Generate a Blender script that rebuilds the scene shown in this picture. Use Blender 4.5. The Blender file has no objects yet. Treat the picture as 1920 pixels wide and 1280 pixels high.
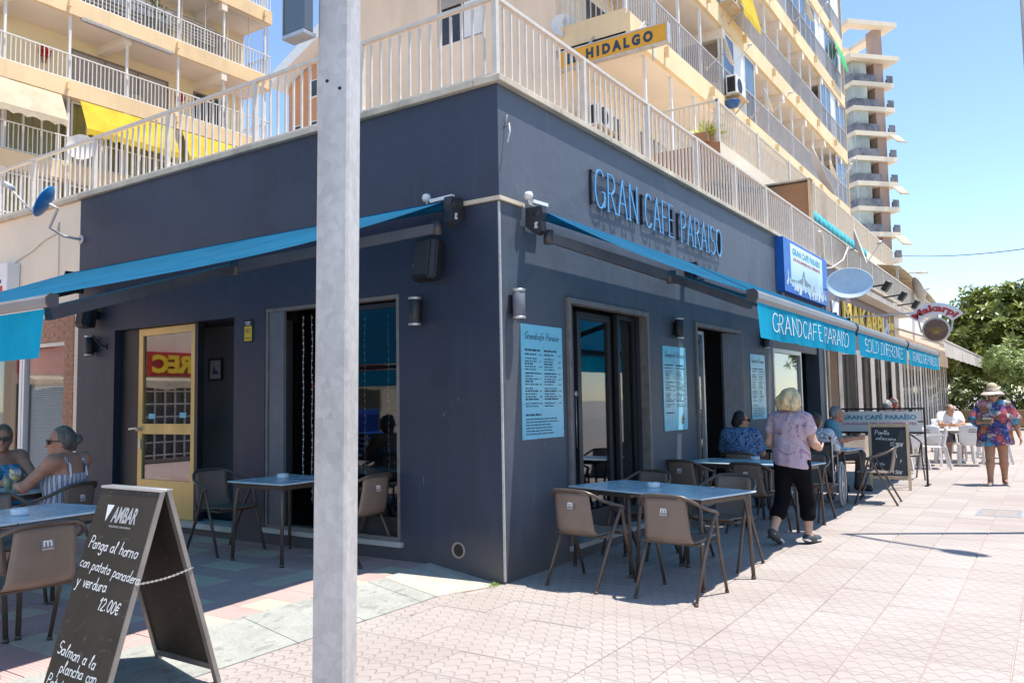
import bpy, bmesh, math, random
import numpy as np
from mathutils import Vector, Matrix, Euler
SC = bpy.context.scene
COL = SC.collection
R = math.radians
rnd = random.Random(7)

# ------------------------------------------------------------------ camera, sky, sun, exposure
def look_basis(yaw, pitch, roll):
    f = Vector((math.cos(pitch)*math.cos(yaw), math.cos(pitch)*math.sin(yaw), math.sin(pitch)))
    r = f.cross(Vector((0, 0, 1))).normalized()
    u = r.cross(f)
    c, s = math.cos(roll), math.sin(roll)
    return f, r*c + u*s, u*c - r*s
cam_data = bpy.data.cameras.new('camera')
cam = bpy.data.objects.new('camera', cam_data)
COL.objects.link(cam)
F_, R_, U_ = look_basis(R(33.646), R(4.170), R(-0.9955))
CAM_POS = Vector((-5.598, -3.833, 1.5))
cam.matrix_world = Matrix(((R_.x, U_.x, -F_.x, CAM_POS.x), (R_.y, U_.y, -F_.y, CAM_POS.y),
                           (R_.z, U_.z, -F_.z, CAM_POS.z), (0, 0, 0, 1)))
cam_data.sensor_width = 36.0
cam_data.lens = 1521.09/1920*36.0
cam_data.clip_start = 0.05
cam_data.clip_end = 3000
SC.camera = cam

SUN_DIR = Vector((0.33, -0.585, 2.265)).normalized()          # towards the sun
SUN_EL = math.asin(SUN_DIR.z)
world = bpy.data.worlds.new('World')
SC.world = world
world.use_nodes = True
wn = world.node_tree.nodes
wl = world.node_tree.links
for n in list(wn):
    wn.remove(n)
sky = wn.new('ShaderNodeTexSky')
sky.sky_type = 'NISHITA'
sky.sun_disc = False
sky.sun_elevation = SUN_EL
sky.sun_rotation = math.atan2(SUN_DIR.x, SUN_DIR.y)
sky.air_density = 0.9
sky.dust_density = 0.1
sky.ozone_density = 2.6
bg = wn.new('ShaderNodeBackground')
bg.inputs['Strength'].default_value = 0.105
wo = wn.new('ShaderNodeOutputWorld')
wl.new(sky.outputs[0], bg.inputs['Color'])
wl.new(bg.outputs[0], wo.inputs['Surface'])

sun_data = bpy.data.lights.new('sun', 'SUN')
sun_data.energy = 2.9
sun_data.angle = R(0.53)
sun_data.color = (1.0, 0.955, 0.89)
sun = bpy.data.objects.new('sun', sun_data)
sun.rotation_euler = (-SUN_DIR).to_track_quat('-Z', 'Y').to_euler()
sun.location = (4, -6, 24)
COL.objects.link(sun)

SC.view_settings.view_transform = 'Standard'
SC.view_settings.look = 'None'
SC.view_settings.exposure = 1.4
SC.view_settings.gamma = 1.0
try:
    SC.view_settings.use_curve_mapping = False
except Exception:
    pass
SC.cycles.max_bounces = 8
SC.cycles.diffuse_bounces = 4
SC.cycles.glossy_bounces = 4
SC.cycles.transmission_bounces = 6
SC.cycles.transparent_max_bounces = 12
SC.cycles.caustics_reflective = False
SC.cycles.caustics_refractive = False

# ------------------------------------------------------------------ materials
MATS = {}
class NT:
    """small helper round a material's node tree"""
    def __init__(s, name):
        s.m = bpy.data.materials.new(name)
        s.m.use_nodes = True
        s.t = s.m.node_tree
        s.b = s.t.nodes['Principled BSDF']
        s._pos = None
    def n(s, typ, **kw):
        nd = s.t.nodes.new('ShaderNode'+typ)
        for k, v in kw.items():
            setattr(nd, k, v)
        return nd
    def l(s, a, b):
        s.t.links.new(a, b)
    def pos(s):
        if s._pos is None:
            s._pos = s.n('NewGeometry').outputs['Position']
        return s._pos
    def obj(s):
        return s.n('TexCoord').outputs['Object']
    def xyz(s, v):
        nd = s.n('SeparateXYZ')
        s.l(v, nd.inputs[0])
        return nd.outputs
    def math(s, op, a, b=None, c=None, clamp=False):
        nd = s.n('Math', operation=op)
        nd.use_clamp = clamp
        for i, x in enumerate((a, b, c)):
            if x is None:
                continue
            if isinstance(x, (int, float)):
                nd.inputs[i].default_value = x
            else:
                s.l(x, nd.inputs[i])
        return nd.outputs[0]
    def noise(s, scale, detail=3.0, rough=0.55, vec=None, stretch=None, distort=0.0):
        nd = s.n('TexNoise')
        nd.inputs['Scale'].default_value = scale
        nd.inputs['Detail'].default_value = detail
        nd.inputs['Roughness'].default_value = rough
        nd.inputs['Distortion'].default_value = distort
        v = vec if vec is not None else s.pos()
        if stretch:
            mp = s.n('Mapping')
            mp.inputs['Scale'].default_value = stretch
            s.l(v, mp.inputs['Vector'])
            v = mp.outputs[0]
        s.l(v, nd.inputs['Vector'])
        return nd
    def ramp(s, fac, stops, interp='LINEAR'):
        nd = s.n('ValToRGB')
        cr = nd.color_ramp
        cr.interpolation = interp
        while len(cr.elements) < len(stops):
            cr.elements.new(0.5)
        for e, (p, c) in zip(cr.elements, stops):
            e.position = p
            e.color = (c[0], c[1], c[2], 1) if not isinstance(c, (int, float)) else (c, c, c, 1)
        s.l(fac, nd.inputs['Fac'])
        return nd.outputs['Color']
    def mix(s, fac, a, b, mode='MIX'):
        nd = s.n('Mix')
        nd.data_type = 'RGBA'
        nd.blend_type = mode
        if isinstance(fac, (int, float)):
            nd.inputs[0].default_value = fac
        else:
            s.l(fac, nd.inputs[0])
        for i, x in ((6, a), (7, b)):
            if isinstance(x, (tuple, list)):
                nd.inputs[i].default_value = (x[0], x[1], x[2], 1)
            else:
                s.l(x, nd.inputs[i])
        return nd.outputs[2]
    def bump(s, h, strength=0.3, dist=0.01):
        nd = s.n('Bump')
        nd.inputs['Strength'].default_value = strength
        nd.inputs['Distance'].default_value = dist
        s.l(h, nd.inputs['Height'])
        s.l(nd.outputs[0], s.b.inputs['Normal'])
    def color(s, c):
        if isinstance(c, (tuple, list)):
            s.b.inputs['Base Color'].default_value = (c[0], c[1], c[2], 1)
        else:
            s.l(c, s.b.inputs['Base Color'])

def srgb(r, g, b):
    f = lambda v: (v/255/12.92) if v/255 <= 0.04045 else ((v/255+0.055)/1.055)**2.4
    return (f(r), f(g), f(b))

def pbr(name, c, rough=0.6, metal=0.0, var=0.12, scale=4.0, bump=0.0, bscale=40.0, spec=0.5, stain=0.0, stretch=None,
        detail=4.0, bdist=0.004):
    """base colour with soft mottling, optional grain relief and darker weather stains"""
    if name in MATS:
        return MATS[name]
    k = NT(name)
    k.b.inputs['Roughness'].default_value = rough
    k.b.inputs['Metallic'].default_value = metal
    k.b.inputs['Specular IOR Level'].default_value = spec
    if var > 0:
        nz = k.noise(scale, detail, stretch=stretch)
        lo = tuple(max(0, x*(1-var)) for x in c)
        hi = tuple(min(1, x*(1+var)) for x in c)
        col = k.ramp(nz.outputs['Fac'], [(0.3, lo), (0.7, hi)])
        if stain > 0:
            st = k.noise(scale*0.5+0.7, 5, 0.65, stretch=(1, 1, 0.22))
            f = k.ramp(st.outputs['Fac'], [(0.48, 0.0), (0.72, stain)])
            col = k.mix(f, col, tuple(x*0.45 for x in c))
        k.color(col)
        rr = k.ramp(nz.outputs['Fac'], [(0.3, max(0, rough-0.06)), (0.7, min(1, rough+0.06))])
        k.l(rr, k.b.inputs['Roughness'])
    else:
        k.color(c)
    if bump > 0:
        bn = k.noise(bscale, 4)
        k.bump(bn.outputs['Fac'], bump, bdist)
    MATS[name] = k.m
    return k.m

def wall_paint(name, c, chips=0.5):
    """painted render of the café: trowel waviness, dull scuffs, a few pale scratches and chips"""
    k = NT(name)
    big = k.noise(0.9, 4, 0.6)
    fine = k.noise(55, 3)
    wav = k.noise(6, 4)
    col = k.ramp(big.outputs['Fac'], [(0.3, tuple(x*0.72 for x in c)), (0.7, tuple(x*1.28 for x in c))])
    pat = k.noise(0.55, 2, 0.4, distort=0.6)
    fp = k.ramp(pat.outputs['Fac'], [(0.50, 0.0), (0.53, 0.85)])
    col = k.mix(fp, col, (c[0]*1.30, c[1]*1.2, c[2]*1.12))
    scuff = k.noise(14, 6, 0.75, distort=0.8)
    fs = k.ramp(scuff.outputs['Fac'], [(0.62, 0.0), (0.75, 0.45)])
    col = k.mix(fs, col, tuple(x*2.2+0.01 for x in c))
    streak = k.noise(7, 4, 0.6, stretch=(1, 1, 0.12))
    f = k.ramp(streak.outputs['Fac'], [(0.56, 0.0), (0.76, 0.36)])
    col = k.mix(f, col, tuple(x*1.9+0.008 for x in c))
    vo = k.noise(2.3, 6, 0.72, distort=1.5, stretch=(1, 1, 0.35))
    f2 = k.ramp(vo.outputs['Fac'], [(0.695, 0.0), (0.715, chips)])
    col = k.mix(f2, col, (0.30, 0.31, 0.31))
    z = k.xyz(k.pos())[2]
    dz = k.math('ADD', z, k.math('MULTIPLY', big.outputs['Fac'], 0.35))
    f3 = k.ramp(dz, [(0.16, 0.7), (0.62, 0.0)])
    col = k.mix(f3, col, (0.13, 0.115, 0.10))
    k.color(col)
    k.b.inputs['Roughness'].default_value = 0.55
    k.b.inputs['Specular IOR Level'].default_value = 0.6
    h = k.math('ADD', k.math('MULTIPLY', wav.outputs['Fac'], 1.0), k.math('MULTIPLY', fine.outputs['Fac'], 0.25))
    k.bump(h, 0.5, 0.014)
    MATS[name] = k.m
    return k.m

def glass(name, tint=(0.02, 0.025, 0.03), alpha=0.35, rough=0.02, ior=1.5):
    """window glass: mostly see-through with a real mirror reflection"""
    if name in MATS:
        return MATS[name]
    k = NT(name)
    t = k.t
    tr = k.n('BsdfTransparent')
    tr.inputs['Color'].default_value = (1-alpha+0.05, 1-alpha+0.06, 1-alpha+0.07, 1)
    gl = k.n('BsdfGlossy')
    gl.inputs['Roughness'].default_value = rough
    gl.inputs['Color'].default_value = (0.95, 0.97, 1, 1)
    lw = k.n('LayerWeight')
    lw.inputs['Blend'].default_value = 0.5
    f5 = k.math('POWER', lw.outputs['Facing'], 4.0)
    f = k.math('MULTIPLY_ADD', f5, 0.9, tint[0], clamp=True)
    mx = k.n('MixShader')
    k.l(f, mx.inputs[0])
    k.l(tr.outputs[0], mx.inputs[1])
    k.l(gl.outputs[0], mx.inputs[2])
    out = t.nodes['Material Output']
    k.l(mx.outputs[0], out.inputs['Surface'])
    t.nodes.remove(k.b)
    MATS[name] = k.m
    return k.m

def fabric(name, c, trans=0.35, seam=None):
    """awning cloth: diffuse with light coming through, faint weave and seams"""
    k = NT(name)
    t = k.t
    nz = k.noise(1.6, 6, 0.65)
    col = k.ramp(nz.outputs['Fac'], [(0.3, tuple(x*0.8 for x in c)), (0.7, tuple(min(1, x*1.15+0.004) for x in c))])
    if seam is not None:
        f = k.math('FRACT', k.math('MULTIPLY_ADD', k.xyz(k.pos())[seam], 1/1.2, 0.37))
        g_ = k.ramp(f, [(0.0, 0.30), (0.012, 0.30), (0.016, 0.0)], 'CONSTANT')
        col = k.mix(g_, col, tuple(x*0.35 for x in c))
        gr = k.noise(5, 6, 0.7, stretch=(1, 1, 0.5))
        col = k.mix(k.ramp(gr.outputs['Fac'], [(0.52, 0.0), (0.72, 0.22)]), col, (0.16, 0.20, 0.22))
    k.color(col)
    k.b.inputs['Roughness'].default_value = 0.85
    k.b.inputs['Specular IOR Level'].default_value = 0.2
    tl = k.n('BsdfTranslucent')
    k.l(col, tl.inputs['Color'])
    mx = k.n('MixShader')
    mx.inputs[0].default_value = trans
    k.l(k.b.outputs[0], mx.inputs[1])
    k.l(tl.outputs[0], mx.inputs[2])
    k.l(mx.outputs[0], t.nodes['Material Output'].inputs['Surface'])
    bn = k.noise(3.2, 4, stretch=(1, 1, 0.5))
    k.bump(bn.outputs['Fac'], 0.6, 0.05)
    MATS[name] = k.m
    return k.m

# ------------------------------------------------------------------ mesh building
class MB:
    """collects shapes, then links them as ONE mesh object"""
    def __init__(s):
        s.v, s.f, s.mi, s.sm = [], [], [], []
        s.cur = 0
        s.smooth = False
    def add(s, verts, faces):
        o = len(s.v)
        s.v.extend([tuple(p) for p in verts])
        for f in faces:
            s.f.append(tuple(i+o for i in f))
            s.mi.append(s.cur)
            s.sm.append(s.smooth)
        return s
    def box(s, x0, x1, y0, y1, z0, z1, M=None):
        V = [Vector(p) for p in ((x0, y0, z0), (x1, y0, z0), (x1, y1, z0), (x0, y1, z0), (x0, y0, z1), (x1, y0, z1), (x1, y1, z1), (x0, y1, z1))]
        if M is not None:
            V = [M @ p for p in V]
        return s.add(V, [(0, 3, 2, 1), (4, 5, 6, 7), (0, 1, 5, 4), (1, 2, 6, 5), (2, 3, 7, 6), (3, 0, 4, 7)])
    def bevbox(s, x0, x1, y0, y1, z0, z1, b=0.01, M=None):
        """box with chamfered upper and lower edges and corners"""
        bm = bmesh.new()
        bmesh.ops.create_cube(bm, size=1.0)
        for v in bm.verts:
            v.co = Vector(((x0+x1)/2+v.co.x*(x1-x0), (y0+y1)/2+v.co.y*(y1-y0), (z0+z1)/2+v.co.z*(z1-z0)))
        bmesh.ops.bevel(bm, geom=bm.edges[:], offset=b, segments=1, affect='EDGES')
        return s.bm(bm, M)
    def bm(s, bm, M=None):
        bm.verts.index_update()
        V = [(M @ v.co) if M is not None else v.co.copy() for v in bm.verts]
        F = [[v.index for v in f.verts] for f in bm.faces]
        bm.free()
        return s.add(V, F)
    def tube(s, pts, r, n=8, caps=True, r1=None):
        """round tube along a polyline; r may be a list of radii"""
        P = [Vector(p) for p in pts]
        m = len(P)
        rs = r if isinstance(r, (list, tuple)) else [r + ((r1 if r1 is not None else r)-r)*i/(m-1) for i in range(m)]
        ring = []
        up = None
        for i in range(m):
            d = (P[min(i+1, m-1)]-P[max(i-1, 0)])
            if d.length < 1e-9:
                d = Vector((0, 0, 1))
            d.normalize()
            if up is None:
                up = Vector((0, 0, 1)) if abs(d.z) < 0.9 else Vector((1, 0, 0))
            a = d.cross(up)
            if a.length < 1e-6:
                a = d.cross(Vector((0, 1, 0)))
            a.normalize()
            b = a.cross(d).normalized()
            up = b
            ring.append([P[i]+(a*math.cos(2*math.pi*k/n)+b*math.sin(2*math.pi*k/n))*rs[i] for k in range(n)])
        V = [p for q in ring for p in q]
        F = []
        for i in range(m-1):
            for k in range(n):
                F.append((i*n+k, i*n+(k+1) % n, (i+1)*n+(k+1) % n, (i+1)*n+k))
        if caps:
            F.append(tuple(range(n-1, -1, -1)))
            F.append(tuple((m-1)*n+k for k in range(n)))
        sm, s.smooth = s.smooth, True
        s.add(V, F)
        s.smooth = sm
        return s
    def bar(s, a, b, w, h=None, up=Vector((0, 0, 1))):
        """rectangular bar from a to b"""
        h = w if h is None else h
        a, b = Vector(a), Vector(b)
        d = (b-a).normalized()
        x = d.cross(up)
        if x.length < 1e-6:
            x = d.cross(Vector((1, 0, 0)))
        x.normalize()
        y = x.cross(d).normalized()
        V = []
        for p in (a, b):
            for sx, sy in ((-1, -1), (1, -1), (1, 1), (-1, 1)):
                V.append(p+x*sx*w/2+y*sy*h/2)
        return s.add(V, [(0, 1, 2, 3), (7, 6, 5, 4), (0, 4, 5, 1), (1, 5, 6, 2), (2, 6, 7, 3), (3, 7, 4, 0)])
    def lathe(s, prof, n=24, M=None, close=False):
        V, F = [], []
        m = len(prof)
        for r, z in prof:
            for k in range(n):
                a = 2*math.pi*k/n
                p = Vector((r*math.cos(a), r*math.sin(a), z))
                V.append(M @ p if M is not None else p)
        for i in range(m-1):
            for k in range(n):
                F.append((i*n+k, i*n+(k+1) % n, (i+1)*n+(k+1) % n, (i+1)*n+k))
        if close:
            F.append(tuple(range(n-1, -1, -1)))
            F.append(tuple((m-1)*n+k for k in range(n)))
        sm, s.smooth = s.smooth, True
        s.add(V, F)
        s.smooth = sm
        return s
    def prism(s, poly, O, U, V, N, depth):
        """polygon (2-D points) in the frame O,U,V extruded along N by depth"""
        O, U, V, N = Vector(O), Vector(U), Vector(V), Vector(N)
        n = len(poly)
        A = [O+U*x+V*y for x, y in poly]
        B = [p+N*depth for p in A]
        F = [tuple(range(n-1, -1, -1)), tuple(range(n, 2*n))]
        for i in range(n):
            j = (i+1) % n
            F.append((i, j, n+j, n+i))
        return s.add(A+B, F)
    def grid(s, fn, nu, nv, thick=None, smooth=True):
        """surface from fn(u,v) -> point"""
        V = [Vector(fn(i/nu, j/nv)) for j in range(nv+1) for i in range(nu+1)]
        F = []
        for j in range(nv):
            for i in range(nu):
                a = j*(nu+1)+i
                F.append((a, a+1, a+nu+2, a+nu+1))
        sm, s.smooth = s.smooth, smooth
        if thick is None:
            s.add(V, F)
        else:
            nrm = [Vector((0, 0, 0)) for _ in V]
            for f in F:
                nn = (V[f[1]]-V[f[0]]).cross(V[f[3]]-V[f[0]])
                for i in f:
                    nrm[i] += nn
            B = [V[i]-(nrm[i].normalized() if nrm[i].length > 0 else Vector((0, 0, 1)))*thick for i in range(len(V))]
            k = len(V)
            F2 = [(f[3]+k, f[2]+k, f[1]+k, f[0]+k) for f in F]
            w = nu+1
            E = []
            bd = [i for i in range(w)] + [j*w+nu for j in range(1, nv+1)] + [nv*w+i for i in range(nu-1, -1, -1)] + [j*w for j in range(nv-1, 0, -1)]
            for i in range(len(bd)):
                a, b = bd[i], bd[(i+1) % len(bd)]
                E.append((b, a, a+k, b+k))
            s.add(V+B, F+F2+E)
        s.smooth = sm
        return s
    def mesh(s, name, mats):
        me = bpy.data.meshes.new(name)
        me.from_pydata(s.v, [], s.f)
        for m in (mats if isinstance(mats, (list, tuple)) else [mats]):
            me.materials.append(m)
        me.polygons.foreach_set('material_index', s.mi)
        me.polygons.foreach_set('use_smooth', s.sm)
        me.update()
        return me
    def build(s, name, mats, parent=None, loc=None, rz=None):
        return link(name, s.mesh(name, mats), parent, loc, rz)

def link(name, me, parent=None, loc=None, rz=None):
    o = bpy.data.objects.new(name, me)
    COL.objects.link(o)
    if parent is not None:
        o.parent = parent
    if loc is not None:
        o.location = loc
    if rz is not None:
        o.rotation_euler = (0, 0, rz)
    return o
def tag(o, label=None, cat=None, group=None, kind=None):
    if label: o['label'] = label
    if cat: o['category'] = cat
    if group: o['group'] = group
    if kind: o['kind'] = kind
    return o
def empty(name, loc=(0, 0, 0), rz=0.0, label=None, cat=None, group=None):
    o = bpy.data.objects.new(name, None)
    o.empty_display_size = 0.2
    COL.objects.link(o)
    o.location = loc
    o.rotation_euler = (0, 0, rz)
    return tag(o, label, cat, group)
def copy_tree(o, loc, rz, label, parent=None):
    c = o.copy()
    COL.objects.link(c)
    c.location = loc
    c.rotation_euler = (0, 0, rz)
    c['label'] = label
    for ch in list(o.children):
        d = ch.copy()
        COL.objects.link(d)
        d.parent = c
        for g in list(ch.children):
            e = g.copy()
            COL.objects.link(e)
            e.parent = d
    return c
# ------------------------------------------------------------------ lettering
def font_meshes(specs):
    """specs: {key: (text, extrude, offset, shear)} -> {key: (verts, faces)} scaled to a 0..1 box in x and y"""
    obs = {}
    for k, (txt, ext, off, shear) in specs.items():
        cu = bpy.data.curves.new('lettering', 'FONT')
        cu.body = txt
        cu.size = 1.0
        cu.extrude = ext
        cu.offset = off
        cu.shear = shear
        cu.resolution_u = 3
        o = bpy.data.objects.new('lettering', cu)
        COL.objects.link(o)
        obs[k] = o
    dg = bpy.context.evaluated_depsgraph_get()
    out = {}
    for k, o in obs.items():
        me = bpy.data.meshes.new_from_object(o.evaluated_get(dg))
        V = np.array([v.co[:] for v in me.vertices])
        F = [tuple(p.vertices) for p in me.polygons]
        lo, hi = V.min(0), V.max(0)
        V[:, 0] = (V[:, 0]-lo[0])/(hi[0]-lo[0])
        V[:, 1] = (V[:, 1]-lo[1])/(hi[1]-lo[1])
        V[:, 2] = V[:, 2]-lo[2]
        out[k] = (V, F)
        bpy.data.meshes.remove(me)
    for o in obs.values():
        cu = o.data
        bpy.data.objects.remove(o)
        bpy.data.curves.remove(cu)
    return out
FONT = font_meshes({
    'makarpi': ('MAKARPI', 0.02, 0.022, 0), 'makarpi2': ('Makarpi', 0.02, 0.035, 0),
    'hidalgo': ('EL   H I D A L G O', 0.01, 0.05, 0), 'ambar': ('AMBAR', 0.002, 0.03, 0.08),
    'banner': ('GRAN CAF\u00c9 PARA\u00cdSO', 0.002, 0.03, 0), 'banner2': ('LOS HOLANDESES SOLO DIFERENTES', 0.002, 0.02, 0),
    'g': ('g', 0.01, 0.0, 0), 'rec': ('REC', 0.02, 0.05, 0), 'm': ('m', 0.005, 0.02, 0), 'L': ('L', 0.01, 0.05, 0),
    'small': ('PEQUE\u00d1OS CERVECEROS', 0.002, 0.02, 0), 'underline': ('mmmmmm', 0.002, 0.0, 0)})
def put_font(mb, key, O, U, V, N, w, h, d=1.0):
    VV, F = FONT[key]
    O, U, V, N = Vector(O), Vector(U).normalized(), Vector(V).normalized(), Vector(N).normalized()
    return mb.add([O+U*(p[0]*w)+V*(p[1]*h)+N*(p[2]*d) for p in VV], F)
def put_glyphs(mb, key, fn, d=1.0):
    """lettering laid through fn(x, y, z) -> world, for bent signs"""
    VV, F = FONT[key]
    return mb.add([fn(p[0], p[1], p[2]*d) for p in VV], F)

def arc(cx, cy, rx, ry, a0, a1, n=8):
    return [(cx+rx*math.cos(R(a0+(a1-a0)*i/n)), cy+ry*math.sin(R(a0+(a1-a0)*i/n))) for i in range(n+1)]
# single-stroke letters: (advance, strokes); capitals 10 high, small letters 5 high
G = {
 'A': (7, [[(0, 0), (3.2, 10)], [(3.2, 10), (6.4, 0)], [(1.3, 3.6), (5.1, 3.6)]]),
 'C': (7, [arc(3.6, 5, 3.4, 5, 45, 315, 14)]),
 'D': (7, [[(0.5, 0), (0.5, 10)], [(0.5, 10)]+arc(2.4, 5, 3.8, 5, 90, -90, 12)+[(0.5, 0)]]),
 'E': (6, [[(0.5, 0), (0.5, 10)], [(0.5, 10), (5.2, 10)], [(0.5, 5.3), (4.4, 5.3)], [(0.5, 0), (5.4, 0)]]),
 'F': (5.6, [[(0.5, 0), (0.5, 10)], [(0.5, 10), (5.2, 10)], [(0.5, 5.3), (4.4, 5.3)]]),
 'G': (7.4, [arc(3.7, 5, 3.5, 5, 48, 340, 14), [(6.6, 0.6), (6.6, 4.4)], [(4.6, 4.4), (7.2, 4.4)]]),
 'I': (2, [[(0.8, 0), (0.8, 10)]]),
 'L': (5.6, [[(0.5, 0), (0.5, 10)], [(0.5, 0), (5.2, 0)]]),
 'N': (7.4, [[(0.5, 0), (0.5, 10)], [(0.5, 10), (6.3, 0)], [(6.3, 0), (6.3, 10)]]),
 'O': (7.6, [arc(3.8, 5, 3.5, 5, 90, 450, 18)]),
 'P': (6, [[(0.5, 0), (0.5, 10)], [(0.5, 10)]+arc(2.6, 7.4, 2.8, 2.6, 90, -90, 10)+[(0.5, 4.8)]]),
 'R': (6.6, [[(0.5, 0), (0.5, 10)], [(0.5, 10)]+arc(2.6, 7.5, 2.8, 2.5, 90, -90, 10)+[(0.5, 5.0)], [(2.6, 5), (6, 0)]]),
 'S': (6, [arc(2.9, 7.4, 2.4, 2.6, 40, 265, 10)+arc(2.9, 2.5, 2.6, 2.5, 85, -140, 10)]),
 'T': (6.4, [[(3.1, 0), (3.1, 10)], [(0, 10), (6.2, 10)]]),
 'M': (8, [[(0, 0), (1, 10), (3.5, 3), (6, 10), (7, 0)]]),
 'K': (6, [[(0.5, 0), (0.5, 10)], [(5, 10), (0.7, 4.6), (5.4, 0)]]),
 'a': (5.2, [arc(2.1, 2.4, 2, 2.4, 30, 390, 10), [(4.1, 5), (4, 0.8), (5, 0.2)]]),
 'b': (5, [[(0.5, 10), (0.5, 0)], arc(2.2, 2.4, 1.9, 2.4, 150, -150, 10)]),
 'c': (4.4, [arc(2.3, 2.5, 2.1, 2.5, 50, 310, 9)]),
 'd': (5.2, [arc(2.1, 2.4, 2, 2.4, 30, 390, 10), [(4.3, 10), (4.1, 0.6), (5, 0.1)]]),
 'e': (4.6, [[(0.4, 2.4), (4.1, 2.9)]+arc(2.3, 2.6, 1.9, 2.4, 10, 310, 10)]),
 'f': (3.8, [arc(2.7, 8.4, 1.3, 1.6, 20, 180, 6)+[(1.3, -2.6)], [(0, 4.8), (3.2, 5)]]),
 'g': (5, [arc(2.1, 2.5, 2, 2.4, 30, 390, 10), [(4.1, 5), (4, -2.4)]+arc(2.3, -2.4, 1.8, 1.5, 0, -170, 6)]),
 'h': (5, [[(0.6, 10), (0.5, 0)], [(0.5, 2.8)]+arc(2.4, 3.2, 1.7, 1.8, 160, 0, 6)+[(4.1, 0)]]),
 'i': (2.2, [[(0.8, 5), (0.8, 0.5), (1.6, 0)], [(0.9, 7), (1.1, 7.3)]]),
 'l': (3, [[(0.3, 1.5), (2.2, 8.5), (1.6, 10), (0.8, 8), (1.0, 0.8), (2.2, 0)]]),
 'm': (7.6, [[(0.4, 5), (0.5, 0)], [(0.5, 3)]+arc(2, 3.4, 1.4, 1.6, 160, 0, 5)+[(3.5, 0)], [(3.5, 3)]+arc(5, 3.4, 1.5, 1.6, 160, 0, 5)+[(6.6, 0.4), (7.4, 0.2)]]),
 'n': (5.2, [[(0.4, 5), (0.5, 0)], [(0.5, 3)]+arc(2.3, 3.3, 1.7, 1.7, 160, 0, 6)+[(4.1, 0.4), (4.9, 0.2)]]),
 'o': (4.8, [arc(2.2, 2.4, 2, 2.4, 80, 450, 12), [(2.4, 4.8), (4.6, 4.4)]]),
 'p': (5, [[(0.6, 5), (0.3, -4)], arc(2.3, 2.5, 1.9, 2.4, 150, -150, 10)]),
 'r': (4, [[(0.4, 5), (0.6, 0)], [(0.5, 3)]+arc(2.2, 3.4, 1.6, 1.5, 150, 40, 5)]),
 's': (4.2, [arc(2, 3.7, 1.5, 1.3, 40, 260, 7)+arc(2, 1.2, 1.7, 1.2, 80, -140, 7)]),
 't': (3.8, [[(1.6, 8.5), (1.4, 0.8), (2.8, 0.2)], [(0, 5.2), (3.2, 5.6)]]),
 'u': (5, [[(0.4, 5)]+arc(2, 1.9, 1.6, 1.9, 180, 340, 6)+[(3.8, 5), (3.9, 0.6), (4.8, 0.2)]]),
 'v': (4.6, [[(0.3, 5), (2, 0), (4.2, 5.2)]]),
 'y': (5, [[(0.4, 5), (2.2, 0.6)], [(4.4, 5.2), (1.6, -3.6), (0.2, -3.8)]]),
 '0': (5, [arc(2.3, 4.4, 2, 4.4, 90, 450, 14)]),
 '1': (3.6, [[(0.4, 6.6), (2.2, 9), (1.8, 0)]]),
 '2': (5, [arc(2.2, 6.6, 2, 2.2, 160, -20, 7)+[(0.4, 0.2), (4.4, 0.2)]]),
 '4': (5, [[(3.2, 9), (0.3, 3.2), (4.6, 3.2)], [(3.4, 5.4), (3.1, 0)]]),
 '5': (5, [[(4.2, 9), (1, 9), (0.7, 5.2)]+arc(2.2, 3, 2.1, 2.8, 110, -140, 9)]),
 '6': (5, [[(3.6, 9), (0.8, 4)]+arc(2.4, 2.6, 2, 2.6, 170, -190, 12)]),
 '9': (5, [arc(2.2, 6.4, 1.9, 2.4, 0, 360, 12)+[(3.6, 0)]]),
 '.': (1.8, [[(0.5, 0), (0.9, 0.4)]]),
 '\u20ac': (5.6, [arc(3.2, 4.4, 2.2, 4.2, 50, 310, 9), [(0.2, 5.2), (4.2, 5.4)], [(0.2, 3.4), (4, 3.6)]]),
 '\u00e9': (4.6, [[(0.4, 2.4), (4.1, 2.9)]+arc(2.3, 2.6, 1.9, 2.4, 10, 310, 10), [(2.2, 6), (3.4, 7.6)]]),
 ' ': (4, []),
}
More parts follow.
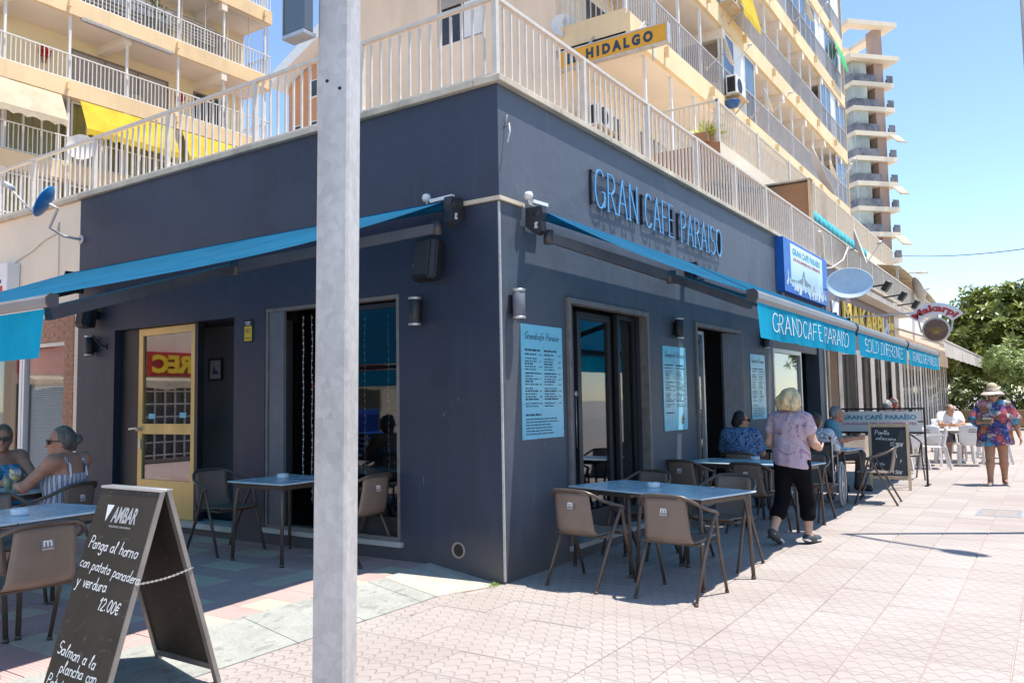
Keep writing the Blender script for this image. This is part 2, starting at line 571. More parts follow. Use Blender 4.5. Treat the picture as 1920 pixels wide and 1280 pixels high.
def stroke_text(mb, text, O, U, V, N, h, w=None, pen=0.6, thin=None, serif=0.0, slant=0.0, jitter=0.0, depth=0.0, seed=1, gap=1.2):
    """writes text as pen strokes: h = capital height in metres, w = overall width, pen = stroke width in tenths of h,
    thin = width of level strokes (a broad pen), serif = foot length, depth = thickness off the surface"""
    rr = random.Random(seed)
    O, U, V, N = Vector(O), Vector(U).normalized(), Vector(V).normalized(), Vector(N).normalized()
    tot = sum(G[c][0]+gap for c in text)-gap
    sx = (w/tot) if w else h/10
    sy = h/10
    x = 0.0
    th = thin if thin is not None else pen
    cnt = [0]
    def seg(a, b, wd):
        cnt[0] += 1
        Oz = O+N*(0.00012*(cnt[0] % 9))
        dx, dy = b[0]-a[0], b[1]-a[1]
        L = math.hypot(dx*sx, dy*sy)
        if L < 1e-9:
            return
        nx, ny = -dy*sy/L, dx*sx/L
        ux, uy = dx*sx/L, dy*sy/L
        e = wd*sy*0.25
        Q = [(a[0]*sx-ux*e, a[1]*sy-uy*e), (b[0]*sx+ux*e, b[1]*sy+uy*e)]
        P = [(Q[0][0]+nx*wd*sy/2, Q[0][1]+ny*wd*sy/2), (Q[0][0]-nx*wd*sy/2, Q[0][1]-ny*wd*sy/2),
             (Q[1][0]-nx*wd*sy/2, Q[1][1]-ny*wd*sy/2), (Q[1][0]+nx*wd*sy/2, Q[1][1]+ny*wd*sy/2)]
        if depth > 0:
            mb.prism(P[::-1], Oz, U, V, N, depth)
        else:
            mb.add([Oz+U*p[0]+V*p[1] for p in P], [(3, 2, 1, 0)])
    for c in text:
        adv, st = G[c]
        jy = rr.uniform(-1, 1)*jitter
        jx = rr.uniform(-1, 1)*jitter
        for pl_ in st:
            pp = [(x+p[0]+jx+slant*(p[1]+jy)+rr.uniform(-1, 1)*jitter*0.3, p[1]+jy+rr.uniform(-1, 1)*jitter*0.3) for p in pl_]
            for a, b in zip(pp[:-1], pp[1:]):
                ang = abs(math.atan2((b[1]-a[1])*sy, (b[0]-a[0])*sx))
                k = abs(math.sin(ang))
                seg(a, b, th+(pen-th)*k)
            if serif > 0:
                for e, o2 in ((pp[0], pp[1]), (pp[-1], pp[-2])):
                    if abs(e[0]-o2[0]) < abs(e[1]-o2[1])*0.8 and (abs(e[1]) < 0.3 or abs(e[1]-10) < 0.3):
                        seg((e[0]-serif*sy/sx, e[1]), (e[0]+serif*sy/sx, e[1]), th)
        x += adv+gap
    return tot*sx

# ------------------------------------------------------------------ material list
M = {}
M['wall'] = wall_paint('cafe_paint_sunlit', (0.068, 0.083, 0.108))  # lighter copy of the café paint, sunlight put into the colour
M['wall_shaded'] = wall_paint('cafe_paint_shaded', (0.019, 0.028, 0.054))  # darker copy of the same paint, shade put into the colour
M['wall_in'] = pbr('inside_paint', (0.11, 0.11, 0.115), 0.8, var=0.15, scale=1.2)
M['cream'] = pbr('cream_render', (0.82, 0.69, 0.52), 0.85, var=0.10, scale=0.7, bump=0.15, bscale=60, stain=0.25)
M['apricot'] = pbr('apricot_render', (0.80, 0.61, 0.36), 0.85, var=0.09, scale=0.6, bump=0.12, bscale=50, stain=0.28)
M['endwall'] = pbr('peach_render', (0.80, 0.64, 0.48), 0.88, var=0.08, scale=0.5, bump=0.15, bscale=50, stain=0.3)
M['soffit'] = pbr('soffit_paint', (0.84, 0.74, 0.63), 0.9, var=0.06, scale=0.5)
M['yellow_wall'] = pbr('yellow_render', (0.82, 0.70, 0.46), 0.9, var=0.07, scale=0.5)
M['terracotta'] = pbr('terracotta_render', (0.40, 0.205, 0.095), 0.85, var=0.12, scale=0.8, bump=0.12, stain=0.2)
M['orange'] = pbr('orange_render', (0.52, 0.25, 0.13), 0.9, var=0.08, scale=0.4)
M['brownbrick'] = pbr('brown_facing', (0.42, 0.26, 0.20), 0.85, var=0.15, scale=0.6)
M['rail'] = pbr('rail_paint', (0.64, 0.58, 0.49), 0.5, var=0.10, scale=9, bump=0.05)
M['railgrey'] = pbr('rail_grey', (0.50, 0.49, 0.50), 0.45, var=0.08, scale=2)
M['coping'] = pbr('coping_stone', (0.58, 0.50, 0.38), 0.85, var=0.2, scale=3, bump=0.25, bscale=30, stain=0.5)
M['white'] = pbr('white_paint', (0.78, 0.77, 0.74), 0.5, var=0.05, scale=3)
M['dishwhite'] = pbr('dish_white', (0.72, 0.71, 0.67), 0.45, var=0.08, scale=4, stain=0.2)
M['whiteplastic'] = pbr('white_plastic', (0.74, 0.73, 0.70), 0.38, var=0.06, scale=6)
M['galv_plain'] = pbr('galvanised_steel', (0.53, 0.52, 0.51), 0.5, 0.12, var=0.26, scale=9, bump=0.06, bscale=70, detail=8, stretch=(1, 1, 0.35))
def galv_mat():
    k = NT('galvanised')
    v = k.n('TexVoronoi'); v.inputs['Scale'].default_value = 42
    k.l(k.obj(), v.inputs['Vector'])
    s = k.xyz(v.outputs['Color'])[0]
    a = k.noise(3.2, 7, 0.7, vec=k.obj(), stretch=(1, 1, 0.3))
    b = k.noise(30, 5, 0.7, vec=k.obj(), stretch=(1, 1, 0.12))
    col = k.ramp(k.math('MULTIPLY_ADD', s, 0.11, k.math('MULTIPLY', a.outputs['Fac'], 0.9)), [(0.30, (0.37, 0.355, 0.335)), (0.62, (0.61, 0.585, 0.555))])
    f = k.ramp(b.outputs['Fac'], [(0.66, 0.0), (0.74, 0.35)])
    col = k.mix(f, col, (0.25, 0.24, 0.23))
    r = k.noise(9, 6, 0.75, vec=k.obj(), distort=0.5)
    f2 = k.ramp(r.outputs['Fac'], [(0.74, 0.0), (0.79, 0.5)])
    col = k.mix(f2, col, (0.30, 0.20, 0.12))
    k.color(col)
    k.b.inputs['Metallic'].default_value = 0.15
    k.b.inputs['Roughness'].default_value = 0.48
    k.bump(a.outputs['Fac'], 0.15, 0.004)
    return k.m
M['galv'] = galv_mat()
M['signgrey'] = pbr('sign_back_grey', (0.10, 0.135, 0.17), 0.35, 0.0, var=0.12, scale=3)
M['alu'] = pbr('aluminium', (0.56, 0.55, 0.54), 0.38, 0.7, var=0.1, scale=10)
M['gold'] = pbr('gold_anodised', (0.70, 0.52, 0.20), 0.34, 0.35, var=0.10, scale=5, stretch=(1, 1, 0.2))
M['darkmetal'] = pbr('dark_metal', (0.035, 0.036, 0.042), 0.45, 0.3, var=0.12, scale=6)
M['armgrey'] = pbr('awning_arm_grey', (0.085, 0.08, 0.085), 0.45, 0.3, var=0.2, scale=6)
M['bargrey'] = pbr('awning_bar_grey', (0.23, 0.23, 0.235), 0.45, 0.3, var=0.15, scale=5)
M['awn'] = fabric('awning_cloth_blue', (0.006, 0.155, 0.305), 0.5, 0)
M['awn_side'] = fabric('awning_cloth_blue_side', (0.006, 0.155, 0.305), 0.5, 1)
M['val'] = fabric('valance_cloth_blue', (0.006, 0.46, 0.70), 0.5)
M['bluelet'] = pbr('letter_blue', (0.12, 0.36, 0.60), 0.35, 0.2, var=0.12, scale=8)
M['menublue'] = pbr('menu_blue', (0.22, 0.60, 0.76), 0.28, var=0.04, scale=3)
M['ink'] = pbr('ink', (0.02, 0.05, 0.09), 0.6, var=0)
M['inkwhite'] = pbr('print_white', (0.82, 0.82, 0.80), 0.6, var=0)
M['chalk'] = pbr('chalk', (0.78, 0.77, 0.74), 0.9, var=0.12, scale=60)
M['brownplastic'] = pbr('brown_plastic', (0.195, 0.145, 0.115), 0.42, var=0.08, scale=8, bump=0.06, bscale=120)
M['brownmetal'] = pbr('brown_metal', (0.115, 0.088, 0.072), 0.38, 0.3, var=0.12, scale=10)
M['tabletop'] = pbr('table_top', (0.54, 0.65, 0.69), 0.26, var=0.08, scale=5)
M['edge'] = pbr('table_edge', (0.03, 0.032, 0.036), 0.5, var=0)
M['ash'] = pbr('ashtray_ceramic', (0.78, 0.79, 0.80), 0.25, var=0.03)
M['boardbrown'] = None
M['boardframe'] = pbr('board_frame', (0.26, 0.235, 0.21), 0.42, 0.35, var=0.12, scale=12)
M['black'] = pbr('black_plastic', (0.012, 0.012, 0.014), 0.45, var=0.15, scale=8)
M['rubber'] = pbr('rubber', (0.02, 0.02, 0.021), 0.8, var=0.1)
M['wood'] = pbr('pale_wood', (0.50, 0.38, 0.24), 0.6, var=0.18, scale=14, stretch=(1, 1, 0.1))
M['shutter'] = pbr('shutter_grey', (0.16, 0.165, 0.19), 0.5, var=0.12, scale=6)
M['woodframe'] = pbr('weathered_frame', (0.20, 0.175, 0.16), 0.6, var=0.2, scale=10)
M['creamdoor'] = pbr('cream_door', (0.78, 0.69, 0.56), 0.55, var=0.1, scale=4)
M['marble'] = pbr('sill_marble', (0.50, 0.49, 0.47), 0.35, var=0.12, scale=7, detail=7)
M['glass'] = glass('window_glass', (0.055,), 0.42)
M['glassdoor'] = glass('door_glass', (0.13,), 0.5)
M['glassclear'] = glass('clear_glass', (0.03,), 0.10)
M['glasswine'] = glass('drinking_glass', (0.04,), 0.06)
M['glassblue'] = glass('balcony_glass', (0.1,), 0.55)
M['wine'] = pbr('white_wine', (0.75, 0.62, 0.22), 0.1, var=0)
M['yellow'] = pbr('sign_yellow', (0.78, 0.52, 0.02), 0.45, var=0.05)
M['red'] = pbr('sign_red', (0.50, 0.03, 0.025), 0.45, var=0.08)
M['brick'] = pbr('small_brick', (0.42, 0.21, 0.13), 0.85, var=0.22, scale=22, bump=0.2)
M['mortar'] = pbr('mortar', (0.45, 0.38, 0.31), 0.95, var=0.1)
M['blind'] = pbr('blind_slat', (0.80, 0.80, 0.74), 0.5, var=0.04)
M['creamcloth'] = fabric('cream_cloth', (0.68, 0.58, 0.42), 0.25)
M['yellowcloth'] = fabric('yellow_cloth', (0.76, 0.53, 0.05), 0.25)
M['whitecloth'] = fabric('off_white_cloth', (0.62, 0.57, 0.50), 0.25)
M['curtain'] = fabric('curtain_cloth', (0.50, 0.48, 0.24), 0.3)
M['leafgreen'] = pbr('plant_green', (0.10, 0.20, 0.03), 0.5, var=0.3, scale=8)
M['darkfloor'] = pbr('dark_floor', (0.06, 0.055, 0.05), 0.4, var=0.15, scale=2)
M['darkpanel'] = pbr('dark_panel', (0.02, 0.022, 0.028), 0.45, var=0.15, scale=2)

def pink_tile_mat():
    """pressed-cement paving: fan-shaped scales 10 cm wide, dirt in the grooves, worn pink pigment"""
    k = NT('pink_scale_tile')
    x, y, z = k.xyz(k.pos())
    v = k.math('DIVIDE', y, 0.1)
    r = k.math('DIVIDE', x, 0.1)
    row = k.math('FLOOR', r)
    fr = k.math('FRACT', r)
    odd = k.math('MODULO', k.math('ABSOLUTE', row), 2.0)
    fv = k.math('SUBTRACT', k.math('FRACT', k.math('ADD', v, k.math('MULTIPLY', odd, 0.5))), 0.5)
    f2 = k.math('MULTIPLY', k.math('MULTIPLY', fv, fv), 4.0)
    h = k.math('MULTIPLY_ADD', k.math('SUBTRACT', 1.0, f2), 0.55, 0.20)
    d = k.math('ABSOLUTE', k.math('SUBTRACT', fr, h))
    groove = k.ramp(d, [(0.025, 1.0), (0.095, 0.0)])
    wear = k.noise(1.1, 6, 0.65)
    pig = k.noise(0.8, 5, 0.6)
    grit = k.noise(160, 2)
    base = k.ramp(pig.outputs['Fac'], [(0.3, (0.37, 0.31, 0.275)), (0.5, (0.405, 0.35, 0.312)), (0.7, (0.43, 0.385, 0.345))])
    stn = k.noise(3.2, 6, 0.7)
    sf = k.ramp(stn.outputs['Fac'], [(0.56, 0.0), (0.70, 0.35)])
    base = k.mix(sf, base, (0.42, 0.29, 0.25))
    tl = k.n('TexWhiteNoise'); tl.noise_dimensions = '2D'
    cb = k.n('CombineXYZ')
    k.l(k.math('FLOOR', k.math('DIVIDE', x, 0.4)), cb.inputs[0]); k.l(k.math('FLOOR', k.math('DIVIDE', k.math('ADD', y, 0.36), 0.4)), cb.inputs[1])
    k.l(cb.outputs[0], tl.inputs['Vector'])
    base = k.mix(1.0, base, k.ramp(tl.outputs['Value'], [(0.0, (0.92, 0.905, 0.90)), (0.5, (0.98, 0.97, 0.97)), (1.0, (1.03, 1.03, 1.03))]), 'MULTIPLY')
    gum = k.n('TexVoronoi'); gum.inputs['Scale'].default_value = 1.6; k.l(k.pos(), gum.inputs['Vector'])
    base = k.mix(k.ramp(gum.outputs['Distance'], [(0.03, 0.55), (0.045, 0.0)]), base, (0.16, 0.13, 0.12))
    dots = k.ramp(grit.outputs['Fac'], [(0.30, (0.72, 0.70, 0.68)), (0.46, (1, 1, 1))])
    base = k.mix(1.0, base, dots, 'MULTIPLY')
    gw = k.math('MULTIPLY', groove, k.ramp(wear.outputs['Fac'], [(0.30, 0.18), (0.65, 0.72)]))
    col = k.mix(gw, base, (0.20, 0.16, 0.155))
    k.color(col)
    k.b.inputs['Roughness'].default_value = 0.8
    dome = k.math('SUBTRACT', k.math('MULTIPLY', grit.outputs['Fac'], 0.25), k.math('MULTIPLY', groove, 1.0))
    k.bump(dome, 0.6, 0.006)
    return k.m
M['pink'] = pink_tile_mat()
def rib_mat(name, c):
    k = NT(name)
    x, y, z = k.xyz(k.pos())
    f = k.math('FRACT', k.math('DIVIDE', x, 0.0278))
    g = k.ramp(k.math('ABSOLUTE', k.math('SUBTRACT', f, 0.5)), [(0.0, 1.0), (0.16, 0.0)])
    nz = k.noise(2.0, 5, 0.65)
    base = k.ramp(nz.outputs['Fac'], [(0.3, tuple(q*0.82 for q in c)), (0.7, tuple(q*1.1 for q in c))])
    k.color(k.mix(k.math('MULTIPLY', g, 0.5), base, tuple(q*0.42 for q in c)))
    k.b.inputs['Roughness'].default_value = 0.8
    k.bump(k.math('SUBTRACT', 1.0, g), 0.5, 0.004)
    return k.m
M['ribpink'] = rib_mat('ribbed_pink', (0.53, 0.35, 0.31))
M['ribcream'] = rib_mat('ribbed_cream', (0.58, 0.50, 0.37))
def worn_concrete():
    k = NT('worn_terrazzo')
    a = k.noise(5, 6, 0.7)
    b = k.noise(16, 4, 0.6, stretch=(0.45, 1, 1))
    c = k.noise(90, 3)
    col = k.ramp(a.outputs['Fac'], [(0.3, (0.31, 0.31, 0.27)), (0.7, (0.42, 0.415, 0.37))])
    f = k.ramp(b.outputs['Fac'], [(0.55, 0.0), (0.64, 0.75)])
    col = k.mix(f, col, (0.24, 0.245, 0.22))
    col = k.mix(1.0, col, k.ramp(c.outputs['Fac'], [(0.3, 0.78), (0.6, 1.0)]), 'MULTIPLY')
    k.color(col)
    k.b.inputs['Roughness'].default_value = 0.85
    k.bump(b.outputs['Fac'], 0.4, 0.006)
    return k.m
M['terrazzo'] = worn_concrete()
M['cement'] = pbr('cement_ramp', (0.47, 0.42, 0.34), 0.9, var=0.18, scale=6, bump=0.4, bscale=25)
M['bed'] = pbr('joint_sand', (0.50, 0.37, 0.33), 0.95, var=0.15, scale=8)
M['groundgrey'] = pbr('street_ground', (0.42, 0.38, 0.33), 0.9, var=0.15, scale=0.3)  # ground colour lightened to bounce light up onto the facades
def board_mat():
    k = NT('chalkboard_brown')
    a = k.noise(4, 5, 0.6)
    col = k.ramp(a.outputs['Fac'], [(0.3, (0.032, 0.025, 0.017)), (0.7, (0.050, 0.041, 0.029))])
    sm = k.noise(6, 6, 0.65, distort=2.2, stretch=(1, 1, 2.2))
    f = k.ramp(sm.outputs['Fac'], [(0.60, 0.0), (0.74, 0.22)])
    col = k.mix(f, col, (0.38, 0.37, 0.34))
    k.color(col)
    k.b.inputs['Roughness'].default_value = 0.6
    k.b.inputs['Specular IOR Level'].default_value = 0.3
    return k.m
M['boardbrown'] = board_mat()
M['slate'] = pbr('slate_board', (0.022, 0.024, 0.028), 0.6, var=0.35, scale=9, detail=6)
# ------------------------------------------------------------------ the setting: ground and paving
g = MB()
g.add([(-400, -400, -0.30), (900, -400, -0.30), (900, 600, -0.30), (-400, 600, -0.30)], [(0, 1, 2, 3)])
tag(g.build('ground', M['groundgrey']), kind='structure')
rd = MB().box(-60, 120, -30, -9.0, -0.29, -0.14)
tag(rd.build('road', pbr('bounce_roadway', (0.34, 0.32, 0.29), 0.9, var=0.2, scale=3, bump=0.3)), kind='structure')  # unseen roadway, made pale to bounce light onto the street facades

pave = MB().box(-9, 60, -9.0, 30, -0.25, -0.009).build('pavement', M['bed'])
tag(pave, kind='structure')
TS, GAP, GY0 = 0.4, 0.006, -0.36
def tile_mb(mb, x, y, s, t, gap, ch=0.004):
    a, b = gap/2, s-gap/2
    c = ch
    V = [(x+a, y+a, -t), (x+b, y+a, -t), (x+b, y+b, -t), (x+a, y+b, -t),
         (x+a, y+a, -c), (x+b, y+a, -c), (x+b, y+b, -c), (x+a, y+b, -c),
         (x+a+c, y+a+c, 0), (x+b-c, y+a+c, 0), (x+b-c, y+b-c, 0), (x+a+c, y+b-c, 0)]
    F = [(0, 1, 5, 4), (1, 2, 6, 5), (2, 3, 7, 6), (3, 0, 4, 7), (4, 5, 9, 8), (5, 6, 10, 9), (6, 7, 11, 10), (7, 4, 8, 11), (8, 9, 10, 11)]
    return mb.add(V, F)
tile_me = tile_mb(MB(), 0, 0, TS, 0.03, GAP).mesh('paving_tile', M['pink'])
def in_view(x, y, z=0.0, m=0.06):
    d = Vector((x, y, z))-CAM_POS
    w = d.dot(F_)
    if w < 0.4:
        return None
    u, v = d.dot(R_)/w, d.dot(U_)/w
    if abs(u) < 0.631+m and abs(v) < 0.421+m:
        return w
    return None
cells = []
for i in range(-24, 120):
    for j in range(-23, 3):
        x, y = i*TS, GY0+j*TS
        cx, cy = x+TS/2, y+TS/2
        if cy > 0.10 and cx < -0.1 and cy > 0.22:
            continue
        if cy > 0.06 and cx > 0:
            continue
        w = in_view(cx, cy)
        blocked = cx > 0.3 and cy > -0.02
        cells.append((w if (w and not blocked) else 999, x, y))
cells.sort()
rest = MB()
for q, (w, x, y) in enumerate(cells):
    if q < 275 and w < 900:
        o = link('paving_tile', tile_me, pave, (x, y, rnd.uniform(-0.0018, 0.0012)))
        o.rotation_euler = (rnd.uniform(-1, 1)*0.002, rnd.uniform(-1, 1)*0.002, 0)
    else:
        if abs(x) < 60:
            tile_mb(rest, x, y, TS, 0.02, GAP)
for i in range(-16, 0):
    if i*TS > -0.5: continue
    o = link('paving_tile', tile_me, pave, (i*TS, 0.04, 0)); o.scale = (1, 0.455, 1)
o = rest.build('paving_tiles', M['pink'], pave)
tag(o, kind='stuff')
# the raised terrace on the left: ribbed slabs 25 cm square, pink with cream ones among them
TZ = 0.09
terr = MB().box(-7, 0.0, 0.77, 14, -0.015, TZ-0.012).build('terrace_floor', M['bed'])
tag(terr, kind='structure')
rp = tile_mb(MB(), 0, 0, 0.26, 0.03, 0.005, 0.003).mesh('terrace_slab', M['ribpink'])
rc = tile_mb(MB(), 0, 0, 0.26, 0.03, 0.005, 0.003).mesh('terrace_slab', M['ribcream'])
cells = []
for i in range(-24, 0):
    for j in range(0, 40):
        x, y = i*0.26, 0.775+j*0.26
        w = in_view(x+0.13, y+0.13, TZ)
        cream = ((i*2+j*3) % 7 in (0, 3)) if rnd.random() > 0.15 else rnd.random() < 0.3
        cells.append((w if w else 999, x, y, cream))
cells.sort(key=lambda c: c[0])
r1, r2 = MB(), MB()
for q, (w, x, y, cream) in enumerate(cells):
    if q < 285 and w < 900:
        link('terrace_slab', rc if cream else rp, terr, (x, y, TZ+rnd.uniform(-0.0015, 0.001)))
    else:
        b_ = r2 if cream else r1
        k0 = len(b_.v)
        tile_mb(b_, x, y, 0.26, 0.02, 0.005, 0.003)
        b_.v[k0:] = [(p[0], p[1], p[2]+TZ) for p in b_.v[k0:]]
if r1.v: tag(r1.build('terrace_slabs', M['ribpink'], terr), kind='stuff')
if r2.v: tag(r2.build('terrace_slabs', M['ribcream'], terr), kind='stuff')
# the sloping strip of worn cement slabs between terrace and pavement
strip = empty('kerb_strip')
tag(strip, kind='structure')
xx = -6.2
while xx < -0.62:
    L = min(0.6, -0.62-xx)
    m = MB()
    y0, y1 = 0.225, 0.768
    V = []
    for (x, y, z) in ((xx+0.003, y0, 0.004), (xx+L-0.003, y0, 0.004), (xx+L-0.003, y1, TZ+0.001), (xx+0.003, y1, TZ+0.001)):
        V.append((x, y, z))
    V = [(p[0], p[1], p[2]-0.06) for p in V]+V
    m.add(V, [(0, 3, 2, 1), (4, 5, 6, 7), (0, 1, 5, 4), (1, 2, 6, 5), (2, 3, 7, 6), (3, 0, 4, 7)])
    m.build('kerb_slab', M['terrazzo'], strip)
    xx += L
m = MB()
m.add([(-0.617, 0.225, 0.005), (-0.14, 0.05, 0.004), (-0.002, 0.12, 0.006), (-0.002, 0.80, 0.10), (-0.617, 0.768, TZ+0.001),
       (-0.617, 0.225, -0.05), (-0.14, 0.05, -0.05), (-0.002, 0.12, -0.05), (-0.002, 0.80, -0.05), (-0.617, 0.768, -0.05)],
      [(0, 1, 2, 3, 4), (0, 5, 6, 1), (1, 6, 7, 2), (4, 9, 5, 0), (3, 8, 9, 4), (2, 7, 8, 3)])
m.build('cement_patch', M['cement'], strip)
# weeds at the corner
wd = MB()
for i in range(70):
    a = rnd.uniform(0, 6.28)
    x, y = -0.075+rnd.gauss(0, 0.055), 0.05+rnd.gauss(0, 0.035)
    if x > -0.012: x = -0.012
    L = rnd.uniform(0.015, 0.045)
    dx, dy = math.cos(a)*L*0.8, math.sin(a)*L*0.8
    wd.add([(x-dy*0.15, y+dx*0.15, 0.003), (x+dy*0.15, y-dx*0.15, 0.003), (x+dx, y+dy, L*0.7)], [(0, 1, 2)])
tag(wd.build('weeds', pbr('weed_green', (0.16, 0.27, 0.03), 0.6, var=0.3, scale=30)), kind='stuff')
# manhole cover in the pavement
mh = empty('manhole_cover', (6.25, -3.18, 0.0), 0.0, 'grey rectangular manhole cover set in the pink pavement', 'manhole cover')
m = MB()
for a, b, c, d in ((-0.34, 0.34, -0.24, -0.20), (-0.34, 0.34, 0.20, 0.24), (-0.34, -0.30, -0.198, 0.198), (0.30, 0.34, -0.198, 0.198)):
    m.box(a, b, c, d, -0.01, 0.006)
m.build('frame', M['alu'], mh)
MB().box(-0.295, 0.295, -0.195, 0.195, -0.01, 0.0045).build('plate', pbr('cover_plate', (0.30, 0.26, 0.23), 0.8, var=0.2, scale=20, bump=0.3), mh)

# ------------------------------------------------------------------ the café building
cafe = empty('cafe_building', (0, 0, 0), 0, 'dark slate blue corner building with cream roof coping and open glass doors', 'building')
WT = 0.26
WH = 4.22
def wall_x(mb, x0, x1, holes, y0, y1, h0=0.0, h1=WH):
    """wall along x between y0 and y1 with openings (xa, xb, za, zb)"""
    cur = x0
    for xa, xb, za, zb in sorted(holes):
        if xa > cur: mb.box(cur, xa, y0, y1, h0, h1)
        if za > h0: mb.box(xa, xb, y0, y1, h0, za)
        if zb < h1: mb.box(xa, xb, y0, y1, zb, h1)
        cur = xb
    if cur < x1: mb.box(cur, x1, y0, y1, h0, h1)
def wall_y(mb, y0, y1, holes, x0, x1, h0=0.0, h1=WH):
    cur = y0
    for ya, yb, za, zb in sorted(holes):
        if ya > cur: mb.box(x0, x1, cur, ya, h0, h1)
        if za > h0: mb.box(x0, x1, ya, yb, h0, za)
        if zb < h1: mb.box(x0, x1, ya, yb, zb, h1)
        cur = yb
    if cur < y1: mb.box(x0, x1, cur, y1, h0, h1)
RH = [(1.09, 2.95, 0.14, 2.48), (4.41, 6.31, 0.14, 2.48), (7.93, 11.1, 0.05, 2.48)]
LH = [(1.135, 2.99, 0.25, 2.50), (3.49, 5.79, 0.22, 2.45)]
mb = MB()
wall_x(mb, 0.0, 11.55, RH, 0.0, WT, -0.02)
sw = mb.build('street_wall', [M['wall'], M['wall_shaded']], cafe)
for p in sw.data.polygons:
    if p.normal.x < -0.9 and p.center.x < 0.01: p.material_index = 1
mb = MB()
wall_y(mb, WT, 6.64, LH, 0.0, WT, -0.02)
mb.build('side_wall', M['wall_shaded'], cafe)
# upper fascia stands 2 cm proud of the wall, its lower edge just above the awning boxes; thin drip ledge at the corner
m = MB()
m.add([(-0.03, -0.03, 3.20), (0.36, -0.03, 3.20), (0.36, 0.0, 3.20), (0, 0, 3.20), (0, 0.50, 3.20), (-0.03, 0.50, 3.20)]
      + [(-0.03, -0.03, 3.235), (0.36, -0.03, 3.235), (0.36, 0.0, 3.235), (0, 0, 3.235), (0, 0.50, 3.235), (-0.03, 0.50, 3.235)],
      [(5, 4, 3, 0), (3, 2, 1, 0), (6, 9, 10, 11), (6, 7, 8, 9), (0, 1, 7, 6), (1, 2, 8, 7), (4, 5, 11, 10), (5, 0, 6, 11)])
m.build('ledge', M['coping'], cafe)
# roof slab, coping, the room inside
MB().box(WT+0.001, 34.5, WT+0.001, 6.6, 4.02, 4.20).build('roof', pbr('terrace_tiles', (0.40, 0.25, 0.17), 0.85, var=0.15, scale=3), cafe)
m = MB()
xq = -0.055
while xq < 11.5:
    L = rnd.uniform(0.85, 1.1)
    e = min(11.55, xq+L)
    m.bevbox(xq+0.002, e-0.002, -0.06, 0.22, WH+0.0015, WH+0.062, 0.006)
    xq = e
yq = 0.222
while yq < 6.6:
    L = rnd.uniform(0.85, 1.1)
    e = min(6.64, yq+L)
    m.bevbox(-0.055, 0.22, yq+0.002, e-0.002, WH+0.0015, WH+0.062, 0.006)
    yq = e
m.build('coping', M['coping'], cafe)
m = MB()
m.box(WT, 11.5, WT, 6.6, 0.0, 0.13)
m.build('floor', M['darkfloor'], cafe)
m = MB()
m.box(WT, 11.5, 6.45, 6.60, 0.131, 4.0)
m.box(11.36, 11.5, WT, 6.44, 0.131, 4.0)
m.box(WT, 11.35, WT, 6.44, 2.95, 3.05)
m.box(3.4, 3.55, 2.6, 6.44, 0.131, 2.949)
m.box(7.35, 7.5, 0.6, 4.0, 0.131, 2.949)
m.build('inner_wall', M['wall_in'], cafe)
for (xa, xb, za, zb) in RH[:2]:
    MB().box(xa-0.02, xb+0.02, -0.035, WT, za-0.045, za+0.001).build('sill', M['marble'], cafe)
MB().box(-0.035, WT, 1.10, 3.02, 0.205, 0.251).build('sill', M['marble'], cafe)
MB().box(-0.045, WT, 3.46, 5.82, 0.165, 0.221).build('sill', M['marble'], cafe)
# sunlit bare corner strip: a metal corner bead
m = MB()
m.box(-0.004, 0.012, -0.004, 0.012, 0.02, 3.19)
m.build('corner_bead', M['galv'], cafe)
# vent pipe hole near the corner
m = MB()
mx = Matrix.Translation((0, 0.478, 0.235)) @ Matrix.Rotation(R(-90), 4, 'Y')
m.lathe([(0.052, 0.0), (0.058, 0.012), (0.07, 0.012), (0.07, -0.005)], 22, mx)
m.cur = 1
m.add([mx @ Vector((0.052*math.cos(2*math.pi*i/22), 0.052*math.sin(2*math.pi*i/22), 0.0015)) for i in range(22)], [tuple(range(22))])
m.build('vent_pipe', [pbr('pipe_clay', (0.33, 0.26, 0.2), 0.8), M['black']], cafe)

def ribbed_panel(mb, a, b, z0, z1, nrm, n=9, depth=0.014):
    """folded shutter leaf: ribbed sheet from plan point a to plan point b"""
    a, b, nrm = Vector((a[0], a[1], 0)), Vector((b[0], b[1], 0)), Vector((nrm[0], nrm[1], 0)).normalized()
    d = (b-a)/n
    for i in range(n):
        p, q = a+d*(i+0.06), a+d*(i+0.94)
        V = [p, q, q+nrm*depth, p+nrm*depth]
        mb.add([Vector((v.x, v.y, z0)) for v in V]+[Vector((v.x, v.y, z1)) for v in V],
               [(0, 3, 2, 1), (4, 5, 6, 7), (0, 1, 5, 4), (1, 2, 6, 5), (2, 3, 7, 6), (3, 0, 4, 7)])
    p, q = a, b
    V = [p-nrm*0.02, q-nrm*0.02, q, p]
    mb.add([Vector((v.x, v.y, z0)) for v in V]+[Vector((v.x, v.y, z1)) for v in V],
           [(0, 3, 2, 1), (4, 5, 6, 7), (0, 1, 5, 4), (1, 2, 6, 5), (2, 3, 7, 6), (3, 0, 4, 7)])
def frame_mb(mb, A, B, z0, z1, w, dep, top=True, bottom=True, wb=None):
    """rectangular frame standing from plan point A to B"""
    A, B = Vector((A[0], A[1], 0)), Vector((B[0], B[1], 0))
    d = (B-A).normalized()
    Z = Vector((0, 0, 1))
    mb.bar(A+d*w/2+Z*z0, A+d*w/2+Z*z1, w, dep, d.cross(Z))
    mb.bar(B-d*w/2+Z*z0, B-d*w/2+Z*z1, w, dep, d.cross(Z))
    if top: mb.bar(A+d*(w+.001)+Z*(z1-w/2), B-d*(w+.001)+Z*(z1-w/2), dep*0.98, w)
    wb = wb or w
    if bottom: mb.bar(A+d*(w+.001)+Z*(z0+wb/2), B-d*(w+.001)+Z*(z0+wb/2), dep*0.98, wb)
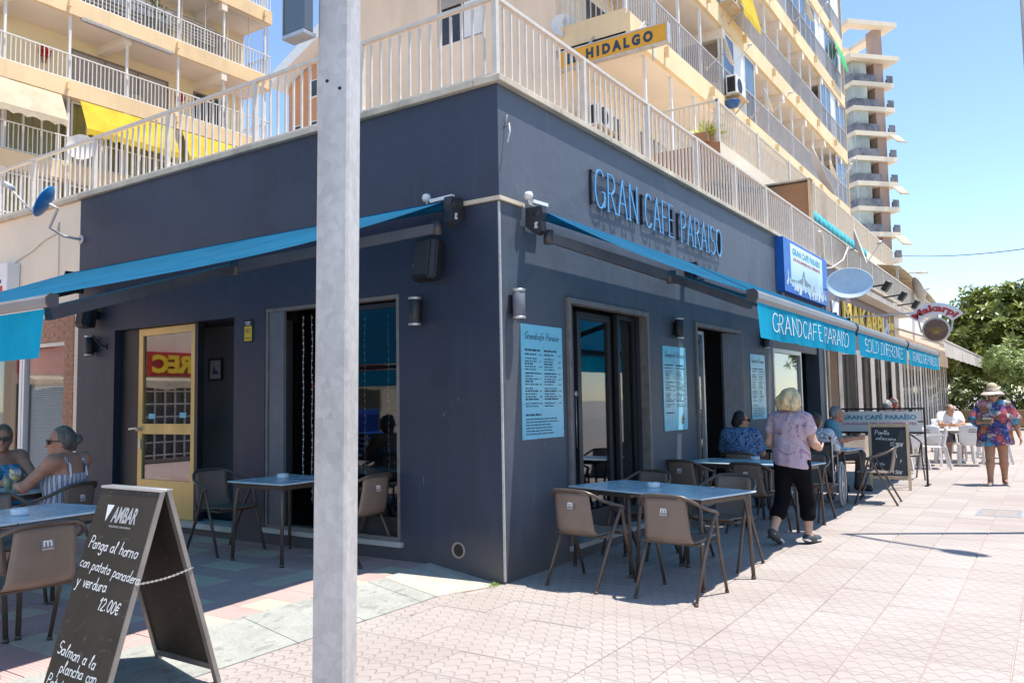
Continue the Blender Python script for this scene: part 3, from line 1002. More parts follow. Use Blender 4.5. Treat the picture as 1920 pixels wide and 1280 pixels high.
def pane(name, A, B, z0, z1, parent, mat=None, t=0.006):
    A, B = Vector((A[0], A[1], 0)), Vector((B[0], B[1], 0))
    d = (B-A).normalized()
    n = Vector((-d.y, d.x, 0))*t/2
    m = MB()
    V = [A-n, B-n, B+n, A+n]
    m.add([v+Vector((0, 0, z0)) for v in V]+[v+Vector((0, 0, z1)) for v in V],
          [(0, 3, 2, 1), (4, 5, 6, 7), (0, 1, 5, 4), (1, 2, 6, 5), (2, 3, 7, 6), (3, 0, 4, 7)])
    return m.build(name, mat or M['glass'], parent)
def dirs(A, B):
    return Vector((B[0]-A[0], B[1]-A[1], 0))
# first street doorway
m = MB(); frame_mb(m, (1.095, 0.02), (2.945, 0.02), 0.14, 2.475, 0.05, 0.10, bottom=False)
m.build('door_frame', M['woodframe'], cafe)
m = MB(); ribbed_panel(m, (1.15, -0.02), (1.47, 0.15), 0.16, 2.42, (-0.3, -1)); s = m.build('shutter', M['shutter'], cafe)
m = MB(); frame_mb(m, (1.62, 0.20), (2.38, 0.20), 0.15, 2.40, 0.075, 0.05, wb=0.22)
d = m.build('glass_door', M['darkmetal'], cafe)
pane('pane', (1.70, 0.20), (2.30, 0.20), 0.38, 2.32, d)
m = MB(); frame_mb(m, (2.42, 0.14), (2.89, 0.14), 0.15, 2.42, 0.05, 0.05)
d = m.build('glass_door', M['darkmetal'], cafe)
pane('pane', (2.47, 0.14), (2.84, 0.14), 0.21, 2.36, d)
# a bar handle with round rose on the first door
m = MB(); m.tube([(1.56, 0.17, 1.02), (1.56, 0.17, 1.55)], 0.004, 6)
m.lathe([(0.0, 0.0), (0.03, 0.0), (0.03, 0.012), (0.0, 0.015)], 16, Matrix.Translation((1.56, 0.175, 1.56)) @ Matrix.Rotation(R(90), 4, 'X'))
m.build('door_pull', M['alu'], cafe)
# second street doorway
m = MB(); frame_mb(m, (4.415, 0.02), (6.305, 0.02), 0.14, 2.475, 0.05, 0.10, bottom=False)
m.build('door_frame', M['woodframe'], cafe)
m = MB(); frame_mb(m, (4.50, 0.16), (5.12, 0.16), 0.15, 2.40, 0.05, 0.05)
d = m.build('glass_door', M['alu'], cafe)
pane('pane', (4.55, 0.16), (5.07, 0.16), 0.21, 2.34, d)
m = MB(); ribbed_panel(m, (5.86, 0.14), (6.24, -0.03), 0.16, 2.42, (-0.3, -1)); m.build('shutter', M['shutter'], cafe)
# third street doorway: aluminium framed window and door, dark opening beside it
m = MB(); frame_mb(m, (7.95, 0.04), (9.75, 0.04), 0.06, 2.30, 0.07, 0.08, wb=0.45)
d = m.build('glass_door', M['alu'], cafe)
pane('pane', (8.02, 0.04), (9.68, 0.04), 0.51, 2.23, d)
m = MB().box(8.3, 8.95, 0.062, 0.066, 0.85, 1.55); m.build('notice', M['menublue'], cafe)
m = MB().box(9.05, 9.5, 0.062, 0.066, 1.25, 1.6); m.build('notice', M['inkwhite'], cafe)
MB().box(7.95, 11.09, 0.03, 0.10, 2.302, 2.478).build('lintel', M['woodframe'], cafe)
# side window: shutter leaf, open doorway, fixed glass beside it
m = MB(); frame_mb(m, (0.05, 1.14), (0.05, 2.985), 0.25, 2.497, 0.035, 0.09)
m.build('window_frame', M['woodframe'], cafe)
m = MB(); ribbed_panel(m, (0.03, 2.72), (0.03, 2.94), 0.27, 2.46, (-1, 0), 7); m.build('shutter', M['shutter'], cafe)
m = MB(); frame_mb(m, (0.10, 1.18), (0.10, 2.12), 0.29, 2.44, 0.045, 0.05, wb=0.16)
d = m.build('window', M['darkmetal'], cafe)
pane('pane', (0.10, 1.225), (0.10, 2.075), 0.45, 2.395, d)
MB().bar((0.10, 1.227, 0.76), (0.10, 2.073, 0.76), 0.03, 0.02).build('glazing_bar', M['darkmetal'], d)
# side entrance: gold anodised door with two panes, dark reveal, open bay to its right
m = MB(); frame_mb(m, (0.10, 4.265), (0.10, 5.385), 0.225, 2.44, 0.085, 0.05, wb=0.42)
m.bar((0.10, 4.351, 1.24), (0.10, 5.299, 1.24), 0.045, 0.12)
gd = m.build('gold_door', M['gold'], cafe)
pane('pane', (0.10, 4.35), (0.10, 5.30), 1.30, 2.355, gd, M['glassdoor'])
pane('pane', (0.10, 4.35), (0.10, 5.30), 0.645, 1.18, gd, M['glassdoor'])
m = MB(); m.box(0.02, 0.075, 5.315, 5.345, 1.22, 1.26); m.bar((0.02, 5.33, 1.25), (0.0, 5.45, 1.24), 0.02); m.box(0.06, 0.076, 5.31, 5.35, 1.0, 1.12)
m.build('handle', M['alu'], gd)
m = MB(); m.box(0.092, 0.096, 4.46, 4.58, 1.37, 1.43); m.box(0.092, 0.096, 5.06, 5.19, 1.36, 1.42); m.build('sticker', M['menublue'], gd)
MB().box(0.09, 0.12, 5.39, 5.789, 0.222, 2.448).build('door_side_panel', M['darkpanel'], cafe)
MB().box(0.06, 0.14, 4.205, 4.262, 0.222, 2.448).build('door_post', M['darkpanel'], cafe)
MB().box(0.56, 0.64, 3.30, 5.4, 0.14, 2.447).build('recess_wall', M['wall_in'], cafe)
MB().box(0.262, 0.9, 3.50, 5.78, 2.448, 2.60).build('door_head', M['darkpanel'], cafe)
# ------------------------------------------------------------------ fittings on the café walls
X, Y, Z = Vector((1, 0, 0)), Vector((0, 1, 0)), Vector((0, 0, 1))

# raised letters
def wall_word(word, x0, x1, z0, z1, label, seed):
    o = empty('sign_letters', ((x0+x1)/2, 0, z0), 0, label, 'sign', 'raised letters over the street side of the café')
    w = x1-x0
    h = z1-z0
    m = MB()
    for zz in (0.035, h-0.05):
        m.box(-w/2-0.03, w/2+0.02, -0.038, -0.028, zz, zz+0.018)
    for xx in (-w/2-0.028, w/2):
        m.box(xx, xx+0.02, -0.0275, -0.0, 0.02, h-0.02)
    m.build('backing_rail', M['darkmetal'], o)
    tot = sum(G[c][0]+1.4 for c in word)-1.4
    sx = w/tot
    x = 0
    for i, c in enumerate(word):
        m = MB()
        stroke_text(m, c, (-w/2+x, -0.040, 0), X, Z, -Y, h, w=G[c][0]*sx, pen=0.6, thin=0.30, serif=0.62, depth=0.012, seed=i)
        m.build('letter', M['bluelet'], o)
        x += (G[c][0]+1.4)*sx
    return o
wall_word('GRAN', 1.66, 2.70, 3.46, 3.86, 'blue raised letters reading GRAN, first word of the wall sign', 1)
wall_word('CAFE', 2.88, 3.74, 3.46, 3.85, 'blue raised letters reading CAFE, middle word of the wall sign', 2)
wall_word('PARAISO', 3.95, 5.46, 3.45, 3.83, 'blue raised letters reading PARAISO, last word of the wall sign', 3)

# menus screwed on the wall
def dashes(mb, x0, x1, z, rr, t=0.006, n=None, y=-0.0145):
    x = x0
    while x < x1-0.01:
        L = min(rr.uniform(0.02, 0.075), x1-x)
        mb.add([(x, y, z), (x+L, y, z), (x+L, y, z+t), (x, y, z+t)], [(0, 1, 2, 3)])
        x += L+0.012
def menu(x0, x1, z0, z1, label, seed, logo=False):
    o = empty('menu_board', (x0, 0, z0), 0, label, 'menu board', 'pale blue menus on the dark wall')
    rr = random.Random(seed)
    w, h = x1-x0, z1-z0
    MB().box(0, w, -0.012, -0.002, 0, h).build('panel', M['menublue'], o)
    m = MB()
    stroke_text(m, 'Grandcafe Paraiso', (0.05, -0.0145, h-0.13), X, Z, -Y, 0.062, w=w-0.12, pen=0.9, slant=0.3, jitter=0.1, seed=seed)
    dashes(m, 0.05, w*0.44, h-0.235, rr, 0.016)
    dashes(m, w*0.53, w-0.1, h-0.235, rr, 0.016)
    for c0, c1 in ((0.05, w*0.46), (w*0.53, w-0.04)):
        z = h-0.27
        k = 0
        while z > 0.26:
            dashes(m, c0, c0+(c1-c0)*rr.uniform(0.45, 0.85), z, rr, 0.0085 if k % 3 else 0.012)
            if k % 2 == 0:
                dashes(m, c1-0.035, c1, z, rr, 0.008)
            z -= 0.024 if k % 5 else 0.036
            k += 1
    dashes(m, 0.05, 0.3, 0.205, rr, 0.014)
    z = 0.17
    while z > 0.04 and not logo:
        dashes(m, 0.05, w-rr.uniform(0.05, 0.25), z, rr, 0.009)
        z -= 0.026
    tag(m.build('print', M['ink'], o), kind='stuff')
    if logo:
        m = MB()
        cx, cz = w*0.78, 0.13
        m.prism([(cx+0.055*math.cos(a*math.pi/10), cz+0.06*math.sin(a*math.pi/10)) for a in range(20)], (0, -0.0125, 0), X, Z, -Y, 0.002)
        m.cur = 1
        m.prism([(cx-0.03, cz-0.02), (cx+0.03, cz-0.02), (cx, cz+0.075)], (0, -0.0148, 0), X, Z, -Y, 0.001)
        m.prism([(cx-0.045, cz-0.035), (cx+0.045, cz-0.035), (cx+0.03, cz-0.05), (cx-0.03, cz-0.05)], (0, -0.0148, 0), X, Z, -Y, 0.001)
        m.build('emblem', [pbr('emblem_tan', (0.4, 0.36, 0.28), 0.5), M['ink']], o)
    m = MB()
    for px, pz in ((0.02, 0.02), (w-0.02, 0.02), (0.02, h-0.02), (w-0.02, h-0.02)):
        m.lathe([(0, 0.004), (0.006, 0.003), (0.007, 0)], 8, Matrix.Translation((px, -0.012, pz)) @ Matrix.Rotation(R(90), 4, 'X'))
    m.build('screw', M['alu'], o)
menu(0.29, 0.99, 1.16, 2.17, 'pale blue menu board nearest the building corner, left of the first doorway', 11)
menu(3.35, 4.07, 1.11, 2.12, 'pale blue menu board between the first and second street doorways', 12, True)
menu(6.68, 7.42, 1.15, 2.15, 'pale blue menu board right of the second doorway, behind the blonde woman', 13)

# wall lights (up-and-down cans)
def wall_light(x, y, z, rz, label, mat='alu', hood=False):
    o = empty('wall_light', (x, y, z), rz, label, 'wall light', 'cylinder wall lights on the café front')
    m = MB()
    m.box(-0.045, 0.045, -0.022, -0.001, -0.08, 0.08)
    m.build('bracket', M['darkmetal'], o)
    m = MB()
    m.lathe([(0.0, -0.118), (0.048, -0.118), (0.054, -0.112), (0.054, 0.112), (0.048, 0.118), (0, 0.118)], 20, Matrix.Translation((0, -0.078, 0)))
    m.build('shade', M['darkmetal'] if mat == 'dark' else M['shutter'], o)
    m = MB()
    for zz in (-0.128, 0.106):
        m.lathe([(0.055, zz), (0.058, zz+0.002), (0.058, zz+0.02), (0.055, zz+0.022)], 20, Matrix.Translation((0, -0.078, 0)))
    m.build('rim', M['alu'], o)
    return o
wall_light(0, 0.88, 2.31, R(-90), 'dark cylinder wall light beside the side window, under the loudspeaker', 'dark')
wall_light(0, 6.22, 2.28, R(-90), 'dark cylinder wall light at the far left end of the café wall', 'dark')
wall_light(0.16, 0, 2.32, 0, 'grey cylinder wall light by the building corner, above the first menu')
wall_light(3.72, 0, 2.34, 0, 'dark cylinder wall light above the middle menu', 'dark')
w4 = wall_light(7.30, 0, 2.38, 0, 'dark cylinder wall light with an amber side, above the third menu', 'dark')
MB().box(0.0545, 0.062, -0.11, -0.045, -0.09, 0.09).build('amber_lens', M['yellow'], w4)

def speaker(x, y, z, rz, label, mat):
    o = empty('wall_speaker', (x, y, z), rz, label, 'loudspeaker', 'loudspeakers on the side wall')
    m = MB()
    prof = [(-0.125, -0.07), (0.125, -0.07), (0.125, -0.17), (0.085, -0.225), (-0.085, -0.225), (-0.125, -0.17)]
    M4 = Matrix.Rotation(R(-8), 4, 'X')
    bm = bmesh.new()
    lo = [bm.verts.new(M4 @ Vector((a, b, -0.18))) for a, b in prof]
    hi = [bm.verts.new(M4 @ Vector((a, b, 0.18))) for a, b in prof]
    bm.faces.new(lo[::-1]); bm.faces.new(hi)
    for i in range(6):
        bm.faces.new((lo[i], lo[(i+1) % 6], hi[(i+1) % 6], hi[i]))
    bmesh.ops.recalc_face_normals(bm, faces=bm.faces[:])
    bmesh.ops.bevel(bm, geom=bm.edges[:], offset=0.012, segments=2, affect='EDGES')
    m.bm(bm)
    m.build('cabinet', M[mat], o)
    m = MB()
    m.box(-0.075, 0.075, -0.231, -0.2262, -0.15, 0.15, M4)
    m.build('grille', pbr('grille', (0.03, 0.03, 0.032), 0.7, bump=0.6, bscale=260), o)
    m = MB()
    m.box(-0.03, 0.03, -0.068, -0.001, -0.05, 0.05)
    m.build('bracket', M['black'], o)
    return o
speaker(0, 0.68, 2.72, R(-90), 'black loudspeaker high on the side wall near the corner', 'black')
speaker(0, 6.18, 2.66, R(-90), 'black loudspeaker at the far left end, half hidden by the awning arm', 'black')
j = MB().bevbox(-0.06, 0.0, 0.83, 0.92, 2.62, 2.74, 0.008).build('junction_box', M['white'])
tag(j, 'small white junction box beside the corner loudspeaker', 'junction box')
# alarm plate, coat hook, framed picture inside
al = empty('alarm_plate', (0, 3.245, 2.17), R(-90), 'yellow and dark alarm notice on the wall between entrance and side window', 'notice')
MB().box(-0.065, 0.065, -0.010, -0.001, 0, 0.24).build('plate', M['black'], al)
MB().box(-0.06, 0.06, -0.0125, -0.0102, 0.01, 0.165).build('yellow_panel', M['yellow'], al)
m = MB(); rr = random.Random(5)
for z in (0.13, 0.115, 0.10): dashes(m, -0.045, 0.045, z, rr, 0.007, y=-0.0135)
for q in (-0.035, 0, 0.035): m.box(q-0.009, q+0.009, -0.0134, -0.0127, 0.03, 0.05)
tag(m.build('print', M['ink'], al), kind='stuff')
m = MB(); dashes(m, -0.05, 0.05, 0.20, rr, 0.014, y=-0.0112); dashes(m, -0.04, 0.05, 0.18, rr, 0.008, y=-0.0112); tag(m.build('heading', M['inkwhite'], al), kind='stuff')
hk = MB(); hk.tube([(0.0, 5.98, 2.26), (-0.05, 5.98, 2.27), (-0.10, 6.04, 2.34), (-0.11, 6.08, 2.40)], 0.011, 6)
hk.box(-0.012, 0, 5.95, 6.01, 2.22, 2.30)
tag(hk.build('wall_hook', M['black']), 'black iron hook on the wall left of the gold door', 'hook')
pf = empty('framed_picture', (0.558, 4.55, 1.80), R(-90), 'small black framed picture on the inner wall beside the gold door', 'picture')
m = MB(); frame_mb(m, (-0.13, -0.012), (0.13, -0.012), 0, 0.27, 0.025, 0.02); m.build('frame', M['black'], pf)
MB().box(-0.104, 0.104, -0.012, -0.004, 0.026, 0.244).build('mount', pbr('picture_mount', (0.32, 0.33, 0.36), 0.4), pf)
m = MB(); m.prism([(-0.06, 0.08), (0.06, 0.08), (0.03, 0.13), (0.01, 0.11), (-0.03, 0.18)], (0, -0.0125, 0), X, Z, -Y, 0.001); m.build('print', M['ink'], pf)
# broken cable stub and nail scar high at the corner
cs = MB(); cs.tube([(0.10, 0, 3.86), (0.10, -0.05, 3.88), (0.08, -0.07, 3.80), (0.055, -0.06, 3.70)], 0.008, 6)
cs.tube([(0.12, 0, 3.90), (0.10, -0.03, 3.96)], 0.007, 5)
tag(cs.build('cable_stub', M['galv']), 'frayed cable stub sticking out of the wall high at the corner', 'cable')

# fairy-light strings in the side window, the red ribbon
fl_ = empty('fairy_lights', (0, 0, 0), 0, 'thin strings of white fairy lights hanging in the side window', 'fairy lights')
for i, (yy, zt, zb) in enumerate(((2.62, 2.42, 0.7), (2.50, 2.42, 0.5), (2.36, 2.42, 0.6), (1.95, 2.35, 0.7), (1.75, 2.35, 0.6), (1.45, 2.35, 0.6))):
    m = MB()
    m.tube([(0.19+0.01*(i % 2), yy+0.008*math.sin(k*1.7+i), zt+(zb-zt)*k/14) for k in range(15)], 0.0022, 4)
    for k in range(26):
        z = zt+(zb-zt)*(k+.5)/26
        m.box(0.185+0.01*(i % 2), 0.195+0.01*(i % 2), yy-0.005, yy+0.005, z, z+0.014)
    m.build('light_string', M['white'], fl_)
m = MB()
for k, (dy, dz, s) in enumerate(((0, 0, .05), (0.03, 0.07, .035), (-0.03, 0.08, .04), (0.01, -0.09, .03), (-0.02, -0.16, .035), (0.02, 0.14, .025))):
    m.lathe([(0, -s), (s*.7, -s*.4), (s*.7, s*.4), (0, s)], 7, Matrix.Translation((0.22, 2.44+dy, 1.62+dz)) @ Matrix.Scale(0.5, 4, (1, 0, 0)))
tag(m.build('red_ornament', M['red']), 'red ornament hanging among the fairy lights in the side window', 'ornament')

# ------------------------------------------------------------------ awnings
def awning(name, fr, L, D, z_wall, z_front, label, text=None, arms=(0.12,), ybar=0.0, sag=0.05, val=0.27, group=None, gap=0.15, elb=(0.5, 0.62), bs=1.0):
    """fr(l, d, z): l along the wall, d out from the wall"""
    o = empty(name, fr(L/2, 0, 0), 0, label, 'awning', group)
    org = Vector(o.location)
    P = lambda l, d, z: Vector(fr(l, d, z))-org
    up = Z
    # roller, brackets
    m = MB()
    m.tube([P(0.03, gap, z_wall), P(L-0.03, gap, z_wall)], 0.042, 14)
    m.build('roller', M['awn'], o)
    for l0, l1 in ((-0.05, 0.028), (L-0.028, L+0.0)):
        m = MB()
        a, b = P(l0, gap, z_wall), P(l1, gap, z_wall)
        d = (b-a).normalized()
        out = (P(0, 1, 0)-P(0, 0, 0)).normalized()
        for e in (a, b):
            pass
        prof = [(-0.11, 0.06), (0.055, 0.06), (0.07, 0.0), (0.05, -0.06), (0.055, -0.16), (0.0, -0.19), (-0.05, -0.16), (-0.113, -0.10)]
        m.prism(prof, a, out, Z, d, (b-a).length)
        # round end plugs with the maker's mark
        m.lathe([(0.0, 0.004), (0.03, 0.004), (0.035, 0)], 14, Matrix.Translation(a+Z*0.0-d*0.0) @ (-d).to_track_quat('Z', 'Y').to_matrix().to_4x4())
        m.build('bracket', M['darkmetal'], o)
    m = MB()
    a = P(-0.052, gap+0.0, z_wall-0.135)
    d = (P(-1, 0, 0)-P(0, 0, 0)).normalized()
    out = (P(0, 1, 0)-P(0, 0, 0)).normalized()
    hx = out if abs(d.x) > 0.5 else -out
    put_font(m, 'g', a-hx*0.018+Z*0.0, hx, Z, d, 0.036, 0.055, 0.2)
    m.build('mark', M['inkwhite'], o)
    # cloth from roller to front bar, sagging a little
    def cl(u, v):
        d = gap+0.02+(D-gap-0.05)*v
        z = z_wall+0.035+(z_front+0.043-z_wall-0.035)*v-sag*math.sin(math.pi*v)-(0.014*math.sin(u*L*4.1)+0.008*math.sin(u*L*9+1))*v*(1-v)*2
        return P(0.035+(L-0.07)*u, d, z)
    m = MB()
    m.grid(cl, max(10, int(L*5)), 14)
    m.build('canvas', M['awn_side'] if abs(out.x) > 0.5 else M['awn'], o)
    # front bar
    m = MB()
    prof = [(-0.038, -0.034), (0.022, -0.046), (0.038, -0.015), (0.038, 0.022), (0.015, 0.046), (-0.038, 0.042)]
    prof = [(p[0]*bs, p[1]*bs) for p in prof]
    a, b = P(0.012, D, z_front), P(L-0.012, D, z_front)
    m.prism(prof, a, out, Z, (b-a).normalized(), (b-a).length)
    m.build('front_bar', M['bargrey'], o)
    pr2 = [(p[0]*1.12, p[1]*1.15) for p in prof]
    for e, q in ((P(-0.004, D, z_front), 1), (P(L-0.0115, D, z_front), 1)):
        m = MB()
        m.prism(pr2, e, out, Z, (b-a).normalized(), 0.0155)
        m.build('end_cap', M['darkmetal'], o)
    # valance: gently waved hanging cloth
    def vl(u, v):
        l = 0.03+(L-0.06)*u
        s = math.sin
        wv = (0.012*s(l*7.3)+0.009*s(l*13.1+1)+0.006*s(l*23+2))*v
        return P(l+0.02*v*(1 if u < .5 else -1)*(1-min(u, 1-u)*2), D+0.022+wv, z_front-0.042-val*v)
    m = MB()
    m.grid(vl, int(L*24), 8)
    vo = m.build('valance', M['val'], o)
    if text:
        h = 0.145
        m = MB()
        raw = MB()
        w = L*0.78
        stroke_text(raw, text, (0, 0, 0), X, Z, -Y, h, w=w, pen=0.9, thin=0.42, serif=0.55, seed=3)
        for p in raw.v:
            l = (L-w)/2+p[0]
            u = (l-0.03)/(L-0.06)
            v = (0.055+(h-p[2]))/val*1.0
            q = vl(u, min(1, max(0, v)))
            m.v.append(tuple(q+out*(0.005-p[1])))
        m.f, m.mi, m.sm = raw.f, raw.mi, raw.sm
        m.build('lettering', M['inkwhite'], vo)
    # folding arms
    for s0, dirn in arms:
        A_ = P(s0, gap+0.02, z_wall-0.19)
        Bp = P(s0+0.02*dirn, D-0.06, z_front-0.05)
        full = (Bp-A_).length
        mid = (A_+Bp)/2
        al_ = (P(1, 0, 0)-P(0, 0, 0)).normalized()*dirn
        el = (A_.lerp(Bp, elb[0]))+al_*elb[1]
        m = MB()
        m.bar(A_, el, 0.05, 0.085)
        m.tube([el+Z*0.055, el-Z*0.055], 0.042, 12)
        m.bar(el, Bp, 0.045, 0.07)
        m.tube([A_+Z*0.06, A_-Z*0.06], 0.045, 12)
        m.build('folding_arm', M['armgrey'], o)
    return o
# side awning: along the side wall, reaching far out over the terrace
sideaw = awning('awning', lambda l, d, z: (-d, 0.40+l, z), 6.2, 3.47, 3.19, 2.05,
       'large blue awning on the side wall over the left terrace', None, arms=((0.14, 1), (5.9, -1)), sag=0.06, val=0.25, elb=(0.42, 0.95), bs=0.72,
       group='blue awnings of the café')
ml = lambda x0: (lambda l, d, z: (x0+l, -d, z))
GA = 'blue awnings of the café'
awning('awning', ml(0.40), 3.67, 2.0, 3.13, 2.25, 'blue awning nearest the corner with valance reading GRANDCAFE PARAISO', 'GRANDCAFE PARAISO', arms=((0.12, 1), (3.45, -1)), group=GA)
awning('awning', ml(4.13), 3.73, 2.0, 3.13, 2.25, 'middle blue awning with valance reading SOLO DIFERENTE', 'SOLO DIFERENTE', arms=((0.12, 1), (3.5, -1)), group=GA)
awning('awning', ml(7.95), 3.95, 2.0, 3.13, 2.25, 'farthest blue awning, its GRANDCAFE PARAISO valance next to the cream awning', 'GRANDCAFE PARAISO', arms=((0.12, 1), (3.7, -1)), group=GA)
# white porcelain eyes and cords by the two corner brackets
for (x, y, z, d, lab) in ((-0.09, 0.72, 3.31, Y, 'white porcelain insulator with cord above the side awning bracket'), (0.33, -0.09, 3.29, -X, 'white porcelain insulator with cord at the street awning bracket')):
    o = empty('insulator', (x, y, z), 0, lab, 'insulator', 'white insulators at the corner')
    m = MB(); m.lathe([(0, -0.04), (0.03, -0.03), (0.042, 0), (0.03, 0.03), (0, 0.04)], 14); m.build('bulb', M['white'], o)
    m = MB(); m.tube([(0, 0, -0.03), (0.012, 0.0, -0.07), Vector((0, 0, -0.08))-d*0.10, Vector((0, 0, -0.075))-d*0.26], 0.009, 6)
    m.bar(Vector((0.0, 0, -0.04))-d*0.05, Vector((0, 0, -0.03))-d*0.30, 0.04, 0.03); m.build('cord', M['white'], o)

# ------------------------------------------------------------------ terrace railing on the roof edge
rl = empty('terrace_railing', (0, 0, WH+0.062), 0, 'cream painted metal railing along the roof edge above the dark café', 'railing')
BZ0, BZ1 = 0.05, 0.68
def bar_me(t):
    m = MB(); m.box(-t, t, -t, t, BZ0, BZ1); return m.mesh('baluster', M['rail'])
bme = bar_me(0.010)
pme = MB().box(-0.024, 0.024, -0.024, 0.024, 0.0, 0.70).mesh('post', M['rail'])
RX = 0.03
n = 0
for i in range(1, 80):
    yy = 0.03+i*0.122
    if yy > 9.6: break
    link('post' if i % 13 == 0 else 'baluster', pme if i % 13 == 0 else bme, rl, (RX, yy, 0))
far = MB()
for i in range(1, 262):
    xx = 0.03+i*0.122
    if i % 13 == 0:
        link('post', pme, rl, (xx, RX, 0))
    elif i < 150:
        link('baluster', bme, rl, (xx, RX, 0))
    else:
        far.box(xx-0.0125, xx+0.0125, RX-0.0125, RX+0.0125, BZ0, BZ1)
tag(far.build('balusters', M['rail'], rl), kind='stuff')
link('post', pme, rl, (RX, RX, 0))
m = MB()
m.box(RX-0.022, 34, RX-0.022, RX+0.022, 0.702, 0.735)
m.build('top_rail', M['rail'], rl)
m = MB(); m.box(RX-0.022, RX+0.022, RX+0.0225, 9.7, 0.702, 0.735); m.build('top_rail', M['rail'], rl)
m = MB(); m.box(RX+0.026, 34, RX-0.016, RX+0.016, 0.022, 0.048); m.build('bottom_rail', M['rail'], rl)
m = MB(); m.box(RX-0.016, RX+0.016, RX+0.026, 9.7, 0.022, 0.048); m.build('bottom_rail', M['rail'], rl)

# blue satellite dish on an arm at the left end of the café wall
def dish(mb, r, depth, n=26, rings=6, ell=1.0):
    prof = [(r*i/rings, depth*(i/rings)**2) for i in range(rings+1)]
    mb.lathe([(max(p[0], 1e-4), p[1]) for p in prof], n, Matrix.Scale(ell, 4, (1, 0, 0)))
    mb.lathe([(max(p[0], 1e-4), p[1]-0.012) for p in reversed(prof)], n, Matrix.Scale(ell, 4, (1, 0, 0)))
    mb.lathe([(r, depth-0.012), (r+0.006, depth-0.006), (r, depth)], n, Matrix.Scale(ell, 4, (1, 0, 0)))
def satellite(loc, aim, r, mat, label, arm_to=None, ell=1.0, feed=0.5, group=None, cat='satellite dish'):
    o = empty('satellite_dish', loc, 0, label, cat, group)
    Q = Vector(aim).normalized().to_track_quat('Z', 'Y').to_matrix().to_4x4()
    m = MB(); dish(m, r, r*0.22, ell=ell)
    m.v = [tuple(Q @ Vector(p)) for p in m.v]
    m.build('reflector', mat, o)
    if feed:
        m = MB()
        a = Q @ Vector((0, -r*0.95, r*0.2))
        b = Q @ Vector((0, -r*0.15, feed))
        m.tube([a, b], 0.012, 6)
        m.tube([b-(Q.to_3x3() @ Vector((0, 0, 1)))*0.09, b+(Q.to_3x3() @ Vector((0, 0, 1)))*0.03], [0.028, 0.04], 10)
        m.build('feed_arm', M['galv'], o)
    if arm_to:
        m = MB()
        pts = [Q @ Vector((0, 0, -0.03)), Q @ Vector((0, 0, -0.14))]+[Vector(p)-Vector(loc) for p in arm_to]
        m.tube(pts, 0.018, 8)
        e = pts[-1]
        m.lathe([(0, 0.0), (0.06, 0.0), (0.06, 0.012), (0, 0.014)], 12, Matrix.Translation(e) @ (pts[-2]-e).to_track_quat('Z', 'Y').to_matrix().to_4x4())
        m.build('mast', M['galv'], o)
    return o
satellite((-0.52, 6.45, 4.05), (-0.66, 0.62, 0.48), 0.21, pbr('dish_blue', (0.03, 0.25, 0.55), 0.4), 'blue satellite dish on a bent arm at the left end of the dark wall',
          arm_to=[(-0.40, 6.62, 3.78), (-0.22, 6.62, 3.70), (-0.10, 6.60, 3.69), (-0.002, 6.60, 3.69)], group='satellite dishes')
# ------------------------------------------------------------------ lamp post in front of the camera
lp = empty('signpost', (-3.884, -2.046, 0), R(23.3), 'galvanised square steel post standing in front of the café corner', 'post')
m = MB(); m.bevbox(-0.05, 0.05, -0.05, 0.05, 0.012, 5.2, 0.007)
m.build('post', M['galv'], lp)
MB().bevbox(-0.11, 0.11, -0.11, 0.11, 0.0, 0.012, 0.003).build('base_plate', M['galv'], lp)
m = MB()
for (py, pz) in ((0.018, 2.465), (-0.022, 2.44)):
    m.lathe([(0.0, 0.0008), (0.0055, 0.0008)], 12, Matrix.Translation((-0.0502, py, pz)) @ Matrix.Rotation(R(-90), 4, 'Y'))
m.build('bolt_hole', M['black'], lp)
lp.rotation_euler = (Matrix.Rotation(R(0.55), 3, Vector((F_.x, F_.y, 0))) @ Matrix.Rotation(R(23.3), 3, 'Z')).to_euler()
sb = empty('street_sign', (-3.955, -2.0, 2.60), R(0), 'grey blue sign box fixed high on the steel post, seen from below', 'street sign')
MB().bevbox(-0.033, 0.004, -0.04, 0.05, 0.012, 0.95, 0.003).build('panel', M['signgrey'], sb)
m = MB(); m.box(-0.036, 0.012, -0.04, 0.055, 0.0, 0.0115); m.box(-0.036, 0.007, 0.0505, 0.055, 0.012, 0.96)
m.build('frame', M['alu'], sb)

# ------------------------------------------------------------------ furniture
def make_table(label, loc, rz, sub=None):
    o = empty('bistro_table', loc, rz, label, 'table', 'square bistro tables of the café')
    s = 0.37
    m = MB(); m.bevbox(-s, s, -s, s, 0.706, 0.72, 0.003); m.build('table_top', M['tabletop'], o)
    m = MB(); m.box(-s+0.004, s-0.004, -s+0.004, s-0.004, 0.697, 0.7055); m.build('edge_band', M['edge'], o)
    m = MB()
    q = 0.30
    for a, b in (((-q, -q), (q, -q)), ((q, -q), (q, q)), ((q, q), (-q, q)), ((-q, q), (-q, -q))):
        m.bar((a[0], a[1], 0.675), (b[0], b[1], 0.675), 0.022, 0.035)
    m.build('apron', M['brownmetal'], o)
    leg = None
    for sx, sy in ((-1, -1), (1, -1), (1, 1), (-1, 1)):
        m = MB()
        m.tube([(sx*0.24, sy*0.24, 0.69), (sx*0.285, sy*0.285, 0.675), (sx*0.305, sy*0.305, 0.63), (sx*0.318, sy*0.318, 0.5), (sx*0.335, sy*0.335, 0.02)], 0.0165, 8)
        m.tube([(sx*0.335, sy*0.335, 0.025), (sx*0.335, sy*0.335, 0.0)], 0.0195, 8)
        m.build('leg', M['brownmetal'], o)
    return o
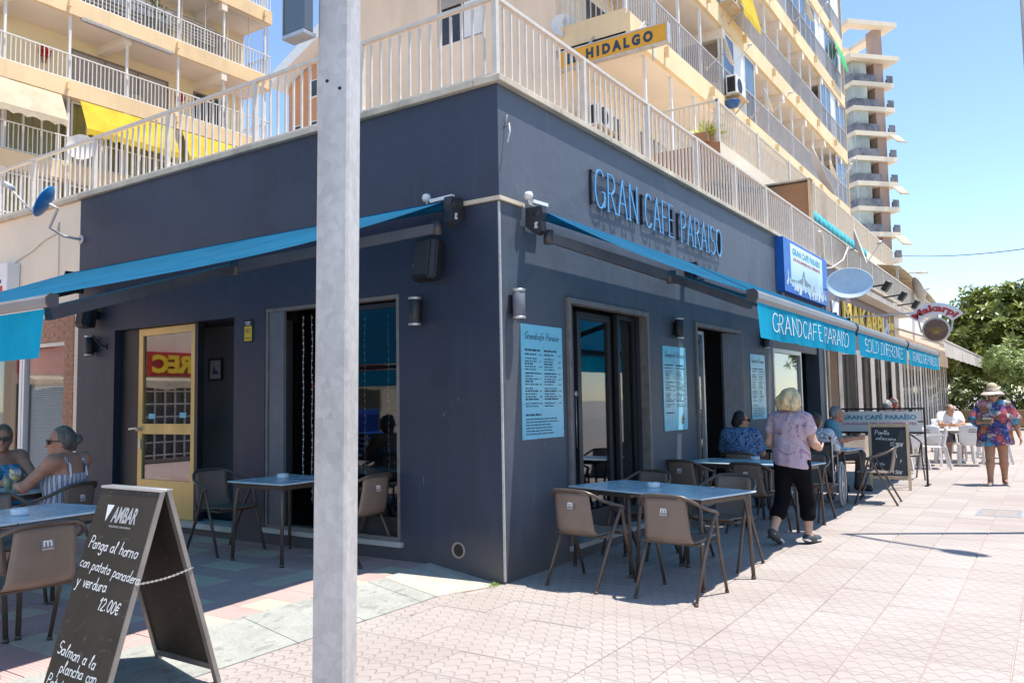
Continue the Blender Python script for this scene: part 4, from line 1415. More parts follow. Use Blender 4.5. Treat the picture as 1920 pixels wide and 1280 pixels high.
def make_chair(label, loc, rz):
    """bistro armchair, seat facing local +x"""
    o = empty('bistro_chair', loc, rz, label, 'chair', 'brown bistro armchairs of the café')
    pr = [(0.235, 0.425), (0.22, 0.437), (0.12, 0.432), (0.0, 0.42), (-0.12, 0.418), (-0.175, 0.432), (-0.205, 0.47), (-0.222, 0.55), (-0.238, 0.65), (-0.252, 0.765)]
    from_w = [0.205, 0.207, 0.205, 0.20, 0.195, 0.19, 0.185, 0.18, 0.172, 0.165]
    def sh(u, v):
        t = v*(len(pr)-1)
        i = min(int(t), len(pr)-2)
        f = t-i
        x = pr[i][0]*(1-f)+pr[i+1][0]*f
        z = pr[i][1]*(1-f)+pr[i+1][1]*f
        w = from_w[i]*(1-f)+from_w[i+1]*f
        yy = (u*2-1)
        cup = 0.018*yy*yy
        if v < 0.5: z += cup*0.8
        else: x += cup*1.3
        return (x, yy*w, z)
    m = MB(); m.grid(sh, 10, 27, thick=0.009); m.build('shell', M['brownplastic'], o)
    # arm rail: one tube from the front of one arm round the top of the back to the other
    m = MB()
    pts = [(0.10, -0.275, 0.615), (0.06, -0.278, 0.64), (-0.05, -0.275, 0.665), (-0.15, -0.25, 0.70), (-0.22, -0.205, 0.745), (-0.258, -0.15, 0.772), (-0.268, -0.06, 0.778), (-0.269, 0, 0.779)]
    pts = pts+[(p[0], -p[1], p[2]) for p in reversed(pts[:-1])]
    m.tube(pts, 0.0145, 8)
    m.build('arm_rail', M['brownmetal'], o)
    for sy in (-1, 1):
        m = MB(); m.tube([(0.085, sy*0.277, 0.632), (0.075, sy*0.272, 0.60), (0.13, sy*0.262, 0.40), (0.265, sy*0.262, 0.012)], [0.0135, 0.0145, 0.0145, 0.013], 8)
        m.tube([(0.263, sy*0.262, 0.02), (0.267, sy*0.262, 0.0)], 0.0165, 8); m.build('leg', M['brownmetal'], o)
        m = MB(); m.tube([(0.06, sy*0.277, 0.638), (0.045, sy*0.272, 0.60), (-0.06, sy*0.25, 0.40), (-0.265, sy*0.245, 0.012)], [0.0135, 0.0145, 0.0145, 0.013], 8)
        m.tube([(-0.263, sy*0.245, 0.02), (-0.267, sy*0.245, 0.0)], 0.0165, 8); m.build('leg', M['brownmetal'], o)
    m = MB()
    for xx in (0.16, -0.10):
        m.tube([(xx-0.03, -0.255, 0.42), (xx, -0.19, 0.405), (xx, 0.19, 0.405), (xx-0.03, 0.255, 0.42)], 0.0115, 7)
    m.build('stretcher', M['brownmetal'], o)
    m = MB()
    lg = Matrix.Translation((-0.2525, 0, 0.66)) @ Matrix.Rotation(R(8), 4, 'Y')
    m.box(-0.002, 0.0, -0.036, 0.036, -0.035, 0.045, lg)
    b = m.build('badge', pbr('badge_tint', (0.24, 0.19, 0.16), 0.4), o)
    m = MB(); put_font(m, 'm', lg @ Vector((-0.003, 0.024, -0.012)), (0, -1, 0), lg.to_3x3() @ Z, lg.to_3x3() @ -X, 0.048, 0.034, 0.1)
    put_font(m, 'underline', lg @ Vector((-0.003, 0.03, -0.03)), (0, -1, 0), lg.to_3x3() @ Z, lg.to_3x3() @ -X, 0.06, 0.008, 0.1)
    m.build('emblem', M['inkwhite'], b)
    return o
t0 = make_table('blue grey bistro table in front of the corner wall, nearest the building, with an ashtray', (1.14, -0.56, 0), R(-16.4))
tables = [((0.94, -1.27, 0), -16.4, 'blue grey bistro table at the front of the first street row, between two brown chairs'),
          ((4.21, -0.40, 0), -11, 'bistro table of the second street row, the one nearer the wall'),
          ((4.07, -1.14, 0), -11, 'bistro table of the second street row, in front of the blonde woman'),
          ((7.05, -0.30, 0), -8, 'bistro table of the third street row, nearer the wall beside the old man'),
          ((6.95, -1.05, 0), -8, 'bistro table of the third street row, in front of the wheelchair'),
          ((-0.42, 2.17, TZ), 0, 'bistro table by the side window behind the steel post'),
          ((-2.76, 1.92, TZ), 7, 'bistro table behind the tilted chalkboard with an ashtray at its left edge'),
          ((-3.50, 1.83, TZ), 7, 'bistro table at the left picture edge in front of the women'),
          ((-2.36, 3.62, TZ), 12, 'bistro table with wine glass between the two seated women')]
for loc, a, lab in tables:
    copy_tree(t0, loc, R(a), lab)
c0 = make_chair('brown armchair with its back to the camera, left of the pair at the corner table', (0.36, -0.60, 0), R(-8))
chairs = [((0.35, -1.38, 0), -3, 'brown armchair with its back to the camera, right of the pair at the corner table'),
          ((1.62, -1.28, 0), 172, 'brown armchair on the far side of the first row, turned towards the camera'),
          ((1.72, -0.42, 0), 168, 'dark armchair behind the corner table, against the first doorway'),
          ((3.62, -0.20, 0), -8, 'dark armchair with pale emblem at the second row, nearer the wall'),
          ((3.48, -1.02, 0), -8, 'dark armchair with pale emblem just left of the blonde woman'),
          ((4.78, -1.22, 0), 170, 'armchair at the far side of the second row, right of the blonde woman'),
          ((5.10, -0.34, 0), 4, 'armchair occupied by the man in the patterned blue shirt'),
          ((6.68, -1.72, 0), 93, 'sunlit brown armchair standing alone in front of the black chalkboard'),
          ((8.12, -0.78, 0), 282, 'armchair occupied by the old man in the striped shirt'),
          ((10.35, -1.55, 0), 200, 'brown armchair half hidden behind the black chalkboard'),
          ((-3.22, 1.12, TZ), 88, 'brown armchair cut by the left picture edge, its back to the camera'),
          ((-2.72, 2.62, TZ), 262, 'dark armchair behind the left table, below the woman in the striped dress'),
          ((-1.95, 3.28, TZ), 112, 'dark armchair occupied by the woman in the striped sundress'),
          ((-1.90, 4.36, TZ), 265, 'armchair occupied by the woman with sunglasses'),
          ((-0.48, 2.98, TZ), 268, 'dark armchair left of the table by the side window'),
          ((-0.22, 1.46, TZ), 92, 'brown armchair mostly hidden behind the steel post'),
          ]
for loc, a, lab in chairs:
    copy_tree(c0, loc, R(a), lab)

def ashtray(x, y, z, label):
    o = empty('ashtray', (x, y, z), rnd.uniform(0, 1.5), label, 'ashtray', 'white ceramic ashtrays')
    m = MB()
    prof = [(0.0, 0.006), (0.038, 0.006), (0.044, 0.035), (0.047, 0.043), (0.053, 0.044), (0.056, 0.036), (0.054, 0.024), (0.056, 0.014), (0.052, 0.002), (0.0, 0.0)]
    n = 28
    V, F = [], []
    for k in range(n):
        a = 2*math.pi*k/n
        dip = 0.010*max(0, math.cos(a*3.0))**8
        for r, z in prof:
            V.append((r*math.cos(a), r*math.sin(a), z-(dip if z > 0.03 else 0)))
    mm = len(prof)
    for k in range(n):
        for i in range(mm-1):
            F.append((k*mm+i+1, ((k+1) % n)*mm+i+1, ((k+1) % n)*mm+i, k*mm+i))
    m.smooth = True; m.add(V, F)
    m.build('bowl', M['ash'], o)
    return o
ashtray(1.075, -0.86, 0.72, 'white ashtray on the corner table')
ashtray(4.45, -0.72, 0.72, 'white ashtray on the second street row beside the blonde woman')
ashtray(-0.38, 2.26, 0.72+TZ, 'white ashtray on the table by the side window')
ashtray(-2.92, 1.84, 0.72+TZ, 'white ashtray on the table behind the tilted chalkboard')
ashtray(7.12, -0.42, 0.72, 'white ashtray on the third street row by the old man')

# white plastic armchairs and tables of the next bar
def make_plastic(label, loc, rz):
    o = empty('plastic_chair', loc, rz, label, 'chair', 'white plastic chairs of the next bar')
    pr = [(0.24, 0.42), (0.2, 0.435), (0.0, 0.42), (-0.17, 0.425), (-0.21, 0.47), (-0.235, 0.6), (-0.28, 0.84)]
    def sh(u, v):
        t = v*6; i = min(int(t), 5); f = t-i
        x = pr[i][0]*(1-f)+pr[i+1][0]*f; z = pr[i][1]*(1-f)+pr[i+1][1]*f
        yy = u*2-1
        w = 0.23 if v < 0.6 else 0.23+0.015*math.sin((v-.6)*6)
        return (x+(0.05*yy*yy if v > 0.55 else 0), yy*w, z+(0.0 if v > .55 else 0.015*yy*yy)-(0.02*yy*yy if v > .95 else 0))
    m = MB(); m.grid(sh, 10, 24, thick=0.008); m.build('shell', M['whiteplastic'], o)
    m = MB()
    for zz in (0.74, 0.69): m.box(-0.283, -0.235, -0.07, 0.07, zz, zz+0.012)
    m.build('back_slot', M['bargrey'], o)
    for sy in (-1, 1):
        m = MB(); m.bar((0.22, sy*0.225, 0.44), (0.27, sy*0.245, 0.0), 0.032, 0.045); m.build('leg', M['whiteplastic'], o)
        m = MB(); m.bar((-0.2, sy*0.225, 0.44), (-0.28, sy*0.245, 0.0), 0.032, 0.045); m.build('leg', M['whiteplastic'], o)
        m = MB(); m.bar((0.23, sy*0.245, 0.43), (0.20, sy*0.262, 0.64), 0.028, 0.03); m.bar((0.22, sy*0.262, 0.65), (-0.255, sy*0.25, 0.67), 0.05, 0.024, Z); m.build('arm_rest', M['whiteplastic'], o)
    return o
plastic0 = make_plastic('white plastic chair with its back to the camera, in front of the white table', (13.75, -2.35, 0), R(10))
for loc, a, lab in (((12.3, -1.35, 0), 60, 'white plastic chair seen from the side just right of the black chalkboard'),
                    ((12.75, -1.75, 0), 100, 'second white plastic chair seen from the side, left of the white table'),
                    ((15.05, -1.85, 0), 195, 'white plastic chair with the man in the white shirt'),
                    ((16.2, -2.6, 0), 160, 'white plastic chair behind the man in the white shirt'),
                    ((14.6, -1.0, 0), 240, 'white plastic chair close to the grey striped shopfront'),
                    ((14.55, -2.75, 0), 95, 'white plastic chair on the pavement side of the white table, beside the hat woman'),
                    ((17.4, -2.4, 0), 20, 'white plastic chair far back, its seat towards the trees'),
                    ((18.2, -1.4, 0), 200, 'white plastic chair far back by the shopfront, facing the camera'),
                    ((13.55, -1.55, 0), 5, 'white plastic chair tucked in behind the plastic table near the banner')):
    copy_tree(plastic0, loc, R(a), lab)
def make_ptable(label, loc, rz):
    o = empty('plastic_table', loc, rz, label, 'table', 'white plastic tables of the next bar')
    m = MB(); m.bevbox(-0.4, 0.4, -0.4, 0.4, 0.69, 0.72, 0.01); m.build('table_top', M['whiteplastic'], o)
    for sx, sy in ((-1, -1), (1, -1), (1, 1), (-1, 1)):
        m = MB(); m.bar((sx*0.33, sy*0.33, 0.69), (sx*0.37, sy*0.37, 0.0), 0.05, 0.05); m.build('leg', M['whiteplastic'], o)
    return o
q0 = make_ptable('white plastic table in front of the seated man in white', (14.55, -1.95, 0), R(6))
copy_tree(q0, (13.1, -1.0, 0), R(2), 'white plastic table near the grey striped shopfront')
copy_tree(q0, (17.9, -1.95, 0), R(4), 'white plastic table farthest along the pavement')

# ------------------------------------------------------------------ chalkboards
def chalk_lines(par, lines, O, U, V, N, sc, seed=1, pen=1.0):
    for i, (t, x, y, h) in enumerate(lines):
        mb = MB()
        stroke_text(mb, t, Vector(O)+Vector(U)*x+Vector(V)*y, Vector(U)-Vector(V)*(0.02+0.03*((seed+i) % 3)), V, N, h*sc, pen=pen, slant=0.2+0.06*((seed+i*7) % 3), jitter=0.42, seed=seed+i, gap=0.6)
        mb.build('handwriting', M['chalk'], par)
af = empty('a_board', (-3.06, 0.30, 0), 0, 'brown a-frame chalkboard with white handwriting in the left foreground', 'chalkboard')
AW, AH, AS = 0.275, 1.065, 0.335
def af_panel(sx, name):
    # local frame: U along the board, V up the slope
    top = Vector((sx*0.016, 0, AH)); bot = Vector((sx*AS, 0, 0.0))
    V = (top-bot).normalized()
    U = Vector((0, -1, 0)) if sx < 0 else Vector((0, 1, 0))
    N = U.cross(V).normalized()
    L = (top-bot).length
    return bot, U, V, N, L
for sx in (-1, 1):
    O, U, V, N, L = af_panel(sx, '')
    m = MB()
    a = 0.034
    for u in (-AW+a/2, AW-a/2):
        m.bar(O+U*u, O+U*u+V*L, a, 0.024, N)
    m.bar(O+U*(-AW+a)+V*(L-a/2), O+U*(AW-a)+V*(L-a/2), 0.024, a, V)
    m.bar(O+U*(-AW+a)+V*(0.10), O+U*(AW-a)+V*(0.10), 0.024, a, V)
    m.build('frame', M['boardframe'], af)
    m = MB()
    P = [O+U*(-AW+a-0.004)+V*0.105, O+U*(AW-a+0.004)+V*0.105, O+U*(AW-a+0.004)+V*(L-0.02), O+U*(-AW+a-0.004)+V*(L-0.02)]
    if sx < 0:
        P = [O+U*(-AW+0.002)+V*0.03+N*0.010, O+U*(AW-0.012)+V*0.03+N*0.010, O+U*(AW-0.012)+V*(L-0.004)+N*0.010, O+U*(-AW+0.002)+V*(L-0.004)+N*0.010]
    m.add([p+N*0.004 for p in P]+[p-N*0.004 for p in P], [(0, 1, 2, 3), (7, 6, 5, 4), (0, 4, 5, 1), (1, 5, 6, 2), (2, 6, 7, 3), (3, 7, 4, 0)])
    bd = m.build('board', M['boardbrown'], af)
    if sx < 0:
        s_ = O+N*0.0155
        m = MB()
        put_font(m, 'ambar', s_+U*(-0.098)+V*(L-0.185), U, V+U*0.12, N, 0.225, 0.085, 0.0)
        m.add([s_+U*(-0.165)+V*(L-0.095), s_+U*(-0.10)+V*(L-0.095), s_+U*(-0.148)+V*(L-0.185)], [(0, 2, 1)])
        put_font(m, 'small', s_+U*(-0.10)+V*(L-0.212), U, V, N, 0.20, 0.013, 0.0)
        m.build('brand_mark', M['inkwhite'], bd)
        m = MB()
        chalk_lines(bd, [('Panga al horno', -0.235, L-0.325, 0.062), ('con patata panadera', -0.262, L-0.425, 0.056), ('y verdura', -0.245, L-0.525, 0.062),
                        ('12.00\u20ac', 0.01, L-0.615, 0.066), ('Salmon a la', -0.235, L-0.86, 0.062), ('plancha con', -0.165, L-0.945, 0.06),
                        ('Patatas fritas', -0.25, L-1.02, 0.058)], s_, U, V, N, 1.0, 40)
        stroke_text(m, '14.00\u20ac', s_+U*(0.0)+V*(0.022), U, V, N, 0.056, pen=0.85, slant=0.16, jitter=0.2, seed=77)
        m.build('handwriting', M['chalk'], bd)
m = MB()
m.bar(Vector((-0.02, -AW, AH+0.002)), Vector((-0.02, AW, AH+0.002)), 0.03, 0.012)
m.bar(Vector((0.02, -AW, AH+0.002)), Vector((0.02, AW, AH+0.002)), 0.03, 0.012)
m.tube([(0, -AW, AH+0.002), (0, AW, AH+0.002)], 0.007, 6)
m.build('hinge', M['alu'], af)
m = MB()
zc = 0.62
hw = AS*(1-zc/AH)+0.016
for i in range(26):
    t0_ = i/26
    x = -hw+2*hw*t0_
    zz = zc-0.012*math.sin(math.pi*t0_)+0.03*t0_
    if i % 2: m.bar((x, -AW-0.006, zz), (x+2*hw/26*1.25, -AW-0.006, zz), 0.010, 0.003)
    else: m.bar((x, -AW-0.006, zz), (x+2*hw/26*1.25, -AW-0.006, zz), 0.003, 0.010)
m.build('chain', M['alu'], af)

# wooden chalkboard easel further along
ea = empty('a_board', (8.66, -1.58, 0), R(-82), 'black chalkboard in a pale wooden frame standing behind the sunlit chair', 'chalkboard')
def es(x, v, sx): return Vector((x, sx*(-0.03-0.24*(1-v/1.04)), v))
for sx in (1, -1):
    m = MB()
    for x in (-0.275, 0.275): m.bar(es(x, 0, sx), es(x, 1.04, sx), 0.045, 0.022)
    for v in ((0.19, 1.0) if sx > 0 else (0.25,)): m.bar(es(-0.252, v, sx), es(0.252, v, sx), 0.022, 0.05)
    m.build('frame', M['wood'], ea)
m = MB()
q = [es(-0.252, 0.215, 1), es(0.252, 0.215, 1), es(0.252, 0.975, 1), es(-0.252, 0.975, 1)]
nn = (q[1]-q[0]).cross(q[3]-q[0]).normalized()
m.add([p+nn*0.004 for p in q]+[p-nn*0.004 for p in q], [(0, 1, 2, 3), (7, 6, 5, 4), (0, 4, 5, 1), (1, 5, 6, 2), (2, 6, 7, 3), (3, 7, 4, 0)])
bd = m.build('board', M['slate'], ea)
m = MB()
uu, vv = (q[1]-q[0]).normalized(), (q[3]-q[0]).normalized()
chalk_lines(bd, [('Paella', 0.05, 0.66, 0.07), ('valenciana', 0.06, 0.575, 0.058), ('12.90\u20ac', 0.26, 0.48, 0.065), ('y', 0.40, 0.23, 0.05), ('fruta', 0.04, 0.17, 0.055), ('9.50\u20ac', 0.27, 0.04, 0.06)], q[0]+nn*0.006, uu, vv, nn, 1.0, 90, 0.95)

# banner barrier across the pavement
bn = empty('banner_barrier', (9.32, -1.33, 0), R(-90), 'white banner barrier reading GRAN CAFÉ PARAÍSO on a black frame', 'banner')
m = MB()
for x in (-0.70, 0.70): m.bar((x, 0, 0.0), (x, 0, 1.27), 0.032, 0.032); m.box(x-0.03, x+0.03, -0.2, 0.2, 0.0, 0.012)
m.bar((-0.684, 0, 1.255), (0.684, 0, 1.255), 0.03, 0.03)
m.bar((-0.684, 0, 0.855), (0.684, 0, 0.855), 0.03, 0.03)
for x in (-0.5, 0, 0.5): m.box(x-0.02, x+0.02, -0.006, 0.006, 1.205, 1.239)
for sx in (-1, 1): m.box(sx*0.64-0.04, sx*0.64+0.04, -0.006, 0.006, 1.03, 1.05)
m.build('frame', M['black'], bn)
MB().box(-0.66, 0.66, -0.004, 0.004, 0.872, 1.215).build('cloth', M['white'], bn)
m = MB(); put_font(m, 'banner', (-0.58, -0.0055, 1.075), X, Z, -Y, 1.16, 0.095, 0.3)
m.build('title', pbr('banner_teal', (0.01, 0.28, 0.42), 0.6, var=0), bn)
m = MB(); put_font(m, 'banner2', (-0.58, -0.0055, 0.985), X, Z, -Y, 1.16, 0.04, 0.3)
m.build('subtitle', pbr('banner_pink', (0.55, 0.05, 0.22), 0.6, var=0), bn)
# ------------------------------------------------------------------ next-door shop on the left
sh = empty('cream_shop', (0, 6.66, 0), 0, 'cream rendered shop left of the café with brick trim and a blinded window', 'building')
def rel(o): return Vector(o.location)
m = MB()
# wall of the shop with its window opening, in coordinates relative to (0,6.66,0)
wall_y(m, 0.0, 6.5, [(0.10, 3.6, 0.35, 2.72)], 0.02, 0.28, 0.0, 4.215)
m.build('wall', M['cream'], sh)
m = MB(); m.box(0.281, 6, 0.0, 6.5, 4.0, 4.2); m.build('roof', M['coping'], sh)
m = MB(); m.bevbox(-0.04, 0.24, 0.0, 6.5, 4.217, 4.275, 0.006); m.build('coping', M['coping'], sh)
brk = MB(); brk.box(0.10, 0.26, 0.0, 0.008, 0.0, 0.01)
bb = MB().bevbox(0, 0.11, 0, 0.235, 0, 0.052, 0.004)
bme_ = bb.mesh('brick', M['brick'])
m = MB(); m.box(0.021, 0.12, 0.104, 0.345, 0.352, 2.40); m.box(0.021, 0.12, 0.104, 3.58, 2.401, 2.715); mo = m.build('brick_trim', M['mortar'], sh)
k = 0
z = 0.36
while z < 2.66:
    long_row = z > 2.405
    y = 0.108 - (0.12 if k % 2 else 0)
    yend = 1.6 if long_row else 0.345
    while y < yend-0.02:
        y0, y1 = max(y, 0.106), min(y+0.235, yend)
        if y1-y0 > 0.03:
            o = link('brick', bme_, mo, (0.012+rnd.uniform(-0.002, 0.002), y0, z))
            o.scale = (1, (y1-y0)/0.235, 1)
        y += 0.245
    z += 0.062
    k += 1
m = MB(); frame_mb(m, (0.12, 0.35), (0.12, 1.58), 0.36, 2.395, 0.05, 0.07); wf = m.build('window', M['white'], sh)
m = MB()
z = 0.45
while z < 2.32:
    m.add([(0.17, 0.41, z), (0.17, 1.52, z), (0.195, 1.52, z+0.026), (0.195, 0.41, z+0.026)], [(0, 1, 2, 3)])
    z += 0.031
tag(m.build('blind_slats', M['blind'], wf), kind='stuff')
pane('pane', (0.125, 0.402), (0.125, 1.528), 0.412, 2.343, wf, M['glassclear'])
m = MB()
for i in range(13):
    y0 = 0.42+i*0.084
    m.grid(lambda u, v: (0.152+0.004*math.sin(u*6), y0+0.084*u, 2.33-v*(0.52-0.035*math.sin(math.pi*u))), 4, 3, thick=0.002)
m.build('pelmet', M['creamcloth'], wf)
m = MB(); frame_mb(m, (0.12, 1.60), (0.12, 3.55), 0.36, 2.395, 0.07, 0.07); wf2 = m.build('window', M['white'], sh)
pane('pane', (0.125, 1.672), (0.125, 3.478), 0.432, 2.323, wf2)
MB().box(0.55, 0.6, 0.1, 3.6, 0.0, 3.0).build('inner_wall', M['darkpanel'], sh)
ls = empty('light_box_sign', (-0.03, 8.35, 3.13), R(-90), 'white light box sign with letter L cut by the left picture edge', 'sign')
MB().bevbox(-0.75, 0.12, -0.13, 0.045, 0, 0.42, 0.01).build('box', M['white'], ls)
m = MB(); m.box(-0.73, 0.0, -0.1335, -0.1305, 0.012, 0.10); m.build('red_band', M['red'], ls)
m = MB(); put_font(m, 'L', (-0.16, -0.132, 0.14), X, Z, -Y, 0.12, 0.2, 0.2); m.build('letter', M['ink'], ls)
cb = MB(); cb.tube([(0.012, 7.2, 4.0), (0.008, 7.25, 3.85), (0.006, 7.55, 3.8), (0.006, 7.9, 3.68), (0.008, 8.3, 3.6), (0.012, 8.7, 3.45)], 0.006, 5)
tag(cb.build('cable', M['coping']), 'thin cable drooping across the cream wall left of the café', 'cable')
cb = MB(); cb.tube([(0.01, 7.2, 4.0), (0.008, 7.18, 3.4), (0.008, 7.2, 2.75)], 0.005, 5)
tag(cb.build('cable', M['coping']), 'thin cable running straight down the cream wall left of the café', 'cable')

# ------------------------------------------------------------------ apartment buildings
def win_x(parent, x0, x1, z0, z1, y, mat_frame, mat_pane, mull=1, name='window', out=-1, dep=0.06, fw=0.06):
    """window facing -y at plane y: frame with mullions, pane as sub-part"""
    m = MB()
    ya, yb = y-dep, y-0.002
    m.box(x0, x0+fw, ya, yb, z0, z1); m.box(x1-fw, x1, ya, yb, z0, z1)
    m.box(x0+fw, x1-fw, ya, yb, z1-fw, z1); m.box(x0+fw, x1-fw, ya, yb, z0, z0+fw)
    for i in range(mull):
        xm = x0+(x1-x0)*(i+1)/(mull+1)
        m.box(xm-fw/2, xm+fw/2, ya+0.003, yb, z0+fw, z1-fw)
    o = m.build(name, mat_frame, parent)
    MB().box(x0+fw, x1-fw, ya+0.02, ya+0.026, z0+fw, z1-fw).build('pane', mat_pane, o)
    return o
DARKPANE = pbr('dark_pane', (0.045, 0.05, 0.055), 0.06, var=0.3, scale=0.8)
BLUEPANE = pbr('sky_pane', (0.10, 0.15, 0.20), 0.05, var=0.3, scale=0.8)
SHADE = pbr('roller_shutter', (0.36, 0.33, 0.29), 0.6, var=0.1)
GREYRAIL = M['railgrey']
def flats(root, x0, x1, yf, depth, slabs, par, rail, storey, wallmat, slabmat, pole_dx, beam_dx, seed, ends=(True, True), railmat=None, endpar=None, first_rail=0):
    rr = random.Random(seed)
    yb = yf+depth
    zt = slabs[-1]+0.6
    ox = 0
    MB().box(x0+0.3, x1-0.02, yb, yb+0.3, 4.3, zt).build('back_wall', wallmat, root)
    for k, zb in enumerate(slabs):
        m = MB()
        m.box(x0, x1, yf+0.121, yb-0.001, zb, zb+0.18)
        m.build('balcony_floor', M['soffit'], root)
        m = MB()
        m.box(x0, x1, yf, yf+0.12, zb-0.001, zb+par)
        for xe in (x0, x1-0.12):
            m.box(xe, xe+0.12, yf+0.1205, yb-0.002, zb-0.001, zb+(endpar or par))
        m.build('parapet', slabmat, root)
        # drain spouts on the parapet face
        x = x0+2.0
        while x < x1:
            m = MB()
            m.box(x-0.04, x+0.04, yf-0.12, yf-0.001, zb+par*0.35, zb+par*0.8)
            m.build('drain_spout', slabmat, root)
            x += beam_dx
        if k < len(slabs)-1:
            m = MB()
            zr0, zr1 = zb+par+0.06, zb+par+rail
            x = x0+0.06
            while x < x1:
                m.box(x-0.011, x+0.011, yf+0.05, yf+0.072, zr0, zr1)
                x += 0.14
            for xe in (x0+0.06, x1-0.06):
                y = yf+0.2
                while y < yb-0.1:
                    m.box(xe-0.011, xe+0.011, y-0.011, y+0.011, zb+(endpar or par), zr1)
                    y += 0.14
            tag(m.build('railing_bars', railmat or M['white'], root), kind='stuff')
            m = MB()
            m.box(x0+0.03, x1-0.03, yf+0.04, yf+0.085, zr1, zr1+0.035)
            m.box(x0+0.03, x1-0.03, yf+0.045, yf+0.08, zr0-0.03, zr0)
            for xe in (x0+0.06, x1-0.06):
                m.box(xe-0.02, xe+0.02, yf+0.0855, yb-0.01, zr1, zr1+0.035)
            m.build('railing', railmat or M['white'], root)
            # slim poles up to the slab above, beams under it
            znext = slabs[k+1]
            x = x0+0.12
            while x < x1+0.01:
                m = MB(); m.box(x-0.035, x+0.035, yf+0.13, yf+0.20, zb+par, znext-0.001); m.build('pole', M['white'], root)
                x += pole_dx
        if k > 0:
            x = x0+0.15
            while x < x1:
                m = MB()
                m.box(x-0.12, x+0.12, yf+0.02, yb-0.003, zb-0.30, zb-0.0015)
                x += beam_dx
                m.build('beam', M['soffit'], root)
    return root

# left apartment block behind the roof railing
LB = empty('apartment_building', (0, 0, 0), 0, 'apricot apartment building with open balconies and yellow awnings behind the railing on the left', 'building')
LS = [3.25, 6.0, 8.76, 11.47, 14.2, 16.95, 19.7]
flats(LB, -6.0, 15.8, 21.9, 1.75, LS, 0.53, 0.85, 2.73, M['yellow_wall'], M['apricot'], 1.95, 3.88, 3, railmat=M['white'])
rr = random.Random(4)
yb = 21.9+1.75
for k, zb in enumerate(LS[2:6]):
    k2 = k+2
    z0, z1 = zb+0.2, zb+2.35
    for (xa, xb) in ((4.2, 6.3), (8.6, 12.3), (13.4, 14.9), (-1, 2.5)):
        win_x(LB, xa, xb, z0, z1, yb, M['woodframe'], SHADE if (rr.random() < 0.45 or k >= 2) else DARKPANE, 2 if xb-xa > 2.2 else 1, name='window')
# glazed-in balconies: upper level (folding glass), level under the open one (curtained)
zb = LS[4]
for i in range(9):
    xa = 6.9+i*0.99
    m = MB(); m.box(xa, xa+0.985, 22.12, 22.126, zb+0.56, zb+2.72); m.build('glass_panel', M['glassclear'], LB)
m = MB()
for i in range(10): m.box(6.89+i*0.99-0.012, 6.89+i*0.99+0.012, 22.11, 22.135, zb+0.55, zb+2.72)
m.build('glazing_bars', M['rail'], LB)
m = MB()
for i in range(26): m.box(7.1+0.35*(i % 13), 7.38+0.35*(i % 13), 22.32+0.0*(i), 22.33, zb+1.2+0.28*(i//13), zb+1.42+0.28*(i//13))
tag(m.build('blind_slats', M['white'], LB), kind='stuff')
for (xa, xb, z0, z1) in ((5.6, 11.2, 1.5, 2.6), (12.2, 14.3, 1.7, 2.6)):
    m = MB()
    n = 7
    for i in range(n):
        zz = zb+z0+(z1-z0)*i/n
        m.box(xa, xb, 23.55, 23.57, zz, zz+(z1-z0)/n*0.55)
    tag(m.build('blind_slats', M['white'], LB), kind='stuff')
for kk in (2, 1):
    zb = LS[kk]
    for (xa, xb) in ((2.0, 5.65), (5.95, 7.6), (7.95, 9.55), (9.8, 11.45), (11.7, 13.4), (13.7, 15.3)):
        m = MB()
        m.grid(lambda u, v: (xa+(xb-xa)*u, 22.42+0.05*math.sin(u*34), zb+0.5+2.2*v), 40, 2)
        m.build('curtain', M['curtain'], LB)
        win_x(LB, xa, xb, zb+0.55, zb+2.70, 22.28, M['white'], M['glassclear'], 2)
def drop_awning(parent, x0, x1, yf, zt, out, drop, mat, val=0.25, top=False):
    m = MB()
    m.grid(lambda u, v: (x0+(x1-x0)*u, yf-0.03-out*v-0.04*math.sin(v*3.1)*math.sin(u*9)**2, zt-drop*v), 24, 8)
    n = 40
    m.grid(lambda u, v: (x0+(x1-x0)*u, yf-0.03-out, zt-drop-v*(val-0.07*abs(math.sin(u*math.pi*11)))), 66, 2)
    return m.build('awning', mat, parent)
zt = LS[3]-0.05
drop_awning(LB, 3.0, 7.45, 21.9, zt, 0.45, 0.92, M['creamcloth'])
drop_awning(LB, 8.05, 11.35, 21.9, zt, 0.45, 1.0, M['yellowcloth'])
drop_awning(LB, 11.75, 15.2, 21.9, zt, 0.45, 1.0, M['yellowcloth'])
m = MB(); m.box(8.0, 11.3, 21.78, 21.9, LS[4]-0.13, LS[4]-0.03); m.build('awning_case', M['alu'], LB)
# flowers, lamps and chairs of the open balcony
for (x, lab) in ((7.7, 'red flower pot hanging on the balcony wall of the left building, left one'), (12.7, 'red flower pot hanging on the balcony wall of the left building, right one')):
    o = empty('flower_pot', (x, 23.52, LS[3]+1.85), 0, lab, 'flower pot', 'red flowers on the left balcony')
    m = MB()
    for i in range(40):
        a, b, r = rnd.uniform(0, 6.28), rnd.uniform(-1, 1), rnd.uniform(0.1, 0.2)
        p = Vector((r*math.cos(a)*math.sqrt(1-b*b), -0.05+0.6*r*math.sin(a)*math.sqrt(1-b*b), r*b))
        m.box(-0.03, 0.03, -0.03, 0.03, -0.03, 0.03, Matrix.Translation(p) @ Matrix.Rotation(a, 4, 'Z'))
    m.build('flowers', M['red'], o)
    m = MB(); m.lathe([(0.0, -0.35), (0.06, -0.35), (0.09, -0.18), (0.08, -0.16), (0, -0.17)], 12); m.build('pot', M['terracotta'], o)
